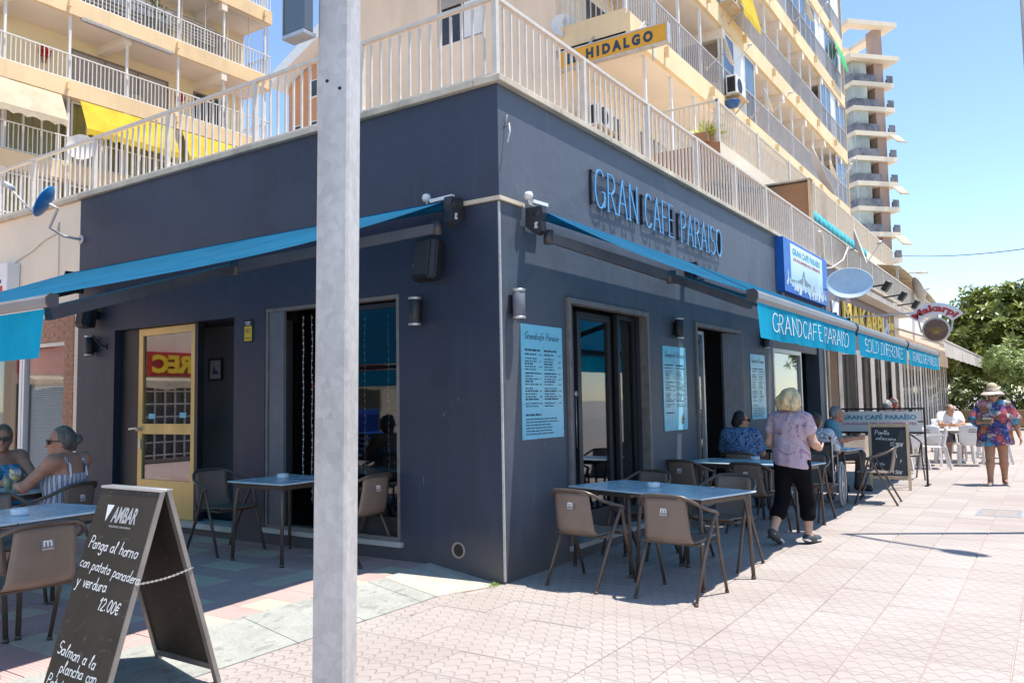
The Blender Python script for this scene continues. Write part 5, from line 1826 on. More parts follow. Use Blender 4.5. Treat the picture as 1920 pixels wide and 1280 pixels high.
for (x, z, r, lab) in ((10.7, LS[3]+0.95, 0.45, 'round wicker chair back behind the balcony bars of the left building'), ):
    o = empty('wicker_chair', (x, 22.9, z-0.95+0.18), 0, lab, 'chair')
    m = MB()
    for i in range(9):
        rr_ = 0.42*(i+1)/9
        m.tube([(rr_*math.cos(a), 0.02*i, 0.62+rr_*math.sin(a)) for a in [math.pi*2*j/20 for j in range(21)]], 0.012, 5)
    m.build('back', M['creamdoor'], o)
    m = MB(); m.lathe([(0, 0.32), (0.36, 0.32), (0.38, 0.36), (0, 0.38)], 18, Matrix.Translation((0, -0.2, 0)))
    for a in range(4):
        m.tube([(0.28*math.cos(a*1.57+.78), -0.2+0.28*math.sin(a*1.57+.78), 0.33), (0.3*math.cos(a*1.57+.78), -0.2+0.3*math.sin(a*1.57+.78), 0)], 0.015, 5)
    m.build('seat', M['creamdoor'], o)
satellite((7.95, 21.55, LS[2]+1.0), (-0.55, -0.8, 0.12), 0.42, M['dishwhite'], 'white satellite dish on the left building, below the yellow awning', feed=0.4, group='satellite dishes')
for (x, z) in ((13.3, LS[4]+1.55),):
    o = empty('hanging_plant', (x-2.4, 22.35, z), 0, 'green plant hanging inside the glazed balcony of the left building', 'plant')
    m = MB()
    for i in range(90):
        p = Vector((rnd.gauss(0, 0.16), rnd.gauss(0, 0.06), rnd.gauss(0, 0.28)))
        m.add([p, p+Vector((0.1, 0.02, 0.03)), p+Vector((0.06, 0, -0.1))], [(0, 1, 2)])
    m.build('leaves', M['leafgreen'], o)

# main apartment block over the street side
RB = empty('apartment_building', (0, 0, 0), 0, 'long apricot apartment building with rows of balconies above the street cafés', 'building')
RS = [9.76, 12.5, 15.25, 18.0, 20.75, 23.5]
flats(RB, 11.0, 35.3, 3.8, 1.97, RS, 0.60, 0.92, 2.75, M['cream'], M['apricot'], 1.62, 3.24, 8, railmat=GREYRAIL, endpar=0.73)
m = MB()
m.box(11.0, 11.3, 5.771, 7.94, 4.2, 25); m.box(11.0, 11.3, 9.45, 12.35, 4.2, 25)
z = 4.2
for za, zb in ((4.2, 5.5), (6.9, 8.25), (9.6, 10.98), (12.4, 13.75), (15.15, 16.5), (17.9, 25)):
    m.box(11.0, 11.3, 7.94, 9.45, za, zb)
m.build('end_wall', M['endwall'], RB)
for za, zb in ((5.5, 6.9), (8.25, 9.6), (10.98, 12.4), (13.75, 15.15)):
    m = MB(); frame_mb(m, (11.12, 7.95), (11.12, 9.44), za, zb, 0.06, 0.06)
    m.bar((11.12, 8.69, za), (11.12, 8.69, zb), 0.05, 0.05)
    w = m.build('window', M['white'], RB)
    pane('pane', (11.13, 8.0), (11.13, 9.4), za+0.06, zb-0.06, w, DARKPANE)
    m = MB(); m.grid(lambda u, v: (11.09+0.02*math.sin(u*40), 8.02+0.62*u, za+0.08+(zb-za-0.4)*v), 24, 2); m.build('curtain', M['white'], w)
    MB().box(11.07, 11.1, 8.01, 9.38, zb-0.36, zb-0.07).build('shutter', SHADE, w)
m = MB(); m.box(11.3, 35.28, 6.08, 12.3, 4.2, 25.2); m.build('core', M['endwall'], RB)
m = MB(); m.box(35.25, 35.3, 3.8, 12.3, 4.25, 25.3); m.build('end_wall', M['endwall'], RB)
rr = random.Random(12)
for k, zb in enumerate([7.0]+RS[:5]):
    for i in range(7):
        xa = 11.9+i*3.24
        if xa+2.6 > 35: break
        win_x(RB, xa+0.5, xa+2.4, zb+0.2, zb+2.2, 5.768, M['white'] if rr.random() < .5 else M['woodframe'], SHADE if rr.random() < 0.4 else DARKPANE, 1)
# glazed-in bays
for (k, xa, xb) in ((0, 17.6, 20.7), (1, 30.4, 35.0), (2, 24.1, 27.2), (2, 27.3, 34.9), (3, 27.3, 34.9), (0, 33.0, 35.0)):
    zb = RS[k]
    n = max(2, int((xb-xa)/0.8))
    m = MB()
    m.box(xa, xb, 3.86, 3.90, zb+0.62, zb+0.67); m.box(xa, xb, 3.86, 3.90, zb+2.68, zb+2.735)
    for i in range(n+1):
        x = xa+(xb-xa)*i/n
        m.box(x-0.025, x+0.025, 3.855, 3.905, zb+0.671, zb+2.68)
    g_ = m.build('balcony_glazing', M['white'], RB)
    for i in range(n):
        x = xa+(xb-xa)*i/n
        MB().box(x+0.026, x+(xb-xa)/n-0.026, 3.876, 3.882, zb+0.68, zb+2.67).build('pane', BLUEPANE if rr.random() < .75 else M['white'], g_)
# first-floor terrace, its railing, the rendered block beneath it and the wing wall
m = MB(); m.box(11.5, 35.3, 1.97, 5.768, 6.70, 7.10); m.build('terrace_slab', M['cream'], RB)
m = MB(); m.box(11.5, 35.2, 2.35, 2.6, 4.2, 6.699); m.box(11.5, 11.7, 2.601, 5.7, 4.2, 6.699); m.build('lower_wall', M['terracotta'], RB)
MB().box(11.498, 11.4995, 1.97, 5.7, 6.25, 7.098).build('end_panel', M['terracotta'], RB)
MB().box(12.62, 12.80, 0.42, 2.349, 4.2, 6.17).build('wing_wall', M['terracotta'], RB)
MB().box(12.60, 12.82, 0.37, 0.419, 4.2, 6.22).build('wing_wall_edge', M['apricot'], RB)
MB().box(12.59, 12.83, 0.36, 2.34, 6.221, 6.255).build('wing_wall_cap', M['coping'], RB)
for (x0_, x1_) in ((11.9, 12.4), (13.4, 15.2), (16.4, 18.4), (19.6, 21.4)):
    win_x(RB, x0_, x1_, 4.4, 6.3, 2.349, M['woodframe'], DARKPANE, 1)
rl2 = MB()
x = 11.56
while x < 35.2:
    rl2.box(x-0.010, x+0.010, 2.02, 2.04, 7.14, 8.02); x += 0.115
y = 2.1
while y < 3.75:
    rl2.box(11.55, 11.57, y-0.010, y+0.010, 7.14, 8.02); y += 0.115
tag(rl2.build('railing_bars', M['rail'], RB), kind='stuff')
m = MB(); m.box(11.53, 35.2, 2.005, 2.055, 8.021, 8.06); m.box(11.54, 11.58, 2.056, 3.79, 8.021, 8.06); m.build('railing', M['rail'], RB)
for i in range(9):
    m = MB(); m.box(11.53+2.9*i, 11.63+2.9*i, 1.995, 2.065, 7.10, 8.09); m.build('railing_post', M['rail'], RB)
for i in range(14):
    m = MB(); m.box(12.1+1.62*i, 12.17+1.62*i, 3.95, 4.02, 7.1, 9.755); m.build('pole', M['white'], RB)
drop_awning(RB, 11.75, 12.58, 2.34, 6.3, 1.2, 0.35, pbr('navy_stripe', (0.03, 0.035, 0.06), 0.8), 0.05)
aw = MB(); aw.grid(lambda u, v: (13.4+6.5*u, 2.3-1.75*v, 6.35-0.62*v), 20, 6, thick=0.01)
aw.build('awning', pbr('navy_cloth', (0.035, 0.04, 0.055), 0.85), RB)
aw = MB(); aw.grid(lambda u, v: (13.4+6.5*u, 0.545, 5.73-v*(0.30-0.09*abs(math.sin(u*math.pi*14)))), 84, 2, thick=0.006)
aw.build('awning_valance', pbr('teal_cloth', (0.05, 0.36, 0.40), 0.8, var=0.4, scale=9), RB)
MB().box(13.4, 20.2, 0.53, 0.60, 5.36, 5.41).build('awning_bar', M['gold'], RB)
drop_awning(RB, 17.9, 19.6, 3.8, 15.2, 0.5, 2.1, M['yellowcloth'])
drop_awning(RB, 33.0, 34.6, 3.8, RS[3]-0.1, 0.3, 1.0, pbr('green_cloth', (0.05, 0.42, 0.14), 0.8))
# things fixed to the façade
def ac_unit(x, y, z, label):
    o = empty('air_conditioner', (x, y, z), 0, label, 'air conditioner', 'air conditioners on the balconies')
    m = MB(); m.bevbox(-0.42, 0.42, -0.32, 0, 0, 0.58, 0.015); m.build('cabinet', M['white'], o)
    m = MB()
    m.lathe([(0.0, 0.002), (0.23, 0.002)], 24, Matrix.Translation((-0.1, -0.321, 0.29)) @ Matrix.Rotation(R(90), 4, 'X'))
    m.add([(-0.422, -0.28, 0.06), (-0.422, -0.04, 0.06), (-0.422, -0.04, 0.52), (-0.422, -0.28, 0.52)], [(0, 1, 2, 3)])
    m.build('fan_grille', M['black'], o)
    m = MB(); m.box(-0.46, 0.46, -0.40, 0.05, -0.06, -0.01); m.bar((-0.3, 0, -0.4), (-0.3, -0.36, -0.06), 0.03); m.bar((0.3, 0, -0.4), (0.3, -0.36, -0.06), 0.03); m.build('bracket', M['wood'], o)
ac_unit(17.95, 3.78, 10.42, 'white air conditioner on the balcony parapet beside the blue bowl')
ac_unit(17.7, 3.78, 13.15, 'white air conditioner next to the pale yellow awning on the third floor')
ac_unit(12.2, 5.4, 8.2, 'white air conditioner under the orange sign on the first floor')
bw = MB(); bw.lathe([(0.0, -0.22), (0.16, -0.16), (0.24, 0.0), (0.22, 0.02), (0.13, -0.1), (0, -0.14)], 16, Matrix.Translation((17.6, 3.62, 10.2)))
tag(bw.build('hanging_bowl', pbr('bowl_blue', (0.02, 0.09, 0.25), 0.4)), 'dark blue bowl hanging below the air conditioner on the balcony', 'bowl')
GD = 'satellite dishes'
satellite((12.95, 0.28, 6.42), (0.14, -0.97, 0.37), 0.62, M['dishwhite'], 'big white dish seen edge-on in front of the terracotta wing wall', ell=0.9, feed=0.8, group=GD)
satellite((21.6, 1.75, 8.68), (0.16, -0.97, 0.37), 0.38, M['dishwhite'], 'smaller white dish seen edge-on on the first floor railing, further along', feed=0.6, group=GD)
satellite((16.3, 3.35, 11.15), (0.28, -0.94, 0.30), 0.42, M['dishwhite'], 'white dish tilted on the second floor railing beside the glazed bay', arm_to=[(16.2, 3.7, 10.9), (16.0, 3.82, 10.7)], feed=0.7, group=GD)
satellite((20.1, 3.35, 10.9), (0.24, -0.94, 0.33), 0.42, M['dishwhite'], 'thin white dish right of the blue bowl on the second floor', arm_to=[(20.0, 3.7, 10.5), (19.9, 3.8, 10.4)], feed=0.8, group=GD)
satellite((26.1, 3.35, 16.3), (0.22, -0.94, 0.33), 0.5, M['dishwhite'], 'white dish near the top of the picture on the fourth floor', arm_to=[(26.0, 3.7, 16.0), (25.9, 3.8, 15.9)], feed=0.8, group=GD)
satellite((11.05, 5.60, 10.52), (-0.8, -0.55, 0.1), 0.30, M['dishwhite'], 'small round white dish at the end of the balcony above the orange sign', feed=0.3, group=GD)
satellite((11.15, -0.62, 3.66), (-0.93, -0.30, 0.12), 0.30, pbr('dish_greyblue', (0.50, 0.60, 0.68), 0.5), 'big oval grey blue dish above the street awnings', ell=1.42, feed=None, arm_to=[(11.3, -0.2, 3.62), (11.42, -0.03, 3.6)], group=GD)
satellite((13.7, -0.32, 4.78), (0.10, -0.97, 0.27), 0.42, M['dishwhite'], 'thin white dish edge-on just above the oval grey blue dish', ell=0.95, feed=0.5, arm_to=[(12.6, -0.35, 4.62), (12.3, -0.3, 4.32), (11.9, -0.15, 4.12), (11.5, -0.05, 4.06)], group=GD)
satellite((24.9, -0.1, 5.0), (0.4, -0.85, 0.3), 0.45, M['dishwhite'], 'white dish at the far end of the roof railing', feed=0.4, group=GD)
dp = MB(); dp.tube([(11.62, -0.05, 0.0), (11.62, -0.05, 4.75), (11.4, -0.05, 4.80)], 0.035, 8)
tag(dp.build('drain_pipe', M['creamdoor']), 'cream pipe between the blue picture board and the purple shop front', 'pipe')
# orange sign EL HIDALGO
hs = empty('projecting_sign', (10.72, 4.15, 9.28), R(-90), 'orange projecting sign with black letters EL HIDALGO under the balcony', 'sign')
MB().box(-1.36, 1.36, -0.07, 0.07, 0.0, 0.40).build('panel', pbr('sign_orange', (0.72, 0.36, 0.02), 0.4, var=0.06), hs)
m = MB()
for z0, z1 in ((-0.03, 0.0), (0.40, 0.43)): m.box(-1.39, 1.39, -0.085, 0.085, z0, z1)
for x0, x1 in ((-1.39, -1.361), (1.361, 1.39)): m.box(x0, x1, -0.085, 0.085, 0.0005, 0.3995)
m.build('frame', M['galv'], hs)
m = MB(); put_font(m, 'hidalgo', (-1.12, -0.072, 0.075), X, Z, -Y, 2.16, 0.25, 0.5); m.build('letters', M['ink'], hs)
m = MB(); m.bar((-0.6, 0.0, 0.43), (-0.6, 0.3, 0.75), 0.04); m.bar((0.7, 0.0, 0.43), (0.7, 0.3, 0.75), 0.04); m.bar((1.0, 0, -0.03), (1.0, 0, -0.35), 0.03); m.build('strut', M['galv'], hs)
# potted yucca on the first-floor terrace
yu = empty('potted_yucca', (11.75, 2.35, 7.10), 0, 'yellow green spiky plant in a brown trough on the first floor terrace corner', 'plant')
m = MB()
for i in range(90):
    a = rnd.uniform(0, 6.28); el = rnd.uniform(0.15, 1.4); L = rnd.uniform(0.35, 0.6)
    d = Vector((math.cos(a)*math.cos(el), math.sin(a)*math.cos(el), math.sin(el)))
    s = d.cross(Z).normalized()*0.02
    b = Vector((rnd.uniform(-.25, .25), 0, 0.2))
    m.add([b-s, b+s, b+d*L*0.6+s*0.8, b+d*L+Vector((0, 0, -0.1*L))], [(0, 1, 2), (0, 2, 3)])
m.build('leaves', pbr('yucca_green', (0.42, 0.46, 0.06), 0.5, var=0.3, scale=9), yu)
MB().bevbox(-0.45, 0.45, -0.16, 0.16, 0.0, 0.22, 0.01).build('trough', M['terracotta'], yu)

# tower beyond, turned 45 degrees to the street: local x runs along its right-hand face, y along its left-hand face
TW = empty('tower_block', (89.3, 13.0, 0), R(-43.8), 'tall cream tower with brown pillar and glass balconies beyond the apartments', 'building')
def TB(name, mat, *bx):
    m = MB()
    for b in bx: m.box(*b)
    return m.build(name, mat, TW)
CREAM_T = pbr('tower_cream', (0.80, 0.69, 0.53), 0.85, var=0.06, scale=0.3, stain=0.15)
PILL = pbr('tower_brown', (0.40, 0.285, 0.235), 0.85, var=0.12, scale=0.5)
TGL = pbr('tower_glass', (0.17, 0.165, 0.17), 0.28, var=0.5, scale=0.9)
TGZ = pbr('tower_glazing', (0.40, 0.42, 0.34), 0.12, var=0.5, scale=0.35)
DARKIN = pbr('tower_inside', (0.50, 0.45, 0.36), 0.8, var=0.3, scale=0.4)
TB('core', CREAM_T, (0.9, 4.2, 2.3, 12, 0, 38.6))
TB('inner_wall', DARKIN, (1.2, 4.0, 2.1, 2.298, 14.3, 38.6))
TB('pillar', PILL, (2.9, 4.05, 0.15, 1.3, 0, 42.6))
TB('side_wall', PILL, (4.051, 4.25, 1.0, 2.297, 0, 38.4))
TB('roof_slab', CREAM_T, (-0.9, 5.3, -1.0, 11, 38.7, 39.2))
for bx in ((-1.0, 5.2, -1.0, 0.4, 42.61, 43.1), (-1.0, 0.2, 0.401, 7.0, 42.61, 43.1), (4.0, 5.2, 0.401, 7.0, 42.61, 43.1), (0.201, 3.999, 5.8, 7.0, 42.61, 43.1)):
    TB('crown_frame', CREAM_T, bx)
TB('crown_post', CREAM_T, (0.0, 0.8, 6.1, 6.8, 39.2, 42.609))
for i in range(13):
    zb = 1.9+i*2.83
    TB('balcony_slab', CREAM_T, (-0.25, 4.95, -0.35, 2.29, zb, zb+0.50))
    for bx in ((-0.2, 2.85, -0.30, -0.26, zb+0.501, zb+1.35), (-0.2, -0.16, -0.259, 2.2, zb+0.501, zb+1.35), (4.1, 4.9, -0.30, -0.26, zb+0.501, zb+1.35), (4.86, 4.9, -0.259, 0.9, zb+0.501, zb+1.35)):
        TB('balustrade', TGL, bx)
    if i > 4:
        TB('balcony_glazing', TGZ, (-0.1, -0.07, -0.1, 2.25, zb+0.401, zb+2.829))
        TB('balcony_glazing', TGZ, (-0.069, 1.7, -0.1, -0.07, zb+0.401, zb+2.829))
        for bx in ((-0.12, -0.06, -0.12, -0.06, zb+0.401, zb+2.829), (0.8, 0.84, -0.12, -0.101, zb+0.401, zb+2.829)):
            TB('glazing_bar', M['alu'], bx)
    w = TB('window', M['white'], (0.82, 0.899, 3.9, 5.5, zb+0.1, zb+2.6))
    m = MB()
    for (a, b) in ((4.0, 4.65), (4.75, 5.4)):
        for (c, d) in ((0.2, 1.15), (1.25, 2.5)): m.box(0.80, 0.819, a, b, zb+c, zb+d)
    m.build('pane', DARKPANE, w)
    TB('window', DARKPANE, (0.85, 0.899, 2.7, 3.3, zb+0.5, zb+1.9))
for zz in (17.2, 22.8, 28.6):
    m = MB(); m.grid(lambda u, v: (4.0+1.2*u, -0.4-1.3*v, zz+1.7-1.2*v), 3, 3, thick=0.05); m.build('awning', M['creamcloth'], TW)
# orange house with pitched roof, far behind
OB = empty('orange_house', (42, 46, 0), 0, 'distant orange building with pale eaves seen between the railing bars beside the steel post', 'building')
def OBp(name, mat, poly, x0, dx):
    m = MB(); m.prism(poly, (x0, 0, 0), Y, Z, X, dx); return m.build(name, mat, OB)
OBp('wall', M['orange'], [(3.4, 0), (3.4, 28.6), (-5, 32.6), (-5, 0)][::-1], -1.5, 16)
OBp('eave', M['white'], [(4.3, 28.4), (4.3, 29.3), (-5, 33.8), (-5, 32.7)][::-1], -3.0, 19)
for zz in (9.5, 13.0, 16.5, 20.0, 23.5, 27):
    for yy in (2.2, 0.2, -2.4):
        if zz > 26.5 and yy > 1: continue
        m = MB(); m.box(-1.62, -1.501, yy-0.55, yy+0.45, zz, zz+1.5); w = m.build('window', M['white'], OB)
        MB().box(-1.66, -1.621, yy-0.45, yy+0.35, zz+0.1, zz+1.4).build('pane', DARKPANE, w)

# ------------------------------------------------------------------ shops further along the street
mk = empty('purple_shop', (11.58, 0, 0), 0, 'bakery shop with dull purple fascia and cream folding doors beyond the café', 'building')
PUR = pbr('purple_fascia', (0.20, 0.155, 0.165), 0.6, var=0.1, scale=1, bump=0.1)
m = MB(); m.box(0, 9.0, 0.0, 0.26, 2.55, 4.22); m.build('fascia', PUR, mk)
m = MB(); m.box(0.0, 0.28, 0.0, 0.26, -0.02, 2.549); m.box(8.8, 9.0, 0, 0.26, -0.02, 2.549); m.box(3.0, 3.2, 0, 0.26, -0.02, 2.549); m.box(6.0, 6.2, 0, 0.26, -0.02, 2.549); m.build('pillar', M['creamdoor'], mk)
m = MB(); m.bevbox(0, 9.0, -0.06, 0.22, 4.2215, 4.282, 0.006); m.build('coping', M['coping'], mk)
m = MB(); m.box(0, 9.0, 0.261, 5.0, 4.0, 4.2); m.box(0, 9.0, 4.8, 5.0, 0, 3.99); m.box(0, 9.0, 0.261, 4.79, -0.02, 0.05); m.build('room', M['wall_in'], mk)
for i, (a, b) in enumerate(((0.32, 2.98), (3.22, 5.98), (6.22, 8.78))):
    n = 4
    w = (b-a)/n
    # the leaves stand half folded in a zigzag, one bay partly open
    for q in range(n):
        if i == 0 and q in (0, 1): continue
        x0_, x1_ = a+q*w*1.0, a+(q+1)*w
        if q % 2 == 0: p0, p1 = (x0_+0.02, 0.10), (x0_+w*0.55, -0.30)
        else: p0, p1 = (x0_-w*0.43, -0.30), (x0_+w*0.10, 0.10)
        m = MB(); frame_mb(m, p0, p1, 0.03, 2.48, 0.09, 0.045, wb=0.5)
        d = m.build('folding_door', M['creamdoor'], mk)
        dd = (Vector((p1[0]-p0[0], p1[1]-p0[1], 0))).normalized()*0.092
        pane('pane', (p0[0]+dd.x, p0[1]+dd.y), (p1[0]-dd.x, p1[1]-dd.y), 0.531, 2.388, d)
m = MB(); put_font(m, 'makarpi', (1.75, -0.022, 3.02), X, Z, -Y, 5.0, 0.56, 1.0); m.build('letters', pbr('letter_yellow', (0.78, 0.52, 0.05), 0.45), mk)
m = MB()
m.prism([(0.85, 2.95), (1.30, 2.95), (1.42, 3.5), (0.75, 3.5)], (0, -0.03, 0), X, Z, Y, 0.02)
for i, (x, z, w, h) in enumerate(((6.95, 3.1, 0.12, 0.5), (7.2, 3.15, 0.45, 0.14), (7.3, 3.0, 0.1, 0.35), (7.55, 3.1, 0.1, 0.5), (7.75, 3.2, 0.35, 0.12), (7.85, 3.0, 0.1, 0.5))):
    m.box(x, x+w, -0.025, -0.002, z, z+h)
m.build('white_emblem', M['inkwhite'], mk)
m = MB()
for (x, z, w, h) in ((8.0, 2.95, 0.15, 0.75), (8.2, 3.35, 0.55, 0.2), (8.3, 3.1, 0.3, 0.18)):
    m.box(x, x+w, -0.025, -0.002, z, z+h)
m.build('yellow_emblem', M['yellow'], mk)
# blue picture board at the end of the café front
pb = empty('picture_board', (8.32, 0, 3.28), 0, 'blue framed picture board reading GRAN CAFÉ PARAÍSO above the street awnings', 'sign board')
BW, BH = 3.16, 0.93
BLUE = pbr('board_blue', (0.01, 0.13, 0.48), 0.4, var=0.06)
MB().box(0, BW, -0.14, -0.001, 0, BH).build('panel', BLUE, pb)
m = MB(); m.add([(0.42, -0.142, 0.12), (2.75, -0.142, 0.12), (2.75, -0.142, BH-0.05), (0.42, -0.142, BH-0.05)], [(0, 1, 2, 3)])
k = NT('sea_picture')
zz = k.xyz(k.pos())[2]
c = k.ramp(k.math('MULTIPLY_ADD', zz, 1.15, -3.85), [(0.0, (0.34, 0.60, 0.66)), (0.45, (0.55, 0.74, 0.80)), (1.0, (0.80, 0.82, 0.82))])
k.color(c); k.b.inputs['Roughness'].default_value = 0.4
m.build('photo', k.m, pb)
m = MB(); put_font(m, 'banner', (0.55, -0.1435, BH-0.24), X, Z, -Y, 2.05, 0.15, 0.2); m.build('title', pbr('board_teal', (0.03, 0.38, 0.46), 0.5, var=0), pb)
m = MB(); put_font(m, 'banner2', (0.6, -0.1435, BH-0.34), X, Z, -Y, 1.95, 0.055, 0.2); m.build('subtitle', M['red'], pb)
m = MB(); m.prism([(0.2, 0.24), (0.8, 0.25), (1.05, 0.30), (1.15, 0.33), (1.25, 0.47), (1.33, 0.49), (1.38, 0.36), (1.5, 0.31), (1.9, 0.26), (1.9, 0.22), (0.2, 0.2)], (0, -0.1425, 0), X, Z, -Y, 0.0008); m.build('headland', pbr('headland', (0.20, 0.27, 0.30), 0.5), pb)
m = MB()
r2_ = random.Random(3)
for i in range(46):
    x, z = r2_.uniform(0.05, 3.0), r2_.uniform(0.01, 0.2)
    w, h = r2_.uniform(0.05, 0.14), r2_.uniform(0.06, 0.20)
    m.prism([(x, z), (x+w, z), (x+w*0.8, z+h), (x+w*0.4, z+h*1.15)], (0, -0.1436-0.0002*(i % 7), 0), X, Z, -Y, 0.0005)
m.build('foam', pbr('foam_white', (0.62, 0.72, 0.74), 0.5, var=0.25, scale=25), pb)
# floodlights over the purple fascia
for i, (x, lab) in enumerate(((15.0, 'black floodlight on an arm above the bakery fascia, nearest'), (17.4, 'black floodlight on an arm above the bakery fascia, middle one'), (19.8, 'black floodlight on an arm above the bakery fascia, farthest'))):
    o = empty('floodlight', (x, -0.02, 4.0), 0, lab, 'floodlight', 'floodlights above the bakery fascia')
    m = MB(); m.bar((0, 0, 0.0), (0, -0.62, 0.06), 0.035); m.bar((0.9, 0, 0.0), (0.9, -0.1, 0.03), 0.03); m.build('arm', M['black'], o)
    m = MB(); m.bevbox(-0.15, 0.15, -0.06, 0.06, -0.13, 0.13, 0.02, Matrix.Translation((0, -0.68, 0.02)) @ Matrix.Rotation(R(35), 4, 'X')); m.build('lamp_head', M['black'], o)
# retracted pale awning case under the floodlights
rc_ = MB(); rc_.box(14.4, 21.5, -0.35, -0.02, 3.80, 3.93)
tag(rc_.build('awning_case', M['whitecloth']), 'pale folded awning case above the bakery letters', 'awning')
# hanging bakery sign: arched name plate over a round picture
rs = empty('hanging_sign', (13.0, -1.89, 2.55), R(-90), 'round hanging bakery sign under an arched plate with red Makarpi lettering', 'sign')
m = MB(); m.lathe([(0.0, 0.03), (0.255, 0.03), (0.26, 0.024), (0.26, -0.024), (0.255, -0.03), (0, -0.03)], 36, Matrix.Translation((0, 0, 0.24)) @ Matrix.Rotation(R(90), 4, 'X')); m.build('disc', pbr('disc_cream', (0.62, 0.55, 0.45), 0.5), rs)
m = MB(); m.lathe([(0.0, 0.0), (0.225, 0.0)], 36, Matrix.Translation((0, -0.0315, 0.24)) @ Matrix.Rotation(R(90), 4, 'X')); m.v = m.v[:]; m.build('picture', pbr('picture_brown', (0.16, 0.085, 0.05), 0.45, var=0.4, scale=12), rs)
m = MB()
for i in range(12):
    a = math.pi*(0.15+0.7*i/11)
    m.bar((0.03*math.cos(a), -0.034, 0.17), (0.15*math.cos(a), -0.034, 0.17+0.14*math.sin(a)), 0.008, 0.003)
m.build('wheat_print', M['yellow'], rs)
def archf(x, y, z):
    a = R(142-104*x)
    r = 0.45+(y-0.5)*0.19
    return (r*math.cos(a)*1.05, -0.034-z, 0.22+r*math.sin(a))
m = MB()
P_ = []
for i in range(17):
    a = R(146-112*i/16); P_.append((0.58*math.cos(a)*1.05, 0.22+0.58*math.sin(a)))
for i in range(17):
    a = R(34+112*i/16); P_.append((0.34*math.cos(a)*1.05, 0.22+0.34*math.sin(a)))
Q_ = P_[:17]; W_ = P_[17:][::-1]
for i in range(16):
    m.prism([Q_[i], Q_[i+1], W_[i+1], W_[i]][::-1], (0, -0.03, 0), X, Z, Y, 0.05)
m.build('arch_plate', M['white'], rs)
m = MB(); put_glyphs(m, 'makarpi2', archf, 0.3); m.build('letters', M['red'], rs)
m = MB(); m.bar((-1.9, 0, 0.62), (0.35, 0, 0.62), 0.03); m.bar((0.27, 0, 0.2), (0.35, 0, 0.62), 0.03); m.bar((-0.27, 0, 0.2), (-0.35, 0, 0.62), 0.03); m.build('bracket', M['galv'], rs)
# grey striped shop front beyond, cream awnings in a row
gs = empty('grey_shop', (20.62, 0, 0), 0, 'grey and black striped shopfront beyond the bakery', 'building')
m = MB(); m.box(0, 14.2, 0, 0.26, 2.6, 4.22); m.build('fascia', M['soffit'], gs)
for i in range(19):
    m = MB(); m.box(i*0.73, i*0.73+0.36, 0.012, 0.2, -0.02, 2.599); m.build('panel', pbr('shop_grey', (0.74, 0.73, 0.71), 0.5, var=0.1) if i % 2 else M['whitecloth'], gs)
    m = MB(); m.box(i*0.73+0.361, i*0.73+0.729, 0.018, 0.2, -0.02, 2.599); m.build('dark_glass', DARKPANE, gs)
m = MB(); m.box(0, 14.2, 0.261, 6, 3.9, 4.2); m.box(14.0, 14.2, 0.261, 6, 0, 3.89); m.build('side_wall', M['soffit'], gs)
m = MB(); m.bevbox(0, 14.2, -0.05, 0.2, 4.2215, 4.282, 0.006); m.build('coping', M['coping'], gs)
for i, (xa, L, lab) in enumerate(((20.65, 5.4, 'cream awning next to the blue awnings, nearest of three'), (26.15, 5.4, 'cream awning in the middle of the three'), (31.65, 5.4, 'cream awning at the far end by the trees'))):
    o = empty('awning', (xa, 0, 3.03), 0, lab, 'awning', 'cream awnings beyond the blue ones')
    m = MB(); m.grid(lambda u, v: (L*u, -0.05-1.2*v, 0.45-0.44*v-0.03*math.sin(v*3.1)), 16, 6); m.build('canvas', M['whitecloth'], o)
    m = MB(); m.grid(lambda u, v: (L*u, -1.26-0.04*v, 0.0-0.48*v+0.01*math.sin(u*20)), 30, 3); m.build('valance', M['whitecloth'], o)
    m = MB(); m.tube([(0.02, -1.25, 0.0), (L-0.02, -1.25, 0.0)], 0.035, 8); m.bar((0.1, -0.05, 0.40), (0.1, -1.2, -0.05), 0.05); m.bar((L-0.1, -0.05, 0.40), (L-0.1, -1.2, -0.05), 0.05); m.build('frame', M['rail'], o)
# pergola of pale cloth on the far roof
pg = empty('roof_canopy', (26.5, 0.5, 4.28), 0, 'pale yellow canopy on posts over the far roof terrace', 'canopy')
m = MB(); m.grid(lambda u, v: (-3.5+11*u, -0.4+2.5*v, 1.35-0.5*u*u*0.8+0.15*math.sin(v*3.1)), 14, 6, thick=0.01); m.build('cloth', M['creamcloth'], pg)
m = MB()
for x in (-3.4, 1, 4.5, 7.4):
    for y in (-0.3, 2.0): m.bar((x, y, 0), (x, y, 1.3-0.4*((x+3.5)/11)**2), 0.06)
m.build('post', M['rail'], pg)
# wall fragment across the terrace on the left, only seen mirrored in the glass doors
mr = empty('red_shop', (-9.0, 16.5, 0), 0, 'shop with red fascia and yellow letters across the side street, mirrored in the gold door', 'building')
MB().box(-8, 5.5, 0, 0.4, 0, 6.5).build('wall', M['cream'], mr)
MB().box(-7, 5.4, -0.3, -0.001, 2.34, 2.98).build('fascia', M['red'], mr)
m = MB(); put_font(m, 'rec', (0.92, -0.33, 2.4), X, Z, -Y, 1.2, 0.5, 1.0); m.build('letters', M['yellow'], mr)
MB().box(-7, 5.4, -0.06, -0.002, 0.1, 2.1).build('shop_window', DARKPANE, mr)
for i in range(10):
    m = MB(); m.box(0.5+i*0.3, 0.53+i*0.3, -0.35, -0.32, 0.1, 2.0); m.build('lattice_bar', M['white'], mr)
for i in range(6):
    m = MB(); m.box(0.5, 3.3, -0.319, -0.29, 0.2+i*0.34, 0.23+i*0.34); m.build('lattice_bar', M['white'], mr)
drop_awning(mr, -7, 5.4, -0.32, 2.28, 0.5, 0.1, M['creamcloth'])
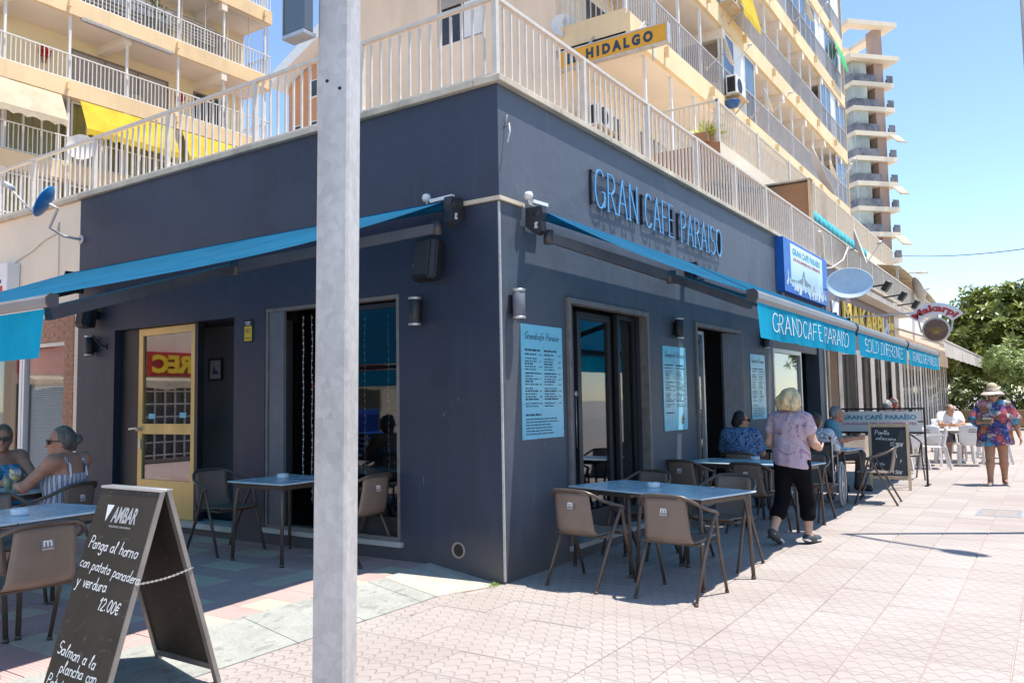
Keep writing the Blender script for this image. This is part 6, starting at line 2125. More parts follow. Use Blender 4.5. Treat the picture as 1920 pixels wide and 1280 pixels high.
pr_ = empty('closed_parasol', (-4.2, 6.8, TZ), 0, 'closed white parasol beside stacked blue chairs, mirrored in the side window', 'parasol')
m = MB(); m.tube([(0, 0, 0), (0, 0, 2.9)], 0.025, 8); m.build('pole', M['alu'], pr_)
m = MB(); m.lathe([(0.03, 2.85), (0.12, 2.6), (0.17, 1.9), (0.2, 1.2), (0.03, 1.25)], 10); m.build('cloth', M['white'], pr_)
m = MB(); m.lathe([(0, 0.06), (0.3, 0.06), (0.3, 0), (0, 0)], 16); m.build('foot', M['terrazzo'], pr_)
bcol = pbr('chair_blue', (0.02, 0.10, 0.48), 0.4)
for i in range(6):
    o = empty('stacked_chair', (-4.9, 6.3, TZ+0.09*i), R(20), ('lowest', 'second lowest', 'third from below', 'third from the top', 'second from the top', 'topmost')[i]+' blue plastic chair of the stack mirrored in the side window', 'chair', 'stacked blue chairs')
    m = MB(); m.bevbox(-0.24, 0.24, -0.24, 0.24, 0.42, 0.45, 0.01); m.bevbox(-0.24, 0.24, 0.22, 0.26, 0.45, 0.85, 0.01)
    m.build('seat', bcol, o)
    for sx in (-1, 1):
        for sy in (-1, 1):
            m = MB(); m.bar((sx*0.22, sy*0.22, 0.42), (sx*0.25, sy*0.25, 0), 0.03); m.build('leg', M['alu'], o)

# the far side of the street, only seen mirrored in the café windows
ob = empty('white_hotel', (10, -24, 0), 0, 'white building across the street, seen only as a reflection in the glass doors', 'building')
MB().box(-22, 26, -6, 0, 0, 6).build('wall', M['cream'], ob)
for i in range(14):
    for zz in (0.6, 3.5):
        MB().box(-21+i*3.3, -19.2+i*3.3, 0.001, 0.05, zz, zz+1.7).build('window', DARKPANE, ob)
car = empty('parked_car', (6.5, -8.2, -0.14+0.02), 0, 'white parked car at the kerb, seen only as a reflection in the glass doors', 'car')
m = MB()
pf_ = [(-2.1, 0.25), (2.05, 0.25), (2.15, 0.55), (2.0, 0.78), (1.15, 0.92), (0.55, 1.38), (-1.0, 1.42), (-1.7, 1.0), (-2.12, 0.92)]
m.prism(pf_, (0, -0.85, 0), X, Z, Y, 1.7)
m.build('body', pbr('car_white', (0.75, 0.75, 0.75), 0.2, var=0), car)
for sy in (-0.86, 0.855):
    m = MB(); m.prism([(-1.45, 0.95), (0.95, 0.95), (0.5, 1.30), (-0.95, 1.33)], (0, sy, 0), X, Z, Y, 0.006); m.build('side_window', DARKPANE, car)
    for sx in (-1.35, 1.3):
        m = MB(); m.lathe([(0, -0.1), (0.3, -0.1), (0.33, -0.06), (0.33, 0.06), (0.3, 0.1), (0, 0.1)], 20, Matrix.Translation((sx, sy*0.93, 0.32)) @ Matrix.Rotation(R(90), 4, 'X')); m.build('wheel', M['rubber'], car)
# ------------------------------------------------------------------ people: smooth solids blended from limbs, meshed in one piece
def surf_net(F, org, h):
    """surface nets of the zero level of F"""
    S = F < 0
    nx, ny, nz = F.shape
    c = np.zeros((nx-1, ny-1, nz-1), np.int8)
    for dx in (0, 1):
        for dy in (0, 1):
            for dz in (0, 1):
                c += S[dx:nx-1+dx, dy:ny-1+dy, dz:nz-1+dz]
    act = (c > 0) & (c < 8)
    idx = -np.ones(act.shape, np.int64)
    I = np.argwhere(act)
    idx[act] = np.arange(len(I))
    acc = np.zeros((len(I), 3)); cnt = np.zeros(len(I))
    corners = [(a, b, d) for a in (0, 1) for b in (0, 1) for d in (0, 1)]
    for i, p in enumerate(corners):
        for q in corners[i+1:]:
            if sum(abs(p[k]-q[k]) for k in range(3)) != 1: continue
            f0 = F[I[:, 0]+p[0], I[:, 1]+p[1], I[:, 2]+p[2]]
            f1 = F[I[:, 0]+q[0], I[:, 1]+q[1], I[:, 2]+q[2]]
            m = (f0 < 0) != (f1 < 0)
            t = np.where(m, f0/np.where(m, f0-f1, 1), 0)
            P = np.array(p)+(np.array(q)-np.array(p))*t[:, None]
            acc[m] += P[m]; cnt[m] += 1
    V = (I+acc/np.maximum(cnt, 1)[:, None])*h+org
    faces = []
    for ax in range(3):
        sl0 = [slice(None)]*3; sl1 = [slice(None)]*3
        sl0[ax] = slice(0, -1); sl1[ax] = slice(1, None)
        A = S[tuple(sl0)]; B = S[tuple(sl1)]
        E = np.argwhere(A != B)
        u, v = (ax+1) % 3, (ax+2) % 3
        ok = (E[:, u] > 0) & (E[:, v] > 0) & (E[:, u] < F.shape[u]-1) & (E[:, v] < F.shape[v]-1)
        E = E[ok]
        def at(du, dv):
            K = E.copy(); K[:, u] -= du; K[:, v] -= dv
            return idx[K[:, 0], K[:, 1], K[:, 2]]
        q = np.stack([at(1, 1), at(0, 1), at(0, 0), at(1, 0)], 1)
        inside = A[E[:, 0], E[:, 1], E[:, 2]]
        q[~inside] = q[~inside][:, ::-1]
        faces.append(q)
    Fc = np.concatenate(faces)
    return V, Fc[(Fc >= 0).all(1)]
def cap(a, b, ra, rb, k=0.03, sq=None, f=None):
    return ('c', np.array(a, float), np.array(b, float), ra, rb, k, sq, None if f is None else np.array(f, float)/np.linalg.norm(f))
def ell(c, r, k=0.02, M3=None):
    return ('e', np.array(c, float), np.array(r, float), k, M3)
def grow(prims, d, ksc=1.0):
    out = []
    for p in prims:
        if p[0] == 'c': out.append(('c', p[1], p[2], p[3]+d, p[4]+d, p[5]*ksc, p[6], p[7]))
        else: out.append(('e', p[1], p[2]+d, p[3]*ksc, p[4]))
    return out
def sdf_mesh(prims, h, cuts=(), wrinkle=0.0, seed=0):
    lo = np.min([np.minimum(p[1], p[2])-max(p[3], p[4])*1.25 if p[0] == 'c' else p[1]-p[2].max() for p in prims], 0)-3*h
    hi = np.max([np.maximum(p[1], p[2])+max(p[3], p[4])*1.25 if p[0] == 'c' else p[1]+p[2].max() for p in prims], 0)+3*h
    n = np.ceil((hi-lo)/h).astype(int)+1
    F = np.full(n, 1.0, np.float32)
    ax = [lo[i]+np.arange(n[i])*h for i in range(3)]
    for p in prims:
        if p[0] == 'c':
            r = max(p[3], p[4]); a = np.minimum(p[1], p[2])-r*1.25-0.08; b = np.maximum(p[1], p[2])+r*1.25+0.08; k = p[5]
        else:
            r = p[2].max(); a = p[1]-r-0.07; b = p[1]+r+0.07; k = p[3]
        i0 = np.clip(((a-lo)/h).astype(int), 0, n-1); i1 = np.clip(((b-lo)/h).astype(int)+2, 1, n)
        X_, Y_, Z_ = np.meshgrid(ax[0][i0[0]:i1[0]], ax[1][i0[1]:i1[1]], ax[2][i0[2]:i1[2]], indexing='ij')
        P = np.stack([X_, Y_, Z_], -1)
        if p[0] == 'c':
            A, B = p[1], p[2]
            q = P-A
            ab = B-A
            sc = 1.0
            if p[6] is not None:
                f = p[7]
                q = q+(q@f)[..., None]*f*(p[6]-1)
                ab = ab+(ab@f)*f*(p[6]-1)
                sc = 1/max(1.0, p[6]**0.5)
            t = np.clip((q@ab)/max(1e-9, ab@ab), 0, 1)
            d = (np.linalg.norm(q-t[..., None]*ab, axis=-1)-(p[3]+(p[4]-p[3])*t))*sc
        else:
            q = P-p[1]
            if p[4] is not None: q = q@p[4]
            g_ = np.linalg.norm(q/p[2], axis=-1)
            d = (g_-1)*p[2].min()*0.5+(g_-1)*np.linalg.norm(q, axis=-1)/np.maximum(g_, 1e-6)*0.5
        sub = F[i0[0]:i1[0], i0[1]:i1[1], i0[2]:i1[2]]
        hh = np.clip(0.5+0.5*(sub-d)/k, 0, 1)
        F[i0[0]:i1[0], i0[1]:i1[1], i0[2]:i1[2]] = sub*(1-hh)+d*hh-k*hh*(1-hh)
    if wrinkle or cuts:
        X_, Y_, Z_ = np.meshgrid(*ax, indexing='ij')
        if wrinkle:
            F += (wrinkle*(np.sin(X_*31+Z_*17+seed)*np.sin(Y_*27-Z_*21+seed*2)+0.6*np.sin(Y_*55+Z_*9+seed))).astype(np.float32)
        for pt, nr in cuts:
            nr = np.array(nr, float)/np.linalg.norm(nr)
            F = np.maximum(F, ((X_-pt[0])*nr[0]+(Y_-pt[1])*nr[1]+(Z_-pt[2])*nr[2]).astype(np.float32))
    F = np.pad(F, 1, constant_values=1.0)
    return surf_net(F, lo-h, h)
def np_obj(name, VF, mat, parent):
    V, Fc = VF
    me = bpy.data.meshes.new(name)
    me.vertices.add(len(V)); me.vertices.foreach_set('co', V.astype(np.float32).ravel())
    me.loops.add(len(Fc)*4); me.loops.foreach_set('vertex_index', Fc.astype(np.int32).ravel())
    me.polygons.add(len(Fc)); me.polygons.foreach_set('loop_start', np.arange(0, len(Fc)*4, 4, dtype=np.int32))
    me.polygons.foreach_set('loop_total', np.full(len(Fc), 4, np.int32))
    me.polygons.foreach_set('use_smooth', np.ones(len(Fc), bool))
    me.materials.append(mat)
    me.update(calc_edges=True); me.validate()
    return link(name, me, parent)

def skin_mat(name, c):
    k = NT(name)
    a = k.noise(14, 5, 0.6)
    b = k.noise(90, 3)
    col = k.ramp(a.outputs['Fac'], [(0.3, tuple(x*0.85 for x in c)), (0.7, tuple(min(1, x*1.12) for x in c))])
    k.color(col)
    k.b.inputs['Roughness'].default_value = 0.48
    k.b.inputs['Subsurface Weight'].default_value = 0.12
    k.b.inputs['Subsurface Radius'].default_value = (0.012, 0.004, 0.002)
    k.bump(b.outputs['Fac'], 0.12, 0.002)
    return k.m
SK_TAN = skin_mat('skin_tanned', (0.42, 0.21, 0.125))
SK_FAIR = skin_mat('skin_fair', (0.56, 0.335, 0.235))
SK_RED = skin_mat('skin_ruddy', (0.46, 0.225, 0.15))
def hair_mat(name, c):
    k = NT(name)
    a = k.noise(15, 5, 0.75, vec=k.obj(), stretch=(3.0, 3.0, 0.6), distort=1.2)
    k.color(k.ramp(a.outputs['Fac'], [(0.34, tuple(x*0.35 for x in c)), (0.52, c), (0.68, tuple(min(1, x*1.5) for x in c))]))
    k.b.inputs['Roughness'].default_value = 0.5
    k.bump(a.outputs['Fac'], 0.8, 0.012)
    return k.m
def pattern_mat(name, stops, scale, typ='noise', rough=0.85, stretch=None, distort=1.0):
    k = NT(name)
    if typ == 'voronoi':
        v = k.n('TexVoronoi'); v.inputs['Scale'].default_value = scale
        dn = k.noise(scale*0.9, 3, vec=k.obj())
        mxv = k.n('Mix'); mxv.data_type = 'RGBA'; mxv.inputs[0].default_value = 0.12
        k.l(k.obj(), mxv.inputs[6]); k.l(dn.outputs['Color'], mxv.inputs[7])
        k.l(mxv.outputs[2], v.inputs['Vector'])
        s = k.xyz(v.outputs['Color'])[0]
        col = k.ramp(s, stops, 'CONSTANT')
        ed = k.ramp(v.outputs['Distance'], [(0.0, 1.25), (0.55, 0.55)])
        col = k.mix(1.0, col, ed, 'MULTIPLY')
        fine = k.noise(scale*3, 3, vec=k.obj())
        col = k.mix(k.ramp(fine.outputs['Fac'], [(0.55, 0.0), (0.7, 0.6)]), col, (0.55, 0.5, 0.5))
        k.color(col)
    elif typ == 'stripe':
        x, y, z = k.xyz(k.obj())
        a = k.math('ADD', k.math('MULTIPLY', k.math('ARCTAN2', y, k.math('ADD', x, 0.03)), 1.0), k.math('MULTIPLY', z, 0.12))
        f = k.math('FRACT', k.math('MULTIPLY', a, scale))
        k.color(k.ramp(f, stops, 'CONSTANT'))
    else:
        nz = k.noise(scale, 5, 0.62, vec=k.obj(), distort=distort, stretch=stretch)
        k.color(k.ramp(nz.outputs['Fac'], stops))
    k.b.inputs['Roughness'].default_value = rough
    k.b.inputs['Specular IOR Level'].default_value = 0.2
    wv = k.noise(16, 4, vec=k.obj(), stretch=(1, 1, 0.4))
    k.bump(wv.outputs['Fac'], 0.5, 0.02)
    return k.m

def V3(*a): return np.array(a, float)
def hand_prims(w, d, nrm, side, curl=0.5, s=1.0):
    """palm, four fingers of different length with two bends, thumb from the side of the palm"""
    d = d/np.linalg.norm(d); nrm = nrm-d*(nrm@d); nrm /= np.linalg.norm(nrm); lat = np.cross(nrm, d)*side
    P = [cap(w, w+d*0.075*s, 0.024*s, 0.032*s, 0.02, 1.9, nrm)]
    for i, (off, L) in enumerate(((-0.030, 0.072), (-0.010, 0.082), (0.010, 0.076), (0.029, 0.060))):
        k0 = w+d*0.085*s+lat*off*s
        d1 = d*math.cos(curl*0.7)+nrm*math.sin(curl*0.7)
        d2 = d*math.cos(curl*1.9)+nrm*math.sin(curl*1.9)
        m_ = k0+d1*L*0.5*s
        P.append(cap(k0-d*0.02*s, m_, 0.0098*s, 0.0092*s, 0.006)); P.append(cap(m_, m_+d2*L*0.5*s, 0.0092*s, 0.0078*s, 0.005))
    t0_ = w+d*0.028*s-lat*0.026*s
    t1 = t0_+(d*0.6-lat*0.7+nrm*0.3)*0.045*s
    P.append(cap(t0_, t1, 0.013*s, 0.011*s, 0.012)); P.append(cap(t1, t1+(d*0.9-lat*0.15+nrm*0.3)*0.032*s, 0.0105*s, 0.0085*s, 0.006))
    return P
def human(label, loc, rz, J, skin, parts, h=0.0095, fat=1.0, sex='f', headdir=0.0, pitch=0.0, shoe=None, hands=(True, True), curl=(0.6, 0.6), scale=1.0, group=None):
    """J: joints in metres, figure faces local +x.  parts: list of (name, function(groups) -> (prims, cuts, wrinkle), material)"""
    o = empty('person', loc, rz, label, 'person', group)
    J = {k: V3(*v) for k, v in J.items()}
    ch, pe, nk, hd = J['chest'], J['pelvis'], J['neck'], J['head']
    fwd = V3(1, 0, 0)
    Gp = {}
    w = (0.148 if sex == 'f' else 0.165)*fat
    Gp['torso'] = [cap(ch, pe+V3(0, 0, 0.06), w*0.98, w*0.86*(1.06 if fat > 1.1 else 1.0), 0.06, 1.45, fwd), cap(pe+V3(0, 0, 0.05), pe-V3(0, 0, 0.03), w*1.02, w*1.04, 0.06, 1.3, fwd),
                   cap(J['sh_l']-V3(0, 0.045, 0), J['sh_r']+V3(0, 0.045, 0), 0.06*fat**.5, 0.06*fat**.5, 0.06)]
    if sex == 'f':
        for sy in (-1, 1):
            Gp['torso'].append(ell(ch+V3(w*0.58, sy*0.075*fat, -0.06), (0.065*fat, 0.07*fat, 0.07*fat), 0.05))
    elif fat > 1.05:
        Gp['torso'].append(ell(pe+V3(0.07, 0, 0.14), (0.12*fat, 0.14*fat, 0.14*fat), 0.08))
    Gp['neck'] = [cap(nk-V3(0, 0, 0.03), hd-V3(0.01, 0, 0.05), 0.056*fat**.4, 0.052*fat**.4, 0.03)]
    ca, sa = math.cos(headdir), math.sin(headdir)
    cp, sp = math.cos(pitch), math.sin(pitch)
    HR = np.array([[ca*cp, -sa, -ca*sp], [sa*cp, ca, -sa*sp], [sp, 0, cp]])
    hp = lambda x, y, z: hd+HR@V3(x, y, z)
    Gp['head'] = [ell(hp(-0.008, 0, 0.025), (0.097, 0.076, 0.10), 0.02, HR), ell(hp(0.022, 0, -0.042), (0.068, 0.060, 0.078), 0.03, HR),
                  ell(hp(0.078, 0, -0.096), (0.02, 0.024, 0.018), 0.03, HR),
                  cap(hp(0.086, 0, 0.02), hp(0.106, 0, -0.03), 0.009, 0.014, 0.014), ell(hp(0.088, 0, -0.064), (0.012, 0.024, 0.009), 0.008, HR),
                  ell(hp(0.078, 0.032, 0.028), (0.012, 0.022, 0.007), 0.012, HR), ell(hp(0.078, -0.032, 0.028), (0.012, 0.022, 0.007), 0.012, HR),
                  ell(hp(0.06, 0.04, -0.02), (0.022, 0.02, 0.02), 0.02, HR), ell(hp(0.06, -0.04, -0.02), (0.022, 0.02, 0.02), 0.02, HR),
                  ell(hp(-0.005, 0.077, -0.012), (0.018, 0.009, 0.030), 0.008, HR), ell(hp(-0.005, -0.077, -0.012), (0.018, 0.009, 0.030), 0.008, HR)]
    af = fat**0.7
    for s, sy in (('l', 1), ('r', -1)):
        S, E, W = J['sh_'+s], J['el_'+s], J['wr_'+s]
        Gp['uarm_'+s] = [ell(S, (0.062*af, 0.06*af, 0.062*af), 0.04), cap(S, E, 0.052*af, 0.041*af, 0.03)]
        Gp['farm_'+s] = [cap(E, E+(W-E)*0.35, 0.041*af, 0.042*af, 0.02), cap(E+(W-E)*0.35, W, 0.041*af, 0.026, 0.02)]
        H, K, A, T = J['hip_'+s], J['kn_'+s], J['an_'+s], J['toe_'+s]
        Gp['thigh_'+s] = [cap(H, K, 0.088*fat**.8, 0.057*af, 0.05)]
        Gp['calf_'+s] = [cap(K, K+(A-K)*0.3, 0.054*af, 0.056*af, 0.03), cap(K+(A-K)*0.3, A, 0.056*af, 0.035*af**.5, 0.03)]
        back = A+(A-T)*0.22
        Gp['foot_'+s] = [cap(back*V3(1, 1, 0)+V3(0, 0, back[2]-0.045), T, 0.032, 0.026, 0.03), cap(A, A*0.7+T*0.3-V3(0, 0, 0.03), 0.034, 0.034, 0.03)]
        if hands[0 if s == 'l' else 1]:
            dd = J.get('hd_'+s)
            d = (dd-W) if dd is not None else (W-E)
            nn = J.get('hn_'+s)
            Gp['hand_'+s] = hand_prims(W, d, nn if nn is not None else V3(0, -sy, 0)+V3(0.2, 0, 0), sy*-1, curl[0 if s == 'l' else 1])
        else:
            Gp['hand_'+s] = []
    body = [p for k in Gp for p in Gp[k]]
    np_obj('body', sdf_mesh(body, h), skin, o)
    for nm, fn, mt in parts:
        if fn in (shoes, sandals, soles):
            for s in 'lr':
                pr, cuts, wr = fn(Gp, J, hp, s)
                np_obj(nm, sdf_mesh(pr, h, cuts, wr, len(nm)), mt, o)
            continue
        pr, cuts, wr = fn(Gp, J, hp)
        np_obj(nm, sdf_mesh(pr, h, cuts, wr, len(nm)), mt, o)
    return o, hp, HR
STAND = dict(pelvis=(0, 0, .86), chest=(0.0, 0, 1.17), neck=(0.0, 0, 1.34), head=(0.02, 0, 1.47), sh_l=(0, .17, 1.29), sh_r=(0, -.17, 1.29),
             el_l=(-.03, .22, 1.03), el_r=(-.03, -.22, 1.03), wr_l=(.03, .24, .80), wr_r=(.03, -.24, .80), hip_l=(0, .085, .82), hip_r=(0, -.085, .82),
             kn_l=(.02, .09, .45), kn_r=(.02, -.09, .45), an_l=(-.03, .09, .085), an_r=(-.03, -.09, .085), toe_l=(.13, .10, .03), toe_r=(.13, -.10, .03))
SIT = dict(pelvis=(-.02, 0, .545), chest=(-.06, 0, .84), neck=(-.045, 0, 1.01), head=(-.01, 0, 1.135), sh_l=(-.06, .175, .965), sh_r=(-.06, -.175, .965),
           el_l=(.02, .24, .73), el_r=(.02, -.24, .73), wr_l=(.25, .20, .70), wr_r=(.25, -.20, .70), hip_l=(0, .09, .52), hip_r=(0, -.09, .52),
           kn_l=(.41, .11, .51), kn_r=(.41, -.11, .51), an_l=(.37, .11, .085), an_r=(.37, -.11, .085), toe_l=(.52, .12, .03), toe_r=(.52, -.12, .03))
def pose(base, **kw):
    d = dict(base); d.update(kw); return d
def scaled(J, s): return {k: tuple(x*s for x in v) for k, v in J.items()}
def lerp(a, b, t): return a+(b-a)*t
def shirt(sleeve=0.5, loose=0.014, hem=None, wr=0.003, neck=None):
    def fn(Gp, J, hp):
        pr = grow(Gp['torso'], loose)
        for s in 'lr':
            pr += [cap(J['sh_'+s], lerp(J['sh_'+s], J['el_'+s], sleeve), 0.062+loose, 0.058+loose, 0.03)]
        cuts = []
        if hem is not None: cuts.append(((0, 0, hem), (0, 0, -1)))
        return pr, cuts, wr
    return fn
def trousers(to=1.0, loose=0.012, top=None, wide=0.0):
    def fn(Gp, J, hp):
        pr = grow(Gp['torso'][1:2], loose*0.6)
        for s in 'lr':
            pr += grow(Gp['thigh_'+s], loose)
            if to > 0: 
                e = lerp(J['kn_'+s], J['an_'+s], to)
                pr += [cap(J['kn_'+s], e, 0.06+loose, 0.052+loose+wide, 0.04)]
        return pr, ([((0, 0, top), (0, 0, 1))] if top else []), 0.002
    return fn
def shoes(Gp, J, hp, sides='lr'):
    pr = []
    for s in sides: pr += grow(Gp['foot_'+s][:1], 0.012)+[cap(J['an_'+s]-V3(0, 0, 0.03), J['an_'+s]*0.7+J['toe_'+s]*0.3-V3(0, 0, 0.03), 0.042, 0.044, 0.03)]
    return pr, [], 0
def sandals(Gp, J, hp, sides='lr'):
    pr = []
    for s in sides:
        pr += grow([(p[0], p[1]-V3(0, 0, 0.014), p[2]-V3(0, 0, 0.012))+p[3:] for p in Gp['foot_'+s][:1]], 0.004)
    return pr, [], 0
def soles(Gp, J, hp, sides='lr'):
    pr = []
    for s in sides:
        A, T = J['an_'+s], J['toe_'+s]
        b = A+(A-T)*0.25
        up = np.cross(np.cross(T-b, V3(0, 0, 1)), T-b); up /= np.linalg.norm(up)
        pr.append(cap(V3(b[0], b[1], b[2]-0.062), T+V3(0.02, 0, -0.012), 0.046, 0.042, 0.004, 2.6, up))
    return pr, [((0, 0, 0.002), (0, 0, -1))], 0
def hair_short(back=0.02, vol=0.012, low=-0.02):
    def fn(Gp, J, hp):
        pr = [ell(hp(-0.018, 0, 0.035), (0.100+vol, 0.080+vol, 0.098+vol), 0.02), ell(hp(-0.06, 0, -0.02), (0.055+vol, 0.07+vol, 0.065+vol+back), 0.03)]
        n = hp(1, 0, 0)-hp(0, 0, 0); u = hp(0, 0, 1)-hp(0, 0, 0)
        return pr, [(hp(0.045, 0, 0.045), n*0.85-u*0.55), (hp(0, 0, low-0.06), -u)], 0.005
    return fn
def eyes(o, hp, glasses=None, brow=None):
    m = MB()
    for sy in (-1, 1):
        c = hp(0.081, sy*0.032, 0.008)
        for i in range(1):
            m.lathe([(0, -0.006), (0.011, -0.003), (0.012, 0), (0.011, 0.003), (0, 0.006)], 10, Matrix.Translation(Vector(c)))
    m.build('eye', M['black'], o)
    if glasses:
        m = MB()
        F_v = Vector(hp(1, 0, 0)-hp(0, 0, 0)); L_v = Vector(hp(0, 1, 0)-hp(0, 0, 0)); U_v = Vector(hp(0, 0, 1)-hp(0, 0, 0))
        for sy in (-1, 1):
            c = Vector(hp(0.100, sy*0.034, 0.004))
            m.prism([(0.030*math.cos(a)*1.05, 0.024*math.sin(a)) for a in [2*math.pi*i/14 for i in range(14)]], c, L_v, U_v, F_v, 0.004)
            m.bar(Vector(hp(0.099, sy*0.064, 0.012)), Vector(hp(-0.01, sy*0.082, 0.008)), 0.005, 0.009)
        m.bar(Vector(hp(0.104, -0.01, 0.01)), Vector(hp(0.104, 0.01, 0.01)), 0.005, 0.007)
        m.build('glasses', glasses, o)

# --- the blonde woman walking past the tables
J = pose(STAND, pelvis=(0, 0, .85), head=(0.03, -0.01, 1.435), neck=(0.01, 0, 1.30), sh_l=(0, .172, 1.265), sh_r=(0.0, -.172, 1.265), chest=(0, 0, 1.15),
         el_l=(-.02, .235, 1.02), wr_l=(.16, .20, .90), el_r=(0.02, -.235, 1.02), wr_r=(.24, -.185, .955), hd_r=(.33, -.13, .95), hd_l=(.24, .14, .90), hn_r=(0, .5, .5),
         kn_r=(.12, -.09, .44), an_r=(.10, -.095, .09), toe_r=(.26, -.11, .035), kn_l=(-.06, .09, .44), an_l=(-.26, .09, .16), toe_l=(-.13, .10, .04))
BL_TOP = pattern_mat('tie_dye_blouse', [(0.28, (0.17, 0.12, 0.24)), (0.40, (0.40, 0.27, 0.36)), (0.50, (0.62, 0.45, 0.46)), (0.60, (0.44, 0.38, 0.54)), (0.72, (0.66, 0.52, 0.50))], 11, distort=1.6)
def blouse(Gp, J, hp):
    pr = grow(Gp['torso'], 0.022)+[cap(J['chest'], J['pelvis']-V3(0.01, 0, 0.05), 0.16, 0.178, 0.05, 1.35, V3(1, 0, 0))]
    for s in 'lr': pr += [cap(J['sh_'+s], lerp(J['sh_'+s], J['el_'+s], 0.40), 0.068, 0.074, 0.035)]
    return pr, [((0, 0, 0.775), (-0.1, 0.12, -1))], 0.004
def bob(Gp, J, hp):
    pr = [ell(hp(-0.02, 0, 0.035), (0.122, 0.105, 0.112), 0.03), ell(hp(-0.065, 0.0, -0.02), (0.085, 0.112, 0.095), 0.04), ell(hp(-0.02, 0.075, -0.03), (0.075, 0.045, 0.08), 0.03), ell(hp(-0.02, -0.075, -0.025), (0.07, 0.04, 0.075), 0.03)]
    n = hp(1, 0, 0)-hp(0, 0, 0); u = hp(0, 0, 1)-hp(0, 0, 0)
    return pr, [(hp(0.06, 0, 0.03), n-u*0.3), (hp(0, 0, -0.105), -u-n*0.25)], 0.009
bw_, hp, _ = human('blonde woman in a tie-dyed blouse and black cropped trousers walking away past the tables', (2.95, -1.56, 0), R(-14), J, SK_FAIR,
      [('blouse', blouse, BL_TOP), ('trousers', trousers(0.42, 0.016, 0.93, 0.012), pbr('black_cloth', (0.005, 0.005, 0.006), 0.9, spec=0.15)),
       ('hair', bob, hair_mat('blonde_hair', (0.86, 0.62, 0.33))), ('shoe', shoes, pbr('shoe_black', (0.06, 0.065, 0.07), 0.6)), ('sole', soles, M['white'])],
      h=0.0085, headdir=R(-28), curl=(0.5, 0.8))
eyes(bw_, hp)

# --- the woman with the hat
J = pose(STAND, pelvis=(0, 0, .86), head=(0.03, 0, 1.455), neck=(0.01, 0, 1.325), sh_l=(0, .185, 1.275), sh_r=(0, -.185, 1.275), el_r=(0.04, -.27, 1.03), wr_r=(.24, -.13, 1.03), hd_r=(.30, -.04, 1.04),
         el_l=(-.04, .29, 1.02), wr_l=(.05, .34, .79), kn_r=(.10, -.09, .45), an_r=(.16, -.10, .09), toe_r=(.31, -.12, .045), kn_l=(.0, .10, .45), an_l=(-.06, .10, .085), toe_l=(.09, .12, .03))
FLOR = pattern_mat('floral_dress', [(0.0, (0.05, 0.08, 0.26)), (0.18, (0.46, 0.10, 0.12)), (0.32, (0.10, 0.32, 0.46)), (0.46, (0.55, 0.25, 0.30)), (0.58, (0.16, 0.08, 0.24)), (0.68, (0.60, 0.52, 0.52)), (0.84, (0.52, 0.20, 0.10))], 10, 'voronoi')
def dress(Gp, J, hp):
    pr = grow(Gp['torso'], 0.03)+[cap(J['chest']-V3(0, 0, 0.05), V3(0.01, 0, 0.60), 0.20, 0.285, 0.06, 1.35, V3(1, 0, 0))]
    for s in 'lr': pr += [cap(J['sh_'+s], lerp(J['sh_'+s], J['el_'+s], 0.85), 0.085, 0.115, 0.05)]
    return pr, [((0.16, 0, J['neck'][2]-0.07), (1.0, 0, 0.55)), ((0, 0, 0.635), (0, 0.08, -1))], 0.006
def hat_fn(Gp, J, hp):
    return [cap(hp(-0.01, 0, 0.055), hp(-0.012, 0, 0.12), 0.108, 0.085, 0.03)], [(hp(0, 0, 0.045), hp(0, 0, -1)-hp(0, 0, 0))], 0
hw_, hp, HR = human('woman in a sun hat and bright floral dress walking towards the camera on the right', (9.86, -2.99, 0), R(183), J, SK_TAN,
      [('dress', dress, FLOR), ('hat', hat_fn, pbr('straw', (0.50, 0.40, 0.25), 0.8, var=0.15, scale=30)), ('hair', hair_short(0.02, 0.004), hair_mat('brown_hair', (0.10, 0.06, 0.04))), ('sandal', sandals, pbr('sandal_pale', (0.55, 0.45, 0.38), 0.6))],
      h=0.0095, fat=1.2, headdir=R(10), curl=(0.5, 1.1))
eyes(hw_, hp, M['black'])
m = MB()
def brim(u, v):
    a = 2*math.pi*u; r = 0.098+0.088*v
    q = hp(-0.01+r*math.cos(a), r*0.95*math.sin(a), 0.058-0.055*v**1.5+0.012*math.sin(2*a)*v)
    return tuple(q)
m.grid(brim, 36, 5, thick=0.004); m.build('hat_brim', pbr('hat_linen', (0.60, 0.52, 0.42), 0.85), hw_)
m = MB()
m.lathe([(0.111, 0.05), (0.113, 0.06), (0.108, 0.085), (0.104, 0.085)], 28, Matrix.Translation(Vector(hp(-0.01, 0, 0.0)))); m.build('hat_band', M['brownplastic'], hw_)
ph = empty('purse', (9.60, -2.90, 1.05), R(183), 'small dark purse held by the woman in the floral dress', 'purse')
m = MB(); m.bevbox(-0.05, 0.05, -0.07, 0.07, -0.035, 0.035, 0.012); m.build('pouch', pbr('purse_olive', (0.12, 0.11, 0.06), 0.6), ph)
m = MB(); m.bar((-0.05, -0.065, 0.038), (-0.05, 0.065, 0.038), 0.006); m.build('zip', M['gold'], ph)

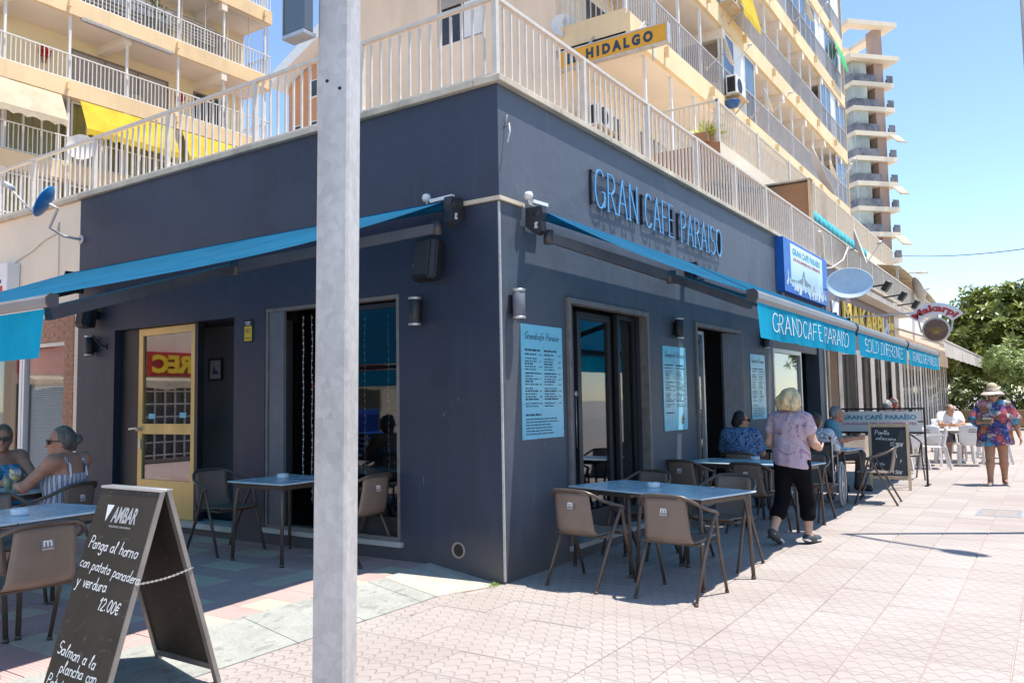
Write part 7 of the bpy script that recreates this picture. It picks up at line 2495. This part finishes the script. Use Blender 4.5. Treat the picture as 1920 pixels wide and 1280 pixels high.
# --- the woman in the striped sundress, back to us
J = pose(SIT, head=(0.0, 0.02, 1.125), el_l=(.10, .29, .77), wr_l=(.30, .16, .76), el_r=(.06, -.27, .76), wr_r=(.27, -.12, .74))
STR = pattern_mat('striped_sundress', [(0.0, (0.62, 0.63, 0.66)), (0.45, (0.09, 0.13, 0.26)), (0.62, (0.55, 0.57, 0.62)), (0.72, (0.12, 0.16, 0.30)), (0.92, (0.6, 0.6, 0.64))], 4.2, 'stripe')
def sundress(top):
    def fn(Gp, J, hp):
        pr = grow(Gp['torso'], 0.013)
        for s in 'lr': pr += grow(Gp['thigh_'+s], 0.03)
        return pr, [((0, 0, top), (0.05, 0, 1))], 0.003
    return fn
def straps(Gp, J, hp):
    c = J['chest']
    pr = []
    for sy in (-1, 1):
        pts = [c+V3(-0.118, sy*0.085, 0.0), c+V3(-0.10, sy*0.09, 0.10), c+V3(-0.03, sy*0.095, 0.172), c+V3(0.05, sy*0.09, 0.12)]
        for a, b in zip(pts[:-1], pts[1:]): pr.append(cap(a, b, 0.012, 0.012, 0.004))
    return pr, [], 0
def bun(Gp, J, hp):
    pr, cuts, w = hair_short(0.01, 0.008)(Gp, J, hp)
    return pr+[ell(hp(-0.13, 0, 0.015), (0.038, 0.045, 0.045), 0.01)], cuts, w
o, hp, _ = human('grey-haired woman in a blue striped sundress seated with her back to the camera', (-1.93, 3.24, TZ), R(110), J, SK_RED,
      [('sundress', sundress(0.855), STR), ('strap', straps, STR), ('hair', bun, hair_mat('grey_hair', (0.12, 0.112, 0.108))), ('sandal', sandals, M['brownplastic'])], h=0.009, fat=1.10, headdir=R(50))
eyes(o, hp, M['black'])
# --- the woman with sunglasses
J = pose(SIT, el_l=(.12, .24, .76), wr_l=(.30, .08, .78), el_r=(.06, -.26, .74), wr_r=(.30, -.12, .75))
TOPB = pattern_mat('blue_shoulder_top', [(0.3, (0.03, 0.13, 0.28)), (0.5, (0.10, 0.30, 0.48)), (0.7, (0.30, 0.46, 0.58))], 9)
o, hp, _ = human('woman with dark sunglasses and a blue off-shoulder top seated at the left picture edge', (-1.93, 4.30, TZ), R(265), J, SK_RED,
      [('top', sundress(0.905), TOPB), ('hair', hair_short(0.0, 0.008), hair_mat('light_brown_hair', (0.22, 0.13, 0.07))), ('sandal', sandals, M['brownplastic'])], h=0.010, fat=1.12, headdir=R(-20))
eyes(o, hp, M['black'])
# --- man in patterned blue shirt
J = scaled(pose(SIT), 1.04)
PBL = pattern_mat('blue_pattern_shirt', [(0.40, (0.01, 0.03, 0.11)), (0.47, (0.06, 0.16, 0.40)), (0.53, (0.30, 0.42, 0.58)), (0.60, (0.02, 0.05, 0.16))], 34, distort=0.6)
o, hp, _ = human('man with glasses in a blue patterned shirt seated with his back to the camera', (5.12, -0.34, 0), R(4), J, SK_TAN,
      [('shirt', shirt(0.75, 0.02), PBL), ('trousers', trousers(1.0), pbr('dark_trousers', (0.03, 0.035, 0.05), 0.85)), ('hair', hair_short(0.01, 0.004), hair_mat('dark_hair', (0.014, 0.012, 0.011))), ('shoe', shoes, M['black'])], h=0.0105, sex='m', fat=1.16, headdir=R(-52))
eyes(o, hp, M['black'])
# --- old man in the striped shirt
J = pose(SIT, chest=(0.02, 0, .85), neck=(.06, 0, 1.0), head=(.11, 0, 1.115), sh_l=(.02, .18, .965), sh_r=(.02, -.18, .965), el_l=(.14, .23, .74), wr_l=(.36, .12, .76), el_r=(.14, -.23, .74), wr_r=(.38, -.12, .77))
STS = pattern_mat('teal_striped_shirt', [(0.0, (0.10, 0.28, 0.36)), (0.5, (0.30, 0.45, 0.50)), (0.7, (0.06, 0.18, 0.26))], 9, 'stripe')
o, hp, _ = human('grey-haired old man in a teal striped shirt seated in profile beside the banner', (8.12, -0.80, 0), R(-78), scaled(J, 1.07), SK_RED,
      [('shirt', shirt(0.7, 0.016), STS), ('trousers', trousers(1.0), pbr('grey_trousers', (0.06, 0.06, 0.065), 0.85)), ('hair', hair_short(0.0, 0.002, 0.02), hair_mat('grey_hair_old', (0.30, 0.29, 0.28))), ('shoe', shoes, M['black'])], h=0.0105, sex='m', fat=1.08)
eyes(o, hp)
# --- the person in the wheelchair
J = pose(SIT, el_l=(.0, .27, .73), wr_l=(.22, .25, .70), el_r=(.0, -.27, .73), wr_r=(.22, -.25, .70))
WPT = pattern_mat('white_print_shirt', [(0.44, (0.62, 0.63, 0.68)), (0.50, (0.06, 0.07, 0.13)), (0.56, (0.60, 0.62, 0.68))], 9)
o, hp, _ = human('dark-haired person in a white printed shirt sitting in the wheelchair', (6.18, -1.05, 0.02), R(6), scaled(J, 0.98), SK_TAN,
      [('shirt', shirt(0.8, 0.018), WPT), ('trousers', trousers(0.5), pbr('dark_trousers2', (0.02, 0.02, 0.026), 0.85)), ('hair', hair_short(0.01, 0.004), hair_mat('brown_dark_hair', (0.05, 0.03, 0.022))), ('shoe', shoes, pbr('shoe_tan', (0.16, 0.08, 0.05), 0.6))], h=0.0105, sex='m', headdir=R(-25))
# --- man in white at the white tables, two guests behind the banner
J = pose(SIT, chest=(0.0, 0, .85), neck=(.06, 0, .99), head=(.11, 0, 1.08), el_l=(.16, .22, .76), wr_l=(.36, .08, .76), el_r=(.16, -.22, .76), wr_r=(.36, -.08, .76))
o, hp, _ = human('man in a white t-shirt bending over a white table near the trees', (15.0, -1.86, 0), R(195), scaled(J, 1.05), SK_TAN,
      [('shirt', shirt(0.6, 0.016), M['white']), ('trousers', trousers(0.2), pbr('shorts', (0.10, 0.10, 0.12), 0.85)), ('hair', hair_short(0.0, 0.002), hair_mat('short_grey_hair', (0.20, 0.16, 0.13))), ('shoe', shoes, M['white'])], h=0.012, sex='m', fat=1.1, pitch=R(25), headdir=R(20))
for (x, y, a, lab, hm, cap_, sx) in ((11.9, -1.08, 10, 'grey-haired guest seated behind the banner, left of the one with the cap', hair_mat('white_hair', (0.34, 0.32, 0.30)), False, 'm'),
                            (12.85, -1.05, 0, 'red-haired guest with a pale cap seated behind the banner', hair_mat('red_hair', (0.34, 0.06, 0.03)), True, 'f')):
    pts = [('shirt', shirt(0.7, 0.016), pbr('guest_shirt'+sx, (0.25, 0.24, 0.26) if sx == 'm' else (0.35, 0.12, 0.12), 0.85)), ('trousers', trousers(1.0), M['black']), ('hair', hair_short(0.03, 0.006), hm), ('shoe', shoes, M['black'])]
    if cap_: pts.append(('cap', lambda Gp, J, hp: ([ell(hp(-0.01, 0, 0.05), (0.112, 0.092, 0.085), 0.02)], [(hp(0, 0, 0.035), hp(0, 0, -1)-hp(0, 0, 0))], 0), pbr('cap_tan', (0.40, 0.33, 0.24), 0.8)))
    human(lab, (x, y, 0), R(a), scaled(SIT, 1.13 if cap_ else 1.10), SK_RED, pts, h=0.013, sex=sx, headdir=R(-30))
    copy_tree(plastic0, (x-0.02, y, 0), R(a), 'white plastic chair with a guest behind the banner, '+('under the red-haired one' if cap_ else 'under the grey-haired one'))

# wheelchair
wc = empty('wheelchair', (6.12, -1.06, 0), R(6), 'black wheelchair with silver wheels drawn up to the third street row', 'wheelchair')
for sy in (-1, 1):
    y = sy*0.31
    W4 = Matrix.Translation((-0.08, y, 0.305)) @ Matrix.Rotation(R(90), 4, 'X')
    m = MB()
    n = 36
    V, Fq = [], []
    def torus(mb, Rr, r, W, n=36, q=8):
        V = [W @ Vector(((Rr+r*math.cos(2*math.pi*b/q))*math.cos(2*math.pi*a/n), (Rr+r*math.cos(2*math.pi*b/q))*math.sin(2*math.pi*a/n), r*math.sin(2*math.pi*b/q))) for a in range(n) for b in range(q)]
        F = [(a*q+b, ((a+1) % n)*q+b, ((a+1) % n)*q+(b+1) % q, a*q+(b+1) % q) for a in range(n) for b in range(q)]
        mb.smooth = True; mb.add(V, F); mb.smooth = False
    torus(m, 0.285, 0.018, W4); wh = m.build('wheel', pbr('tyre_grey', (0.36, 0.36, 0.35), 0.7), wc)
    m = MB(); torus(m, 0.262, 0.009, W4); torus(m, 0.25, 0.008, Matrix.Translation((0, sy*0.03, 0)) @ W4); m.build('rim', M['alu'], wh)
    m = MB()
    for i in range(16):
        a = 2*math.pi*i/16
        m.bar(W4 @ Vector((0.03*math.cos(a+.4), 0.03*math.sin(a+.4), 0)), W4 @ Vector((0.26*math.cos(a), 0.26*math.sin(a), 0)), 0.003)
    m.lathe([(0, -0.03), (0.03, -0.03), (0.03, 0.03), (0, 0.03)], 12, W4); m.build('spokes', M['alu'], wh)
    m = MB(); C4 = Matrix.Translation((0.36, sy*0.25, 0.085)) @ Matrix.Rotation(R(90), 4, 'X'); torus(m, 0.065, 0.02, C4, 20)
    m.lathe([(0, -0.012), (0.05, -0.012), (0.05, 0.012), (0, 0.012)], 12, C4); m.build('caster', M['rubber'], wc)
    m = MB(); m.tube([(-0.34, sy*0.22, 0.93), (-0.26, sy*0.22, 0.92), (-0.22, sy*0.22, 0.88), (-0.20, sy*0.22, 0.40), (-0.16, sy*0.22, 0.30), (0.30, sy*0.22, 0.26), (0.36, sy*0.25, 0.18)], 0.012, 8)
    m.tube([(-0.20, sy*0.23, 0.68), (0.10, sy*0.24, 0.69), (0.22, sy*0.24, 0.62), (0.24, sy*0.23, 0.46), (0.34, sy*0.22, 0.30), (0.46, sy*0.2, 0.12)], 0.012, 8); m.tube([(-0.20, sy*0.22, 0.46), (0.26, sy*0.22, 0.46)], 0.012, 8); m.build('side_frame', M['alu'], wc)
    m = MB(); m.tube([(-0.42, sy*0.22, 0.93), (-0.33, sy*0.22, 0.93)], 0.017, 8); m.build('push_handle', M['rubber'], wc)
    m = MB(); m.bevbox(-0.17, 0.14, sy*0.24-0.03, sy*0.24+0.03, 0.69, 0.72, 0.008); m.build('arm_rest', M['black'], wc)
    m = MB(); m.box(0.42, 0.58, sy*0.1-0.07, sy*0.1+0.07, 0.09, 0.10); m.build('foot_plate', M['black'], wc)
m = MB(); m.grid(lambda u, v: (-0.215-0.03*math.sin(math.pi*u), -0.21+0.42*u, 0.42+0.45*v), 8, 6, thick=0.008); m.build('back_sling', M['black'], wc)
m = MB(); m.box(-0.2, 0.24, -0.205, 0.205, 0.455, 0.475); m.build('seat', M['black'], wc)
m = MB(); m.bar((-0.12, -0.2, 0.28), (0.05, 0.2, 0.44), 0.02); m.bar((-0.12, 0.2, 0.28), (0.05, -0.2, 0.44), 0.02); m.build('cross_brace', M['alu'], wc)

# drinks and small things on the tables
def wine(x, y, z, label):
    o = empty('wine_glass', (x, y, z), 0, label, 'wine glass')
    m = MB(); m.lathe([(0.0, 0.003), (0.034, 0.002), (0.035, 0.0), (0.034, 0.004), (0.006, 0.008), (0.004, 0.05), (0.004, 0.085), (0.012, 0.095), (0.034, 0.12), (0.042, 0.15), (0.041, 0.18), (0.034, 0.21), (0.033, 0.21), (0.040, 0.18), (0.041, 0.15), (0.033, 0.121), (0.0, 0.098)], 24); m.build('bowl', M['glasswine'], o)
    m = MB(); m.lathe([(0.0, 0.0985), (0.031, 0.122), (0.038, 0.143), (0.0, 0.143)], 20); m.build('wine', M['wine'], o)
wine(-2.24, 3.38, 0.72+TZ, 'glass of white wine in front of the seated women')
jg = empty('tumbler', (-2.18, 3.62, 0.72+TZ), 0, 'tall drink with a lemon slice between the two women', 'drink')
m = MB(); m.lathe([(0, 0.004), (0.03, 0.004), (0.036, 0.15), (0.034, 0.15), (0.028, 0.008), (0, 0.008)], 18); m.build('glass', M['glasswine'], jg)
m = MB(); m.lathe([(0, 0.009), (0.027, 0.009), (0.032, 0.11), (0, 0.11)], 16); m.build('drink', pbr('lemonade', (0.42, 0.45, 0.20), 0.15), jg)
m = MB(); m.lathe([(0, -0.003), (0.028, -0.003), (0.028, 0.003), (0, 0.003)], 14, Matrix.Translation((0.02, -0.02, 0.155)) @ Matrix.Rotation(R(70), 4, 'Y')); m.build('lemon_slice', M['yellow'], jg)
nk_ = MB(); nk_.grid(lambda u, v: (-2.52+0.22*u, 3.36+0.2*v, 0.724+TZ+0.018*abs(math.sin(u*5+v*3))), 8, 8, thick=0.003)
tag(nk_.build('napkin', pbr('paper_white', (0.62, 0.66, 0.70), 0.9)), 'crumpled pale napkin on the table of the seated women', 'napkin')
mn = MB(); mn.bevbox(6.82, 7.02, -1.32, -1.02, 0.722, 0.734, 0.003)
tag(mn.build('menu_card', M['inkwhite']), 'white menu card lying on the table in front of the wheelchair', 'menu card')
nb = empty('napkin_box', (7.12, -0.95, 0.72), R(20), 'white napkin box on the table in front of the wheelchair', 'napkin holder')
MB().bevbox(-0.06, 0.06, -0.06, 0.06, 0, 0.07, 0.006).build('box', M['white'], nb)
# ------------------------------------------------------------------ trees and hedge at the end of the street
def leaf_mats(name, c):
    k = NT(name)
    t = k.t
    a = k.noise(1.4, 3)
    b = k.noise(11, 2)
    f = k.math('ADD', k.math('MULTIPLY', a.outputs['Fac'], 0.4), k.math('MULTIPLY', b.outputs['Fac'], 0.6))
    col = k.ramp(f, [(0.32, tuple(x*0.45 for x in c)), (0.52, c), (0.68, tuple(min(1, x*1.9) for x in c))])
    k.color(col)
    k.b.inputs['Roughness'].default_value = 0.38
    k.b.inputs['Specular IOR Level'].default_value = 0.5
    tl = k.n('BsdfTranslucent'); k.l(col, tl.inputs['Color'])
    mx = k.n('MixShader'); mx.inputs[0].default_value = 0.25
    k.l(k.b.outputs[0], mx.inputs[1]); k.l(tl.outputs[0], mx.inputs[2])
    k.l(mx.outputs[0], t.nodes['Material Output'].inputs['Surface'])
    return k.m
LEAF = leaf_mats('ficus_leaf', (0.19, 0.235, 0.045))
LEAF2 = leaf_mats('hedge_leaf', (0.26, 0.34, 0.10))
LEAF3 = leaf_mats('dark_leaf', (0.10, 0.14, 0.03))
BARK = pbr('bark', (0.17, 0.13, 0.10), 0.9, var=0.25, scale=6, bump=0.5, bscale=14)
def tree(name, loc, label, cat, lobes, nleaf, size, mat, trunk=None, seed=1, tuft=7, group=None):
    """trunk with limbs into every lobe; foliage as tufts of leaf blades spread through the lobes, thinner inside"""
    rr = random.Random(seed)
    o = empty(name, loc, 0, label, cat, group)
    m = MB()
    if trunk:
        th, tr = trunk
        m.tube([(0, 0, -0.02), (0.04, 0.03, th*0.5), (0, 0, th)], [tr*1.3, tr, tr*0.85], 9)
        for (c, r) in lobes:
            c = Vector(c)
            mid = Vector((0, 0, th))*0.5+c*0.5+Vector((rr.uniform(-.2, .2), rr.uniform(-.2, .2), 0))
            m.tube([(0, 0, th*0.9), mid, c], [tr*0.6, tr*0.4, tr*0.15], 6)
            for q in range(4):
                d = Vector((rr.gauss(0, 1), rr.gauss(0, 1), rr.gauss(0, .7))).normalized()
                m.tube([c*0.7+mid*0.3, c+Vector((d.x*r[0], d.y*r[1], d.z*r[2]))*0.75], [tr*0.2, tr*0.05], 5)
        m.build('trunk', BARK, o)
    V, F = [], []
    tot = sum(r[0]*r[1]+r[1]*r[2]+r[0]*r[2] for c, r in lobes)
    for (c, r) in lobes:
        n = int(nleaf/tuft*(r[0]*r[1]+r[1]*r[2]+r[0]*r[2])/tot)
        for i in range(n):
            d = Vector((rr.gauss(0, 1), rr.gauss(0, 1), rr.gauss(0, 1))).normalized()
            rad = rr.random()**0.22*(1+0.16*math.sin(d.x*5+d.z*7+seed)+0.10*math.sin(d.y*11+d.z*5))
            if rr.random() < 0.04: rad *= 1.12
            p = Vector(c)+Vector((d.x*r[0], d.y*r[1], d.z*r[2]))*rad
            ax = (d+Vector((rr.gauss(0, .4), rr.gauss(0, .4), 0.5+rr.gauss(0, .3)))).normalized()
            e1 = ax.orthogonal().normalized(); e2 = ax.cross(e1)
            for j in range(tuft):
                a = 2*math.pi*(j+rr.random()*0.6)/tuft
                out = e1*math.cos(a)+e2*math.sin(a)
                dr = (out+ax*rr.uniform(0.0, 0.7)).normalized()
                L = size*rr.uniform(0.7, 1.25)
                sd = dr.cross(ax)
                if sd.length < 1e-3: continue
                sd = sd.normalized()*L*0.19
                b = len(V)
                V += [p, p+dr*L*0.5+sd, p+dr*L-ax*L*0.12, p+dr*L*0.5-sd]
                F += [(b, b+1, b+2, b+3)]
    me = bpy.data.meshes.new('crown')
    me.from_pydata([tuple(v) for v in V], [], F)
    me.materials.append(mat)
    me.update()
    link('crown', me, o)
    return o
GT = 'trees at the end of the street'
tree('ficus_tree', (41.5, -1.9, -0.1), 'large glossy-leaved tree filling the right picture edge at the end of the street', 'tree',
     [((0, 0.4, 5.1), (1.9, 2.2, 1.75)), ((0.3, -1.8, 5.2), (1.9, 2.2, 1.95)), ((-0.8, 1.3, 4.2), (1.6, 1.5, 1.5)), ((-1.2, -0.6, 3.6), (1.8, 2.3, 1.5)), ((-0.5, -3.8, 4.6), (2, 2.2, 2.2))],
     32000, 0.40, LEAF, (3.6, 0.22), 5, group=GT)
tree('ficus_tree', (47, 2.0, -0.1), 'dark tree behind the cream awnings, left of the large glossy tree', 'tree',
     [((0, 0, 4.0), (2.2, 2.4, 2.0)), ((0, -2.2, 3.2), (2.2, 2.2, 1.8)), ((0, 2, 3.2), (2, 2, 1.6))], 9000, 0.36, LEAF3, (2.6, 0.2), 6, group=GT)
tree('ficus_tree', (48, -7.5, -0.1), 'tree beyond the right picture edge with its crown just in view', 'tree',
     [((0, 0, 5.0), (2.5, 2.6, 2.4)), ((0, 1.8, 3.4), (2.2, 2.2, 1.8))], 7000, 0.38, LEAF, (3.0, 0.2), 7, group=GT)
tree('flowering_shrub', (33, -3.0, -0.1), 'light green shrub with twisted stems above the hat of the woman', 'shrub',
     [((0, 0.2, 2.55), (1.1, 1.1, 0.62)), ((0.2, -0.9, 2.35), (1.0, 1.0, 0.7)), ((-0.1, 0.9, 2.9), (0.8, 0.7, 0.5))], 5000, 0.22, LEAF2, (1.9, 0.07), 8)
tree('hedge', (38, 0.2, -0.1), 'low dark clipped hedge at the foot of the trees', 'hedge',
     [((0, -3.2, 1.0), (0.8, 1.7, 1.0)), ((0, -1.0, 1.1), (0.8, 1.6, 1.15)), ((0, 1.2, 1.1), (0.8, 1.6, 1.1)), ((0, 3.4, 1.1), (0.8, 1.6, 1.1)), ((0, -5.4, 0.9), (0.8, 1.7, 0.95))], 9000, 0.24, LEAF3, None, 9)
pl_ = MB(); pl_.box(34.6, 35.0, -7, 3.0, 0, 0.75)
tag(pl_.build('planter_wall', pbr('planter_ochre', (0.38, 0.27, 0.14), 0.9, var=0.15)), 'low ochre planter wall in front of the trees', 'wall')
# overhead cable, street lamps
cb = MB()
a, b = Vector((27.1, 0.6, 6.58)), Vector((17.5, -4.2, 4.98))
cb.tube([a.lerp(b, t/12)-Vector((0, 0, 0.12*math.sin(math.pi*t/12))) for t in range(13)], 0.012, 5)
tag(cb.build('overhead_cable', M['black']), 'thin overhead cable crossing the blue sky on the right', 'cable')
def street_lamp(loc, arm, hgt, label):
    o = empty('street_lamp', loc, 0, label, 'street lamp')
    m = MB(); m.tube([(0, 0, 0), (0, 0, hgt*0.6), (0, 0, hgt)], [0.07, 0.055, 0.045], 10); m.build('post', M['galv'], o)
    ar = Vector(arm)
    m = MB(); m.tube([(0, 0, hgt-0.03), ar*0.35+Vector((0, 0, hgt+0.12)), ar+Vector((0, 0, hgt+0.1))], 0.035, 8); m.build('arm', M['galv'], o)
    m = MB(); m.lathe([(0, 0.05), (0.08, 0.04), (0.12, 0), (0.08, -0.04), (0, -0.05)], 16, Matrix.Translation(ar+Vector((0, 0, hgt+0.08))) @ ar.to_track_quat('X', 'Z').to_matrix().to_4x4() @ Matrix.Scale(2.0, 4, (1, 0, 0))); m.build('lamp_head', M['alu'], o)
street_lamp((31.3, 1.4, 4.28), (0.1, -1.0, 0), 2.1, 'small lamp on a curved arm above the far roof edge')
p_ = CAM_POS+(F_+R_*0.637+U_*0.35)*9.0
street_lamp((p_.x, p_.y, 0.0), (-0.6, -1.2, 0), 7.5, 'grey lamp post just cut by the upper right picture edge')
